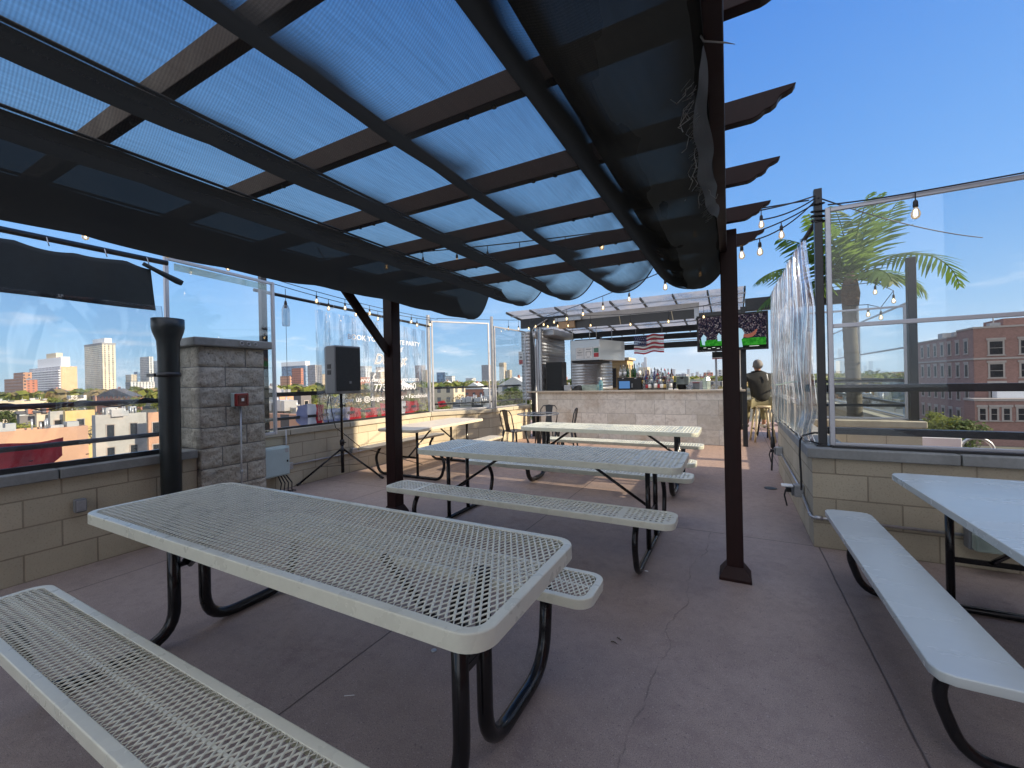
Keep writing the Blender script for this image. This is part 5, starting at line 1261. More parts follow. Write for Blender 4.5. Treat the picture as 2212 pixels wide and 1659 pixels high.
protos = {
 'clear': (bottle('clear', .29, .037, 'bottle_clear', 'black_metal', 'paper'), 'clear glass bottle with a white label and pourer among the bar bottles'),
 'plain': (bottle('plain', .30, .036, 'bottle_clear', 'galv'), 'plain clear glass bottle with a steel pourer among the bar bottles'),
 'blue': (bottle('blue', .32, .034, 'bottle_blue', 'bottle_blue'), 'cobalt blue bottle behind the bar counter'),
 'brown': (bottle('brown', .27, .042, 'bottle_brown', 'rubber', 'gold'), 'brown bottle with a gold label among the bar bottles'),
 'green': (bottle('green', .28, .036, 'bottle_green', 'rubber'), 'dark green bottle on top of the till cabinet'),
 'red': (bottle('red', .26, .044, 'bottle_clear', 'red_label', 'red_label'), 'squat bottle with a red label among the bar bottles')}
used = set()
def put(k, x, y, z, lab=None):
    t, lb = protos[k]
    if k in used: t = dup(t)
    used.add(k); t.location = (x, y, z); t.rotation_euler = (0, 0, rnd.uniform(0, 6)); t['label'] = lab or lb; t['group'] = 'bottles on the bar'
    s = rnd.uniform(.93, 1.08); t.scale = (s, s, s)
r9 = random.Random(11)
for i, k in enumerate(['clear','plain','clear','green','plain','green','green','plain','clear','plain']):
    put(k, -2.33 + i*0.053, 9.80 + 0.05*(i % 2), CT + 0.287, 'clear bottle standing in the row on top of the till cabinet' if k in ('clear', 'plain') else None)
front = ['plain','red','clear','plain','clear','red','clear','brown','plain','clear']
for i, k in enumerate(front): put(k, -1.76 + i*0.062, 9.56 + 0.03*(i % 2), CT)
mid = ['brown','blue','plain','clear','blue','red','clear','brown','plain','red','clear']
for i, k in enumerate(mid): put(k, -1.80 + i*0.06, 9.70 + 0.02*(i % 3), CT + 0.09)
for i, k in enumerate(['brown','plain','clear','brown','clear','red','clear','brown']): put(k, -1.72 + i*0.072, 9.86, CT + 0.16)
t = thing('bottle_rack', 'dark stepped rack under the bar bottles', 'rack', (-1.5, 9.75, CT), world=True)
MB().box(-1.88, 9.65, CT, -1.12, 9.78, CT+.0885).build('step', M['rubber'], t); MB().box(-1.88, 9.781, CT, -1.12, 9.95, CT+.1585).build('step', M['rubber'], t)
t = thing('bucket', 'dark bucket with a white bag over its rim beside the bar bottles', 'bucket', (-0.98, 9.72, CT)); MB().lathe([(.10,0),(.13,.26),(.135,.27)], (0,0,0), 18).build('bucket', M['rubber'], t); MB().grid(lambda i, j: (0.135*math.cos(6.283*i)*(1+.08*math.sin(19*i+j*3)), 0.135*math.sin(6.283*i)*(1+.08*math.sin(23*i)), .28 - .17*j), 30, 5).build('bag', M['milky'], t)
t = thing('jug', 'tall milky plastic jug with a pointed neck near the pergola post', 'jug', (-0.50, 9.60, CT)); MB().lathe([(.075,0),(.08,.01),(.08,.19),(.05,.25),(.015,.29),(.012,.34)], (0,0,0), 4, sm=False).build('jug', M['milky'], t, bevel=.012)
t = thing('napkin_holder', 'small dark napkin holder with a red lid left of the milky jug', 'napkin holder', (-0.70, 9.60, CT)); MB().box(-.065,-.05,0,.065,.05,.13).build('body', M['grey_plastic'], t, bevel=.01); MB().box(-.07,-.055,.131,.07,.055,.15).build('lid', M['red_plastic'], t, bevel=.006)
t = thing('glass_cup', 'pair of small clear cups on the bar counter', 'cup', (-0.86, 9.52, CT)); b = MB(); b.lathe([(.03,0),(.036,.10)], (0,0,0), 12); b.lathe([(.03,0),(.036,.09)], (.09,0.02,0), 12); b.build('cups', M['bottle_clear'], t)
t = thing('coaster_stack', 'little white coaster stacks in front of the bar bottles', 'coasters', (-1.18, 9.45, CT)); b = MB(); b.box(-.05,-.03,0,.03,.03,.035); b.box(.06,-.03,0,.14,.03,.02); b.build('coasters', M['paper'], t, bevel=.004)
t = thing('white_cooler', 'pale grey cabinet behind the bar bottles', 'cabinet', (-0.9, 11.9, 0)); MB().box(-.35,-.25,0,.35,.25,1.32).build('body', M['milky'], t, bevel=.01); MB().box(-.33,-.262,.1,.33,-.251,1.28).build('door', M['white'], t, bevel=.006)
# metal flag
t = thing('metal_flag', 'waving metal flag of red and white stripes hanging under the bar roof', 'flag', (-1.75, 10.2, 2.2))
fl = MB(); fm = [M['red_label'], M['paper'], M['navy']]
def wave(x): return 0.022*math.sin(x*9.5) + 0.01*math.sin(x*19)
for k in range(9):
    z = 0.20 - k*0.048
    for i in range(30):
        x0, x1 = -0.34 + 0.68*i/30, -0.34 + 0.68*(i+1)/30
        mi = 0 if k % 2 == 0 else 1
        if i < 13 and k < 5: mi = 2
        fl.add([(x0, wave(x0)*.6, z + wave(x0)), (x1, wave(x1)*.6, z + wave(x1)), (x1, wave(x1)*.6, z-.040 + wave(x1)), (x0, wave(x0)*.6, z-.040 + wave(x0))], [(0,1,2,3)], mi)
o = fl.build('stripes', fm, t, fix=False); o.modifiers.new('Solidify', 'SOLIDIFY').thickness = 0.004
st = MB()
for k in range(5):
    for i in range(6):
        x = -0.315 + i*0.047 + (0.02 if k % 2 else 0); z = 0.18 - k*0.048
        st.prism([(x + 0.011*(1 if q % 2 == 0 else .45)*math.sin(q*math.pi/5), z + wave(x) + 0.011*(1 if q % 2 == 0 else .45)*math.cos(q*math.pi/5)) for q in range(10)], 'y', wave(x)*.6-.008, wave(x)*.6-.005)
st.build('stars', M['paper'], t)
for x in (-.3, .3): MB().tube([(x,0,.21),(x,.05,.40)], .003, 5).build('hanging_wire', M['galv'], t)
t = thing('striped_pennant', 'dark pennant with a red and white stripe hanging right under the television', 'pennant', (-0.22, 9.75, 1.83)); MB().box(-.17,-.004,-.04,.17,.004,.08).build('cloth', M['shade_cloth'], t); b = MB(); b.box(-.17,-.007,-.075,.17,-.0042,-.0605); b.build('stripe', M['red_label'], t); MB().box(-.17,-.004,-.06,.17,.004,-.0405).build('stripe', M['paper'], t)
t = thing('price_sign', 'small white sign with red print fixed left of the bar shutter', 'sign', (-4.68, 9.3, 1.95)); MB().box(-.06,-.004,-.17,.07,.004,.17).build('board', M['paper'], t); b = MB(); b.box(-.045,-.0065,-.14,.055,-.0042,-.04); b.build('print', M['red_label'], t); b = MB(); b.box(-.03,-.0065,.0,.04,-.0042,.05); b.box(-.04,-.0065,.09,.05,-.0042,.10); b.build('print', M['ink'], t)
t = thing('conduit', 'bent grey conduit running up the left bar post', 'conduit', (-4.33, 9.33, 1.2), world=True); b = MB(); b.tube([(-4.33, 9.34, 0.02), (-4.31, 9.34, 1.2), (-4.29, 9.34, 1.32), (-4.30, 9.34, 2.2), (-4.36, 9.33, 2.62), (-4.30, 9.32, 2.70), (-3.95, 9.31, 2.86)], .016, 8); b.build('pipe', M['galv'], t); MB().lathe([(.045,2.42),(.05,2.5),(.04,2.6)], (-4.30,9.33,0), 10).build('head', M['galv'], t)

# ---------------------------------------------------------------- stools and the seated guest
def stool(label, x, y, rz_=0.0, seatm='cream', legm='cream'):
    t = thing('bar_stool', label, 'stool', (x, y, 0), rz_, 'bar stools')
    MB().lathe([(.15,.715),(.17,.725),(.17,.75),(.15,.76)], (0,0,0), 20).build('seat', M[seatm], t)
    for sx in (-1,1):
        for sy_ in (-1,1):
            MB().tube([(sx*.11, sy_*.11, .72), (sx*.19, sy_*.19, 0)], [.024,.018], 6).build('leg', M[legm], t)
    b = MB()
    for q in range(4):
        a, c_ = R(45+90*q), R(135+90*q); r_ = .165*math.sqrt(2)
        b.tube([(r_*math.cos(a), r_*math.sin(a), .26), (r_*math.cos(c_), r_*math.sin(c_), .26)], .009, 6)
    b.build('foot_rail', M['black_metal'], t); return t
stool('pale wooden stool under the seated person', 0.52, 10.25, 0.2)
stool('black stool just behind the seated person', 0.72, 11.1, 0.5, 'rubber', 'black_metal')
pr = thing('person', 'grey-haired person in a black jacket and khaki trousers seated at the bar, back to us', 'person', (0.50, 10.25, 0), R(14))
def skin(name, V, E, mat, root=0, sub=2):
    me = bpy.data.meshes.new(name); me.from_pydata([v[0] for v in V], E, []); me.materials.append(mat)
    o = link(name, me, None, pr)
    s_ = o.modifiers.new('Skin', 'SKIN'); s_.use_smooth_shade = True
    if not me.skin_vertices: me.skin_vertices.new()
    for i, v in enumerate(V):
        r_ = v[1]; me.skin_vertices[0].data[i].radius = r_ if isinstance(r_, tuple) else (r_, r_)
        me.skin_vertices[0].data[i].use_root = (i == root)
    ss = o.modifiers.new('Subsurf', 'SUBSURF'); ss.levels = sub; ss.render_levels = sub
    return o
# facing +y, leaning on the counter to the left
body = [((0,0,.83),(.12,.09)), ((0,.02,1.0),(.11,.08)), ((0,.06,1.18),(.12,.08)), ((0,.10,1.33),(.10,.07)), ((0,.13,1.43),.05), ((0,.16,1.50),.055), ((0,.18,1.56),(.078,.092)), ((0,.18,1.65),(.078,.092)),
        ((-.19,.12,1.36),.055), ((-.31,.22,1.20),.042), ((-.26,.42,1.17),.033), ((-.22,.50,1.16),(.03,.02)),
        ((.19,.12,1.36),.055), ((.30,.20,1.12),.042), ((.24,.40,1.16),.033), ((.20,.48,1.16),(.03,.02)),
        ((-.10,.02,.82),.085), ((-.15,.40,.78),.065), ((-.16,.42,.36),.045), ((-.16,.52,.30),.035),
        ((.10,.02,.82),.085), ((.15,.40,.78),.065), ((.16,.34,.36),.045), ((.16,.44,.30),.035)]
ed = [(0,1),(1,2),(2,3),(3,4),(4,5),(5,6),(6,7),(3,8),(8,9),(9,10),(10,11),(3,12),(12,13),(13,14),(14,15),(0,16),(16,17),(17,18),(18,19),(0,20),(20,21),(21,22),(22,23)]
n = len(body)
for hv, sgn in ((11, -1), (15, 1)):
    hx, hy, hz = body[hv][0]
    for k, (dx, ln) in enumerate(((-.024,.055),(-.009,.065),(.007,.062),(.022,.05))):
        body += [((hx+dx, hy+.03, hz), .008), ((hx+dx*1.15, hy+.03+ln*.6, hz-.006), .0075), ((hx+dx*1.2, hy+.03+ln, hz-.022), .0065)]; ed += [(hv, n), (n, n+1), (n+1, n+2)]; n += 3
    body += [((hx-sgn*.035, hy+.01, hz+.005), .009), ((hx-sgn*.05, hy+.045, hz+.0), .0075)]; ed += [(hv, n), (n, n+1)]; n += 2
skin('body', body, ed, M['skin'])
jk = [((0,-.01,.80),(.20,.15)), ((0,.01,.98),(.19,.14)), ((0,.04,1.18),(.225,.155)), ((0,.07,1.35),(.215,.14)), ((0,.12,1.47),.088),
      ((-.22,.11,1.37),.09), ((-.36,.22,1.19),.068), ((-.27,.42,1.165),.046), ((.22,.11,1.37),.09), ((.35,.20,1.11),.068), ((.25,.40,1.155),.046)]
skin('jacket', jk, [(0,1),(1,2),(2,3),(3,4),(3,5),(5,6),(6,7),(3,8),(8,9),(9,10)], M['jacket'])
tr = [((0,-.02,.80),(.17,.13)), ((-.10,.03,.81),.10), ((-.155,.40,.785),.08), ((-.16,.42,.40),.062), ((.10,.03,.81),.10), ((.155,.40,.785),.08), ((.16,.34,.40),.062)]
skin('trousers', tr, [(0,1),(1,2),(2,3),(0,4),(4,5),(5,6)], M['khaki'])
hr = MB(); hr.grid(lambda i, j: (0.094*math.sin(math.pi*j*.74)*math.cos(6.283*i), .160 + .106*math.sin(math.pi*j*.74)*math.sin(6.283*i) - .03*j, 1.625 + .115*math.cos(math.pi*j*.74)), 24, 12).build('hair', M['hair_grey'], pr)
b = MB(); b.tube([(.11,-.045,1.42),(.115,-.095,1.285)], .010, 6); b.build('piping', M['paper'], pr)
for x, y in ((-.16,.5),(.16,.42)): MB().obox((x, y, .285), (.085, .25, .075)).build('shoe', M['shoe'], pr, bevel=.03)
fc = MB(); fc.tube([(0,.26,1.60),(0,.285,1.575)], [.012,.016], 8); fc.build('nose', M['skin'], pr)
for s in (-1,1): MB().lathe([(.006,-.022),(.014,0),(.008,.024)], (s*.082,.18,1.585), 8).build('ear', M['skin'], pr)
for s in (-1,1): MB().lathe([(.004,-.008),(.009,0),(.004,.008)], (s*.03,.262,1.615), 8).build('eye', M['ink'], pr)
MB().box(-.022,.262,1.545,.022,.268,1.552).build('mouth', M['dark_red'], pr)
# ---------------------------------------------------------------- string lights
def bulb_parts(t, p, drop, k=1.0):
    k *= .76
    x, y, z = p
    s = MB(); s.tube([(x, y, z), (x, y, z-drop)], 0.004, 5); s.lathe([(.010*k, z-drop), (.016*k, z-drop-.012*k), (.018*k, z-drop-.05*k), (.015*k, z-drop-.056*k)], (x, y, 0), 8)
    so_ = s.build('bulb_socket', M['rubber'], t)
    z0 = z-drop-.056*k
    MB().lathe([(.012*k, z0), (.020*k, z0-.018*k), (.030*k, z0-.045*k), (.031*k, z0-.062*k), (.024*k, z0-.082*k), (.008*k, z0-.092*k)], (x, y, 0), 10).build('bulb', M['bulb'], so_)
    MB().tube([(x-.006*k, y, z0-.02*k), (x-.008*k, y, z0-.066*k), (x+.008*k, y, z0-.066*k), (x+.006*k, y, z0-.02*k)], .0028*k, 5).build('filament', M['filament'], so_)
def sagline(P, Q, sag, n=14):
    P, Q = Vector(P), Vector(Q)
    return [P.lerp(Q, i/n) - Vector((0, 0, sag*4*(i/n)*(1-i/n))) for i in range(n+1)]
def string(label, runs, bulbs, drop=0.05, k=1.0, extra=()):
    """runs: list of polylines; bulbs: list of (run index, fraction)"""
    t = thing('string_lights', label, 'string lights', tuple(runs[0][0]), world=True, group='strings of warm bulbs')
    c = MB()
    for r_ in runs: c.tube(r_, 0.0055, 6)
    for e in extra: c.tube(e, 0.0055, 6)
    c.build('cable', M['rubber'], t)
    for ri, fr in bulbs:
        L = runs[ri]; f_ = fr*(len(L)-1); i = min(len(L)-2, int(f_)); bulb_parts(t, L[i].lerp(L[i+1], f_-i), drop, k)
    return t
E1 = sagline((0.62, 4.2, 2.84), (0.21, 3.76, 2.60), 0.03); E2 = sagline((0.62, 4.2, 2.82), (0.02, 3.9, 2.50), 0.09); E3 = sagline((0.62, 4.2, 2.80), (-0.05, 4.1, 2.60), 0.05)
string('cables and bulbs slung from the black corner post to the rafter tails', [E1, E2, E3], [(2, .36), (1, .68), (1, .9)], 0.03, 1.0, extra=[sagline((0.62, 4.2, 2.86), (0.0, 3.4, 2.56), 0.02), sagline((.64, 4.2, 2.84), (2.6, 6.9, 2.95), .05)])
S = sagline((-0.12, 3.92, 2.47), (-4.30, 9.2, 2.86), 0.05, 40)
string('string of bulbs crossing from the canopy edge to the left bar corner', [S], [(0, f_) for f_ in (.03, .115, .235, .355, .475, .60, .72, .84, .95)], 0.09)
F_ = [Vector(p) for p in ((0.2, 9.15, 2.90), (-.5, 9.1, 2.80), (-1.16, 9.1, 2.765), (-1.93, 9.1, 2.77), (-2.81, 9.1, 2.82), (-3.4, 9.1, 2.86), (-3.9, 9.1, 2.88), (-4.4, 9.1, 2.87), (-4.75, 9.05, 2.88), (-5.15, 8.6, 2.87), (-5.4, 6.9, 2.72))]
string('string of clear bulbs hanging along the front of the bar roof', [F_], [(0, i/10*1.0) for i in (1.0, 2.0, 3.0, 4.0, 4.9, 5.4, 5.9, 6.9, 7.6, 8.2)], 0.14, 1.05)
B1 = sagline((-5.2, 3.22, 2.78), (-5.38, 6.9, 2.70), 0.05, 24); B2 = sagline((-5.2, 3.22, 2.72), (-5.38, 6.72, 2.66), 0.06, 24)
string('two cables of bulbs strung along the screens above the loudspeaker', [B1, B2], [(0, .2), (0, .34), (0, .48), (0, .62), (0, .77), (0, .93), (1, .27), (1, .42), (1, .56), (1, .70), (1, .86)], 0.055, 1.0, extra=[sagline((-4.2, 3.2, 2.98), (-5.42, 4.9, 2.60), 0.02)])
string('string of bulbs above the black roller shade at the far left', [sagline((-4.45, -1.2, 2.80), (-4.75, 3.2, 2.80), 0.02, 20)], [(0, f_) for f_ in (.30, .45, .585, .715, .84)], 0.05, 1.0)
U = sagline((0.58, 4.22, 2.84), (-5.16, 3.2, 2.98), 0.10, 40)
string('string of bulbs seen through the canopy mesh, from post to post', [U], [(0, f_) for f_ in (.06, .15, .23, .29, .35, .43, .49, .55, .62, .70)], 0.06, 1.0)
string('single clear bulb hanging from the top rail of the right glass screen', [sagline((0.70, 4.19, 2.765), (1.24, 4.19, 2.745), 0.006), sagline((1.24, 4.19, 2.745), (2.6, 4.19, 2.77), 0.006)], [(0, .98)], 0.06, 1.25)
PP = [at_y((2060 + x*.2894)*.8641, (420 + y*.2894)*.8641, 7.4) for x, y in ((40, 1035), (440, 985), (600, 1060), (490, 1205), (380, 1180), (200, 1190))]
string('loop of bulbs hung round the palm behind the right screens', [PP], [(0, .2), (0, .4), (0, .6), (0, .8)], 0.05, 1.1)
t = thing('hanging_lamp', 'clear jar lamp hanging on a thin rod beside the tall grey-green post', 'lamp', (-5.3, 3.55, 2.4), world=True)
b = MB(); b.lathe([(.045, 2.20), (.05, 2.25), (.05, 2.42), (.03, 2.48)], (-5.3, 3.53, 0), 14); b.build('jar', M['bottle_clear'], t); MB().tube([(-5.3, 3.53, 2.48), (-5.3, 3.53, 2.70)], .004, 5).build('rod', M['rubber'], t)
MB().tube([(-5.3, 3.53, 2.20), (-5.3, 3.53, 1.3)], .003, 5).build('pull_cord', M['rubber'], t); MB().lathe([(.018,2.44),(.02,2.5),(.012,2.54)], (-5.3,3.53,0), 8).build('holder', M['rubber'], t)

# ---------------------------------------------------------------- palm
pt = thing('palm_tree', 'green palm with a ringed trunk behind the right glass screen', 'palm', (1.56, 7.85, 0), world=True)
PB = Vector((1.56, 7.85, 2.46))
tr_ = []
for i in range(46):
    z = -0.3 + 2.85*i/45; tr_.append((1.56 + .02*math.sin(z*2), 7.85, z))
MB().tube(tr_, [.098 - .0004*i + (.006 if i % 2 else 0) for i in range(46)], 14).build('trunk', M['palm_trunk'], pt)
MB().lathe([(.10, 2.40), (.118, 2.58), (.085, 2.8), (.04, 2.95)], (1.56, 7.85, 0), 12).build('crown_shaft', basic('woody_crown_shaft', (.12,.08,.05), .9, 0, .4, 15, .6, 30), pt)
MB().lathe([(.26, -.0), (.31, .35), (.29, .35)], (1.56, 7.85, 0), 24).build('planter', M['pot'], pt)
rp = random.Random(21)
def frond(az, el, L, curl, twist=0):
    m = MB(); d = Vector((math.cos(az), math.sin(az), 0)); pts = []
    p = PB + Vector((0, 0, .28)); e = el
    n = 26
    for i in range(n+1):
        pts.append(p.copy()); p = p + (d*math.cos(e) + Vector((0, 0, math.sin(e))))*(L/n); e -= curl/n*(0.4 + 1.2*i/n)
    m.tube(pts, [.014*(1-.8*i/n)+.002 for i in range(n+1)], 5)
    for i in range(3, n+1):
        f_ = i/n; T = (pts[min(n, i+1)] - pts[i-1]).normalized(); side = T.cross(Vector((0, 0, 1)))
        if side.length < .1: side = Vector((-d.y, d.x, 0))
        side.normalize(); nrm = side.cross(T)
        for sg in (-1, 1):
            for h in (0,):
                q = pts[i].lerp(pts[i-1], h); ll = (.42*math.sin(math.pi*min(1, .18 + .8*f_))**.8 + .05)*rp.uniform(.85, 1.1)
                dr = (side*sg*.85 + T*rp.uniform(.42, .62) + Vector((0, 0, -.25 - .25*f_)) + nrm*rp.uniform(-.05, .22)).normalized()
                wv = T.cross(dr).cross(dr).normalized()*.024
                a, b_, c_ = q, q + dr*ll*.5, q + dr*ll + Vector((0, 0, -.10*ll))
                m.add([a - wv*.5, a + wv*.5, b_ + wv, b_ - wv, c_ + wv*.12, c_ - wv*.12], [(0,1,2,3),(3,2,4,5)])
    m.build('frond', M['palm_leaf'], pt, fix=False)
for az, el, L, cu in ((28, 84, 1.35, .35), (25, 75, 1.38, .22), (118, 86, 1.28, .4), (30, 60, 1.40, .10), (208, 72, 1.2, .6), (204, 54, 1.25, .9), (206, 30, 1.45, 1.3), (190, 12, 1.3, 1.2), (24, 44, 1.85, 2.25), (110, 35, 1.0, 1.6), (-62, 28, .8, 1.9), (-15, 18, .95, 1.8), (150, 62, 1.0, 1.0)):
    frond(R(az), R(el), L, cu)

# ---------------------------------------------------------------- brick apartment block on the right
GZ = -10.0
DC = 66.0
cB = at_depth((1860+1812*.3164)*.8641, (800+70*.3164)*.8641, DC)
BXc, BYc = cB.x, cB.y
bk = thing('brick_building', 'long red brick block with pale stone window surrounds on the right', 'building', (BXc, BYc, GZ), world=True)
def px5(x, y): return (1860+x*.3164)*.8641, (800+y*.3164)*.8641
zt = cB.z; z_mid = at_x(*px5(1690, 125), BXc).z
yE = at_x(*px5(1372, 200), BXc).y
yS = at_x(*px5(1682, 110), BXc).y
M['bb_x'] = mat_block('old_red_brick_front', 'X', (0.26, 0.15, 0.125), (0.22, 0.15, 0.13), 0.25, 0.08, 0.14, bump=.3)
M['bb_y'] = mat_block('old_red_brick_flank', 'Y', (0.27, 0.18, 0.16), (0.23, 0.17, 0.155), 0.25, 0.08, 0.14, bump=.3)
M['stone'] = basic('pale_window_stone', (.33, .29, .26), .8, 0, .12, 2)
M['pane'] = basic('dark_window_pane', (.016, .02, .023), .3, 0, .3, .5, spec=.12)
z_low = at_x(*px5(1380, 185), BXc).z
m1 = MB(); m1.box(BXc, BYc + .001, GZ, BXc + 26, yS, zt); m1.build('wall', [M['bb_x']], bk)
flank = MB(); flank.box(BXc - .02, BYc+.15, GZ, BXc + 12, yS, zt - .05); flank.build('wall', M['bb_y'], bk)
MB().box(BXc - .02, yS + .002, GZ, BXc + 11, yE, z_low).build('wall', M['bb_y'], bk)
b = MB(); b.box(BXc-.12, BYc-.08, zt, BXc+26, yS+.05, zt+.28); b.box(BXc-.12, yS+.06, z_low, BXc+11, yE+.1, z_low+.22); b.build('parapet_coping', M['stone'], bk)
zb1 = at_y(*px5(1900, 305), BYc).z
b = MB(); b.box(BXc-.14, BYc-.10, zb1-.14, BXc+26, yE, zb1+.14); b.build('string_course', M['stone'], bk)
zrows = [at_x(*px5(1560, y), BXc).z for y in (240, 405)]
stp = zrows[0] - zrows[1]
rowz = [zrows[0] - stp*k for k in range(5)]
def window(face, c, z, w_, h_, sill=True):
    if face == 'y':   # on the flank (normal -x)
        X = BXc - .02
        f = MB(); f.box(X-.05, c-w_/2-.30, z-h_/2-.1, X-.001, c+w_/2+.30, z+h_/2+.22); f.box(X-.10, c-w_/2-.4, z-h_/2-.24, X-.001, c+w_/2+.4, z-h_/2-.1005); f.box(X-.09, c-w_/2-.42, z+h_/2+.2205, X-.001, c+w_/2+.42, z+h_/2+.5)
        o = f.build('window', M['stone'], bk); MB().box(X-.07, c-w_/2, z-h_/2, X-.0505, c+w_/2, z+h_/2).build('pane', M['pane'], o)
    else:
        Y = BYc
        f = MB(); f.box(c-w_/2-.22, Y-.07, z-h_/2-.1, c+w_/2+.22, Y-.001, z+h_/2+.22); f.box(c-w_/2-.34, Y-.16, z-h_/2-.24, c+w_/2+.34, Y-.001, z-h_/2-.1005); f.box(c-w_/2-.36, Y-.14, z+h_/2+.2205, c+w_/2+.36, Y-.001, z+h_/2+.55)
        o = f.build('window', M['stone'], bk); g = MB(); g.box(c-w_/2, Y-.09, z-h_/2, c+w_/2, Y-.0705, z+h_/2); g.build('pane', M['pane'], o); MB().box(c-w_/2, Y-.105, z-.03, c+w_/2, Y-.0905, z+.03).build('sash_bar', M['stone'], o)
ycols = [at_x(*px5(x, 300), BXc).y for x in (1412, 1462, 1513, 1568, 1626, 1690, 1758)]
for z in rowz:
    for c in ycols: window('y', c, z, .80, 1.9)
xcols = [at_y(*px5(x, 220), BYc).x for x in (1990, 2240)]
zr = [at_y(*px5(1990, y), BYc).z for y in (220, 400, 560)]
for z in zr:
    for c in xcols: window('x', c, z, 1.4, 2.0)
pent = MB(); pent.box(BXc+4.5, BYc+3, zt+.3, BXc+14, BYc+9, zt+1.6); pent.build('roof_house', M['bb_x'], bk)
b = MB(); b.tube([(BXc+3, BYc+2, zt+.2), (BXc+3, BYc+2, zt+2.2)], .08, 6); b.tube([(BXc+6.5, BYc+1, zt+.2), (BXc+6.5, BYc+1, zt+2.6)], .06, 6); b.box(BXc+2.4, BYc+1.5, zt+.29, BXc+3.6, BYc+2.5, zt+.9)
b.box(BXc+1.0, yE-8.5, z_low+.22, BXc+2.5, yE-6.5, z_low+1.3); b.box(BXc+1.0, yE-13, z_low+.22, BXc+2.0, yE-12, z_low+1.1); b.build('roof_vents', M['roof_grey'], bk)
# lower wing in front, with white boxes on its roof
wg = thing('brick_wing', 'lower red brick wing with white boxes on its flat roof, at the right edge', 'building', (BXc+4, BYc-8, GZ), world=True)
q0 = at_depth(*px5(1822, 640), 63.5); zw = q0.z
MB().box(q0.x, q0.y, GZ, q0.x+24, BYc-.2, zw).build('wall', M['bb_x'], wg)
MB().box(q0.x-.12, q0.y-.14, zw, q0.x+24, BYc-.25, zw+.35).build('parapet_coping', M['stone'], wg)
BYc0 = BYc; BYc = q0.y; bk0 = bk; bk = wg
for x in (1885, 1975, 2075, 2190):
    c = at_y(*px5(x, 740), q0.y).x; z = at_y(*px5(x, 745), q0.y).z; window('x', c, z, .60, 1.7)
BYc = BYc0; bk = bk0
wb = at_y(*px5(2000, 600), q0.y+2); MB().box(wb.x, q0.y+2, zw+.36, wb.x+8, q0.y+5, zw+1.9).build('white_box', M['white'], wg); MB().box(wb.x+9, q0.y+2, zw+.36, wb.x+16, q0.y+5, zw+1.6).build('white_box', M['white'], wg)

# ---------------------------------------------------------------- unseen neighbour placed to cast the shade over the near half of the terrace
nb = thing('shading_neighbour', 'tall brick neighbour out of view right of the terrace, placed to shade the near tables', 'building', (11, -2, GZ), world=True)
MB().box(7.4, -14, GZ, 19, 5.30, 9.4).build('wall', M['brick_red_y'], nb); MB().box(7.3, -14.1, 9.402, 19.1, 5.40, 9.7).build('parapet_coping', M['stone'], nb)

# ---------------------------------------------------------------- ground, lake, street
g = MB(); g.box(-1500, -400, GZ-1, 9000, 30000, GZ); g.build('ground', basic('city_ground', (.10, .10, .075), .9, 0, .35, .03, coords='Object')); tag(bpy.data.objects['ground'], kind='structure')
g = MB(); g.box(-40000, -4000, GZ-1, -1500.5, 40000, GZ-.5); t_ = NT('lake_water'); t_.principled((.03, .075, .12), .12, 0, t_.bump(t_.noise(t_.coord('Object'), .05, 4), .3, .5)); g.build('lake', t_.m); tag(bpy.data.objects['lake'], kind='structure')
t = thing('own_building', 'brick building body below the roof terrace', 'building', (-2, 4, GZ), world=True)
MB().box(-6.2, -6, GZ, 7.1, 4.35, -.31).build('wall', M['brick_red_y'], t); MB().box(-6.2, 4.351, GZ, .795, 14.4, -.31).build('wall', M['brick_red_y'], t); MB().box(.7955, 6.96, GZ, 2.2, 14.4, -.32).build('wall', M['brick_red_y'], t)

# ---------------------------------------------------------------- high-rises: corner post px, extents px, top px, distance
def tower(name, label, x0, xs, x1, yt, D, fac, cat='tower', crown=(), group=None, top_mat='roof_grey', zb=GZ, slabs=0, cap=None):
    C = at_depth(xs, yt, D)
    ax = at_y(x0, yt, C.y).x if x0 < xs else C.x - 10
    by = at_x(x1, yt, C.x).y if x1 > xs else C.y + 12
    by = min(by, C.y + 3.0*abs(C.x-ax) + 60)
    t = thing(name, label, cat, (C.x, C.y, zb), world=True, group=group)
    MB().box(ax, C.y, zb, C.x, by, C.z).build('body', M[fac], t)
    if cap: MB().box(ax-.4, C.y-.4, C.z+.01, C.x+.4, by+.4, C.z+cap).build('roof_edge', M[top_mat], t)
    if slabs:
        m = MB(); n = int((C.z-zb)/slabs)
        for k in range(1, n): m.box(ax+.3, C.y-1.5, zb+k*slabs, C.x-.3, C.y-.01, zb+k*slabs+1.0)
        m.build('balconies', M['white'], t)
    for ci, (a, b_, y_, mt) in enumerate(crown):
        yc = C.y + 4 + 3.0*ci; P = at_y(a, y_, yc); Q = at_y(b_, y_, yc)
        MB().box(P.x, yc, C.z+.02, Q.x, max(by-3-2*ci, yc+6), P.z).build('penthouse', M[mt], t)
    return t
M['f_brick'] = mat_facade('brick_facade', (.36, .15, .10), (.06, .06, .07), 3.1, 4.0, .4, .45)
M['f_brick2'] = mat_facade('orange_brick_facade', (.42, .235, .155), (.06, .06, .07), 3.3, 3.6, .36, .5)
M['f_grid'] = mat_facade('balcony_grid_facade', (.60, .60, .62), (.10, .11, .15), 3.0, 5.2, .62, .62)
M['f_tan'] = mat_facade('tan_flank', (.52, .36, .22), (.40, .28, .18), 40, 30, .02, .02)
M['f_cream'] = mat_facade('cream_ribbed_facade', (.66, .58, .42), (.10, .11, .13), 3.0, 4.6, .42, .66)
M['f_white'] = mat_facade('white_ribbed_facade', (.62, .61, .58), (.10, .12, .15), 3.0, 4.2, .5, .7)
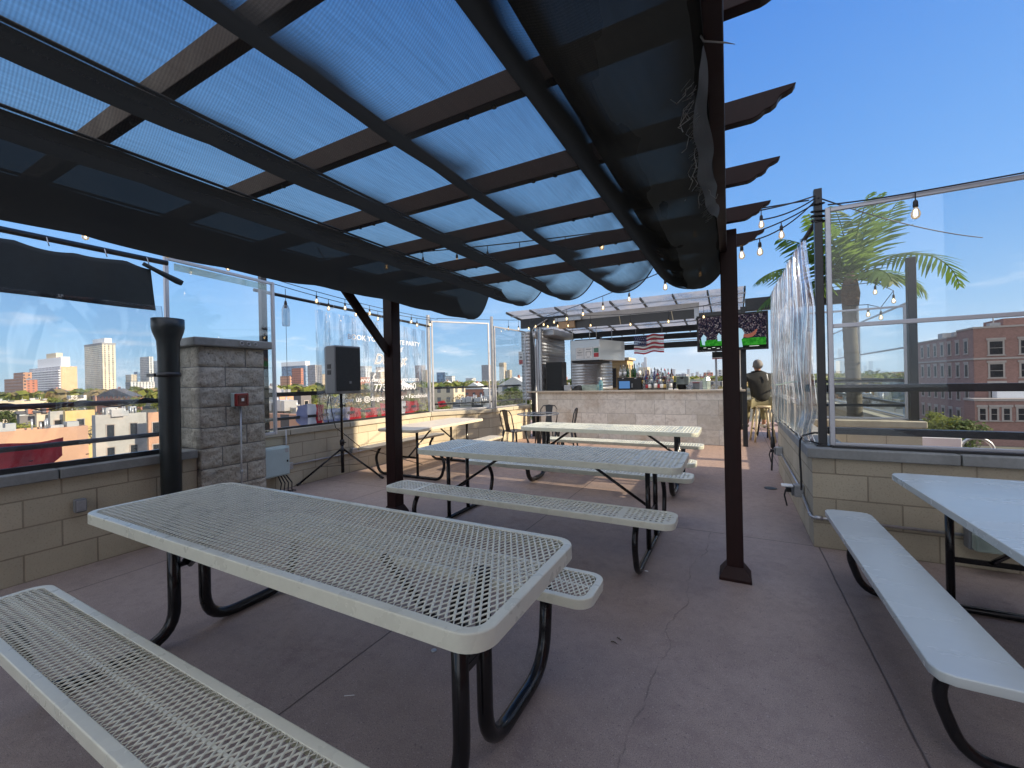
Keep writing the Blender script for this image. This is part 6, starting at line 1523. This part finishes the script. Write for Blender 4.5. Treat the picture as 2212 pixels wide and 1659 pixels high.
M['f_grey'] = mat_facade('grey_ribbed_facade', (.33, .33, .34), (.07, .08, .11), 3.1, 3.6, .55, .8)
M['f_blue'] = mat_facade('blue_glass_facade', (.15, .21, .29), (.10, .17, .26), 3.6, 4.0, .8, .7)
M['f_beige'] = mat_facade('beige_facade', (.54, .46, .34), (.12, .12, .12), 3.2, 4.0, .4, .5)
M['f_plainbrick'] = mat_facade('plain_orange_brick_wall', (.44, .26, .17), (.30, .12, .07), 9.0, 7.0, .1, .04)
for k_, c_ in (('plain_yellow', (.56,.41,.17)), ('plain_grey', (.37,.36,.34)), ('plain_beige', (.48,.43,.34)), ('plain_dark', (.13,.125,.13))): M[k_] = basic(k_ + '_wall', c_, .85, 0, .14, .5)
M['f_yellow'] = mat_facade('yellow_facade', (.56, .40, .17), (.10, .07, .05), 3.4, 4.5, .26, .42)
M['f_house'] = mat_facade('grey_house_facade', (.36, .35, .33), (.06, .06, .07), 3.3, 3.4, .34, .5)
M['f_dark'] = mat_facade('dark_house_facade', (.14, .14, .145), (.30, .33, .36), 3.4, 4.0, .3, .45)
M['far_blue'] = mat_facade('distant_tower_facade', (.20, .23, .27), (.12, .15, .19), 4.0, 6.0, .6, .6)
tower('apartment_tower', 'slab of orange brick apartments with a domed centre at the far left', 9, 50, 57, 817, 420, 'f_brick2', crown=((29, 50, 806, 'f_brick2'),))
tw = tower('apartment_tower', 'white balcony-grid tower with a tan blank flank', 63, 130, 166, 791, 520, 'f_grid', crown=((81, 132, 777, 'white'), (100, 121, 765, 'cream')), slabs=3.0)
C = at_depth(130, 791, 520); by = at_x(166, 791, C.x).y
MB().box(C.x+.02, C.y+.4, GZ, C.x+1.2, by-.2, C.z-.3).build('blank_flank', M['f_tan'], tw)
tower('apartment_tower', 'tallest cream ribbed tower in the left curtain', 182, 221, 249, 744, 640, 'f_cream', crown=((200, 226, 734, 'white'),), cap=3)
tower('apartment_tower', 'small beige tower right of the tall cream one', 271, 283, 296, 809, 800, 'f_beige')
tower('apartment_tower', 'slim blue-grey slab behind the small beige tower', 289, 297, 304, 803, 950, 'f_blue')
tower('apartment_tower', 'white ribbed tower beside the black rain pipe', 302, 322, 331, 770, 700, 'f_white')
tower('apartment_tower', 'white ribbed twin tower half behind the black rain pipe', 328, 340, 352, 779, 760, 'f_white')
tower('apartment_tower', 'wide pale block with a white top left of the loudspeaker', 608, 660, 668, 789, 900, 'f_blue', cap=9, top_mat='white')
tower('apartment_tower', 'red brick tower left of the loudspeaker', 630, 650, 655, 795, 560, 'f_brick')
tower('apartment_tower', 'low red brick block at the foot of the red tower', 605, 626, 630, 812, 480, 'f_brick2')
tower('apartment_tower', 'grey ribbed tower just left of the loudspeaker', 664, 681, 695, 788, 760, 'f_grey')
tower('apartment_tower', 'small tan tower touching the loudspeaker', 690, 696, 703, 808, 820, 'f_beige')
tower('apartment_tower', 'white tower right of the loudspeaker', 777, 789, 803, 795, 800, 'f_white', cap=4)
tower('apartment_tower', 'grey slab behind the printed web address', 812, 822, 829, 793, 1000, 'f_grey')
tower('apartment_tower', 'beige stepped block left of the left pergola post', 806, 822, 836, 805, 760, 'f_beige', crown=((812, 822, 800, 'f_beige'),))
tower('apartment_tower', 'dark ribbed tower right of the left pergola post', 896, 910, 919, 789, 1000, 'f_grey')
tower('apartment_tower', 'beige tower left of the grey bay post', 912, 922, 931, 799, 900, 'f_beige')
tower('apartment_tower', 'blue glass block right of the grey bay post', 943, 961, 968, 804, 760, 'f_blue')
tower('apartment_tower', 'low white block behind the blue glass one', 962, 976, 983, 812, 720, 'f_white')
tower('apartment_tower', 'tall grey slab left of the corner post', 1040, 1058, 1065, 788, 1300, 'f_grey')
tower('apartment_tower', 'tall beige tower beside the bar shutter', 1078, 1088, 1094, 783, 1500, 'f_beige')
tower('apartment_tower', 'shorter beige tower beside the bar shutter', 1095, 1101, 1106, 799, 1500, 'f_beige')
tower('apartment_block', 'pink-beige block rising behind the bar bottles', 1380, 1398, 1404, 793, 900, 'f_beige')
tower('apartment_block', 'grey cube block behind the bar, right of the bottles', 1460, 1482, 1488, 808, 480, 'f_grey')
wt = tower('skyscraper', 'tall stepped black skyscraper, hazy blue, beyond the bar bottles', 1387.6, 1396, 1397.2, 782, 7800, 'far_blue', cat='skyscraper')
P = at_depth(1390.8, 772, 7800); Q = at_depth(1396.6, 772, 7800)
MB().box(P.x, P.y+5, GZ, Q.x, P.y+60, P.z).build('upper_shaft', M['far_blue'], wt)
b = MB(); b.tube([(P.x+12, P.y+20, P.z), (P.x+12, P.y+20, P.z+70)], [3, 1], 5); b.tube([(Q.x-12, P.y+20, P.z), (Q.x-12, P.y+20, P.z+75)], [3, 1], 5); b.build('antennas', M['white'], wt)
rc = random.Random(5)
for i in range(26):
    x = 1342 + i*8.6 + rc.uniform(-3, 3); wv_ = rc.uniform(2.5, 5); y = rc.choice([806, 803, 800, 808, 797, 804, 809]) - .02*(x-1106)*.0
    if 1376 < x < 1408: y = max(y, 803)
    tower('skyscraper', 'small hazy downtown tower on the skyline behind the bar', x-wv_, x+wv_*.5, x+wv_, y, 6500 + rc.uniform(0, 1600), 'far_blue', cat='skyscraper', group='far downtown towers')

# ---------------------------------------------------------------- houses
def house(label, x0, xs, x1, yt, D, fac, roof='roof_grey', cat='house', group=None, par=.35, depth=None, name='house', vents=0, gable=False, wins=0):
    C = at_depth(xs, yt, D); ax = at_y(x0, yt, C.y).x; by = at_x(x1, yt, C.x).y if x1 > xs + .5 else C.y + 12
    by = min(by, C.y + (depth or 22))
    t = thing(name, label, cat, (C.x, C.y, GZ), world=True, group=group)
    MB().box(ax, C.y, GZ, C.x, by, C.z).build('wall', M[fac], t)
    r_ = MB(); r_.box(ax+.25, C.y+.25, C.z+.003, C.x-.25, by-.25, C.z+.02); r_.build('roof', M[roof], t)
    m = MB(); w_ = .25
    m.box(ax, C.y, C.z+.004, C.x, C.y+w_, C.z+par); m.box(ax, by-w_, C.z+.004, C.x, by, C.z+par); m.box(ax, C.y+w_+.002, C.z+.004, ax+w_, by-w_-.002, C.z+par); m.box(C.x-w_, C.y+w_+.002, C.z+.004, C.x, by-w_-.002, C.z+par)
    m.build('parapet', M[fac], t)
    if gable:
        g = MB(); h = min(3.2, (C.x-ax)*.32); xm = (ax+C.x)/2
        g.add([(ax-.3, C.y-.3, C.z+.36), (C.x+.3, C.y-.3, C.z+.36), (xm, C.y-.3, C.z+.36+h), (ax-.3, by+.3, C.z+.36), (C.x+.3, by+.3, C.z+.36), (xm, by+.3, C.z+.36+h)], [(0,1,2),(3,5,4),(0,3,4,1),(1,4,5,2),(2,5,3,0)])
        g.build('gable_roof', M[roof], t)
        MB().box(xm+.4, C.y+(by-C.y)*.4, C.z+.3, xm+1.0, C.y+(by-C.y)*.4+.7, C.z+h+1.0).build('chimney', M['f_brick'], t)
    if wins:
        L = min(by-C.y, 26); n_ = max(1, min(wins, int(L/2.4)))
        for row in range(2):
            for k in range(n_):
                yc = C.y + L*(k+.6)/(n_+.2); zc = C.z - 1.9 - row*3.1
                fr2 = MB().box(C.x+.002, yc-.5, zc-.95, C.x+.07, yc+.5, zc+.95).build('window', M['stone'], t)
                MB().box(C.x+.0705, yc-.38, zc-.83, C.x+.085, yc+.38, zc+.81).build('pane', M['pane'], fr2)
    if vents:
        v = MB(); q = random.Random(int(x0*7))
        for k in range(vents):
            vx, vy = q.uniform(ax+1, C.x-1.5), q.uniform(C.y+1, by-1.5); s_ = q.uniform(.5, 1.3); v.box(vx, vy, C.z+.02, vx+s_, vy+s_*q.uniform(.7, 1.5), C.z+.02+q.uniform(.5, 1.3))
        for k in range(vents): vx, vy = q.uniform(ax+1, C.x-1), q.uniform(C.y+1, by-1); v.tube([(vx, vy, C.z), (vx, vy, C.z+q.uniform(.8, 1.6))], .09, 6)
        v.build('roof_vents', M['galv'], t)
    return t
house('long orange brick warehouse with a white roof at the far left', -80, -60, 191, 946, 40, 'f_plainbrick', 'roof_white', 'warehouse', depth=40, vents=5, name='warehouse')
house('yellow house behind the warehouse at the far left', 136, 141, 205, 893, 66, 'plain_yellow', 'roof_grey', depth=30, wins=3)
house('narrow grey house left of the yellow one', 104, 108, 140.5, 894, 66, 'plain_grey', 'roof_grey', depth=12, wins=3)
house('beige house, two doors left of the yellow one', 75, 79, 104, 896, 66, 'plain_beige', 'roof_dark', depth=12, wins=3, gable=True)
house('dark grey house at the far left beside the green yard', 36, 42, 76, 899, 66, 'f_dark', 'roof_dark', depth=12, gable=True)
house('low grey building cluttered with roof vents left of the black pipe', 198, 206, 316, 903, 56, 'plain_grey', 'roof_grey', 'building', depth=40, vents=16, wins=6)
house('orange brick house beside the black pipe', 317, 320, 352, 897, 58, 'f_plainbrick', 'roof_white', depth=12, wins=3)
house('row of tan low buildings under the red apartments', -20, -10, 112, 869, 150, 'f_beige', 'roof_white', 'building', depth=80, vents=6)
house('long red brick building under the tall cream tower', 200, 206, 268, 856, 210, 'f_brick2', 'roof_grey', 'building', depth=90)
house('white building with wide windows under the grid tower', 144, 148, 187, 856, 190, 'f_white', 'roof_white', 'building', depth=60)
house('orange brick house left of the speaker stand', 596, 604, 634, 856, 80, 'f_plainbrick', 'roof_grey', depth=16, vents=3, wins=2)
house('dark grey house with pale windows left of the speaker stand', 634, 650, 672, 855, 84, 'plain_dark', 'roof_dark', depth=16, wins=3)
house('white flat roof with metal pipes low on the left of the speaker stand', 560, 640, 655, 888, 44, 'f_house', 'roof_white', 'building', depth=9, vents=12)
house('low orange brick house at the foot of the speaker screens', 560, 700, 712, 906, 36, 'f_brick2', 'roof_grey', depth=8)
for i, (a, b_) in enumerate(((925, 944), (946, 970), (982, 1003), (1005, 1021), (1034, 1048))):
    house(['red rowhouse right of the grey bay post', 'second red rowhouse from the grey bay post', 'red rowhouse in the middle of the angled screen', 'red rowhouse right of the middle of the angled screen', 'red rowhouse nearest the corner post'][i], a, a+2, b_, 845 + (i % 2), 210 + 6*i, 'f_brick2', 'roof_grey', depth=60)
house('flat white roof with vents below the angled corner screens', 978, 1062, 1066, 874, 62, 'f_white', 'roof_white', 'building', depth=12, vents=14)
house('grey hall behind the bar on the right', 1495, 1560, 1570, 826, 160, 'f_house', 'roof_grey', 'building', depth=20)
house('red-brown hall behind the palm trunk', 1800, 1900, 1912, 838, 120, 'f_brick', 'roof_grey', 'building', depth=14)
house('blue painted shed between the palm and the brick block', 1905, 1945, 1962, 822, 75, 'f_blue', 'roof_white', 'shed', depth=8)
house('orange brick house between the palm and the brick block', 1955, 1975, 1984, 836, 95, 'f_brick2', 'roof_grey', depth=12)
house('grey flat roof below the palm enclosure', 1790, 1930, 1950, 868, 46, 'f_house', 'roof_grey', 'building', depth=10, vents=6)
hg = random.Random(77)
for i in range(34):
    D = hg.uniform(130, 520); px_ = hg.uniform(-20, 1125); w_ = hg.uniform(9, 18)/D*900
    zt_ = hg.uniform(-2.6, -.2); yt_ = 822 + (CAM_H - zt_)/D*900 - .022*(px_-1106)
    fac = hg.choice(['f_brick', 'f_brick2', 'f_beige', 'f_house', 'f_white', 'f_brick'])
    nm_ = {'f_brick': 'red brick', 'f_brick2': 'orange brick', 'f_beige': 'beige', 'f_house': 'grey', 'f_white': 'white'}[fac]
    house('small %s house among the trees of the far neighbourhood' % nm_, px_, px_+w_, px_+w_*1.25, yt_, D, fac, hg.choice(['roof_grey', 'roof_white', 'roof_dark']), gable=hg.random() < .55, group='far %s houses among the trees' % nm_, depth=14)

# ---------------------------------------------------------------- trees
def crown_mesh(seed, n, rx, rz, leaf, bare=False):
    r_ = random.Random(seed); m = MB(); cl = []
    for k in range(13):
        a = r_.uniform(0, 6.283); u = r_.uniform(-.75, 1); s_ = math.sqrt(max(0, 1-u*u))*r_.uniform(.45, .95)
        cl.append((Vector((rx*.72*s_*math.cos(a), rx*.72*s_*math.sin(a), rz*.68*u)), r_.uniform(.28, .5)*rx))
    for i in range(n):
        c, rad = r_.choice(cl)
        d = Vector((r_.gauss(0, 1), r_.gauss(0, 1), r_.gauss(0, 1))).normalized()
        p = c + d*rad*(r_.random()**.35)*(1.25 if r_.random() < .12 else 1)
        nrm = (d + Vector((r_.gauss(0, .5), r_.gauss(0, .5), r_.gauss(0, .5) + .4))).normalized(); u = nrm.orthogonal().normalized(); v = nrm.cross(u)
        a = r_.uniform(0, 6.283); u, v = u*math.cos(a)+v*math.sin(a), v*math.cos(a)-u*math.sin(a); s_ = leaf*r_.uniform(.6, 1.3)
        m.add([p-u*s_-v*s_*.35, p+u*s_*.2-v*s_*.6, p+u*s_+v*s_*.2, p-u*s_*.1+v*s_*.6], [(0,1,2,3)])
    return m.mesh('crown', fix=False)
def trunk_mesh(seed, h, rx, rz, cz):
    r_ = random.Random(seed); m = MB(); m.tube([(0,0,0), (.05,0,h*.25), (0,.06,h*.55), (0,0,h*.8)], [.24,.19,.14,.05], 7)
    for k in range(7):
        a = r_.uniform(0, 6.283); z0 = h*r_.uniform(.3, .6); e = Vector((rx*.75*math.cos(a), rx*.75*math.sin(a), cz + rz*r_.uniform(-.3, .6)))
        s_ = Vector((0, 0, z0)); m.tube([s_, s_.lerp(e, .5) + Vector((0, 0, -.25)), e], [.09, .06, .02], 5)
    return m.mesh('trunk', fix=False)
tree_kinds = []
for s_, key, lab, n, rx, rz, leaf in ((1, 'leaf_spring', 'bright yellow-green spring tree', 1500, 3.4, 3.3, .26), (2, 'leaf_green', 'fuller green tree', 1700, 3.8, 3.6, .26), (3, 'leaf_bare', 'brown budding tree', 750, 3.6, 3.7, .19), (4, 'leaf_spring', 'tall yellow-green spring tree', 1400, 3.0, 4.2, .26)):
    tree_kinds.append((key, lab, crown_mesh(s_, n, rx, rz, leaf), trunk_mesh(s_+50, 10.2-rz*.4, rx, rz, 10.0-rz), 10.0-rz))
def tree(kind, x, y, sc_, lab, zb=GZ, group=None):
    key, base, cm, tm, cz = tree_kinds[kind]
    t = thing('tree', lab, 'tree', (x, y, zb), rnd.uniform(0, 6.28), group)
    t.scale = (sc_*rnd.uniform(.9, 1.15), sc_*rnd.uniform(.9, 1.15), sc_)
    link('trunk', tm, M['bark'], t); link('crown', cm, M[key], t, (0, 0, cz))
    return t
def tree_px(kind, px_, py_top, D, lab, group=None, wide=1.0):
    P = at_depth(px_, py_top, D); h = (P.z - GZ)/10.0
    t = tree(kind, P.x, P.y, max(.35, h), lab, group=group); t.scale.x *= wide; t.scale.y *= wide
tree_px(0, 676, 862, 46, 'small bright green tree right of the dark grey house')
tree_px(2, 725, 852, 60, 'brown budding tree behind the legs of the speaker stand')
tree_px(2, 770, 850, 66, 'brown budding tree right of the speaker stand')
tree_px(2, 815, 853, 58, 'brown budding tree just left of the left pergola post')
tree_px(0, 898, 858, 70, 'bright green tree just right of the left pergola post')
tree_px(0, 948, 824, 330, 'tall light green tree at the foot of the blue glass block', wide=1.3)
tree_px(0, 966, 826, 330, 'light green tree beside the low white block', wide=1.2)
tree_px(1, 1112, 838, 66, 'green tree beside the bar shutter')
tree_px(0, 1085, 846, 80, 'yellow-green tree right of the corner post')
tree_px(2, 1040, 850, 90, 'brown budding tree left of the corner post')
tree_px(2, 985, 848, 100, 'brown budding tree below the red rowhouses')
tree_px(0, 294, 832, 330, 'bright green tree at the foot of the white ribbed towers', wide=1.3)
tree_px(2, 215, 888, 62, 'bare brown tree right of the yellow house')
tree_px(1, 10, 884, 80, 'green tree at the left edge of the picture')
tree_px(0, 44, 908, 60, 'small yellow-green tree in the yard at the far left')
tree_px(0, 2050, 893, 48, 'light leafy tree at the foot of the brick block', wide=1.1)
tree_px(1, 2085, 905, 46, 'dark leafy tree at the foot of the brick block', wide=1.1)
tree_px(0, 2015, 884, 56, 'light leafy tree right of the enclosure post')
tg_ = random.Random(31)
for i in range(210):
    D = 75 + 520*tg_.random()**1.35; px_ = tg_.choice([tg_.uniform(-30, 350), tg_.uniform(585, 1140), tg_.uniform(585, 1140), tg_.uniform(1330, 1580), tg_.uniform(1790, 2010)])
    if D < 120 and px_ < 350: D += 70
    if D < 100 and 590 < px_ < 680: D += 60
    k = tg_.choice([0, 0, 1, 2, 2, 3]); P = at_depth(px_, 822, D); s_ = tg_.uniform(.72, 1.02)
    tree(k, P.x, P.y, s_, tree_kinds[k][1] + ' in the far neighbourhood', group='far %ss' % tree_kinds[k][1])
# the far wooded neighbourhoods and their rooftops read as one mass
fw = [MB(), MB(), MB()]; fr_ = random.Random(8)
for i in range(5200):
    D = 230 + 3300*fr_.random()**1.9; px_ = fr_.uniform(-60, 2000); P = at_depth(px_, 822, D); s_ = fr_.uniform(2.6, 5.0); z = GZ + fr_.uniform(5.0, 8.0)
    m = fw[fr_.choice([0, 0, 1, 2])]
    for k in range(9):
        d = Vector((fr_.gauss(0, 1), fr_.gauss(0, 1), abs(fr_.gauss(0, .7)))).normalized(); p = Vector((P.x, P.y, z)) + d*s_*fr_.uniform(.3, 1)
        u = d.orthogonal().normalized()*s_*.55; v = d.cross(u.normalized())*s_*.55; m.add([p-u-v*.4, p+u*.3-v, p+u+v*.4, p-u*.2+v], [(0,1,2,3)])
for m, k, nm_ in zip(fw, ('leaf_spring', 'leaf_green', 'leaf_bare'), ('distant_spring_trees', 'distant_green_trees', 'distant_budding_trees')):
    o = m.build(nm_, M[k], fix=False); tag(o, {'leaf_spring': 'mass of distant yellow-green trees', 'leaf_green': 'mass of distant green trees', 'leaf_bare': 'mass of distant brown budding trees'}[k] + ' reaching to the horizon', 'woods', kind='stuff')
for key, nm_, lab in (('f_brick', 'distant_brick_rooftops', 'mass of distant brick houses between the far trees'), ('f_white', 'distant_pale_rooftops', 'mass of distant pale houses between the far trees')):
    m = MB()
    for i in range(210):
        D = 480 + 4200*fr_.random()**1.6; px_ = fr_.uniform(-60, 2000); P = at_depth(px_, 822, D); w_ = fr_.uniform(6, 20); h = fr_.uniform(7, 12) if fr_.random() < .88 else fr_.uniform(12, 26)
        m.box(P.x, P.y, GZ, P.x+w_, P.y+w_*fr_.uniform(.8, 1.8), GZ+h)
    o = m.build(nm_, M[key], fix=False); tag(o, lab, 'houses', kind='stuff')
# ---------------------------------------------------------------- the air between here and the skyline
hz_ = MB(); hz_.box(-1495, -380, GZ-2, 3300, 9400, 420)
hm_ = NT('pale_air'); hv = hm_.n('ShaderNodeVolumePrincipled'); hv.inputs['Color'].default_value = (.86, .92, 1.0, 1); hv.inputs['Density'].default_value = 6e-5; hv.inputs['Anisotropy'].default_value = 0.2
hm_.t.links.new(hv.outputs[0], hm_.out.inputs['Volume'])
ho_ = hz_.build('haze', hm_.m); tag(ho_, 'thin blue haze over the distant city', 'haze', kind='stuff')
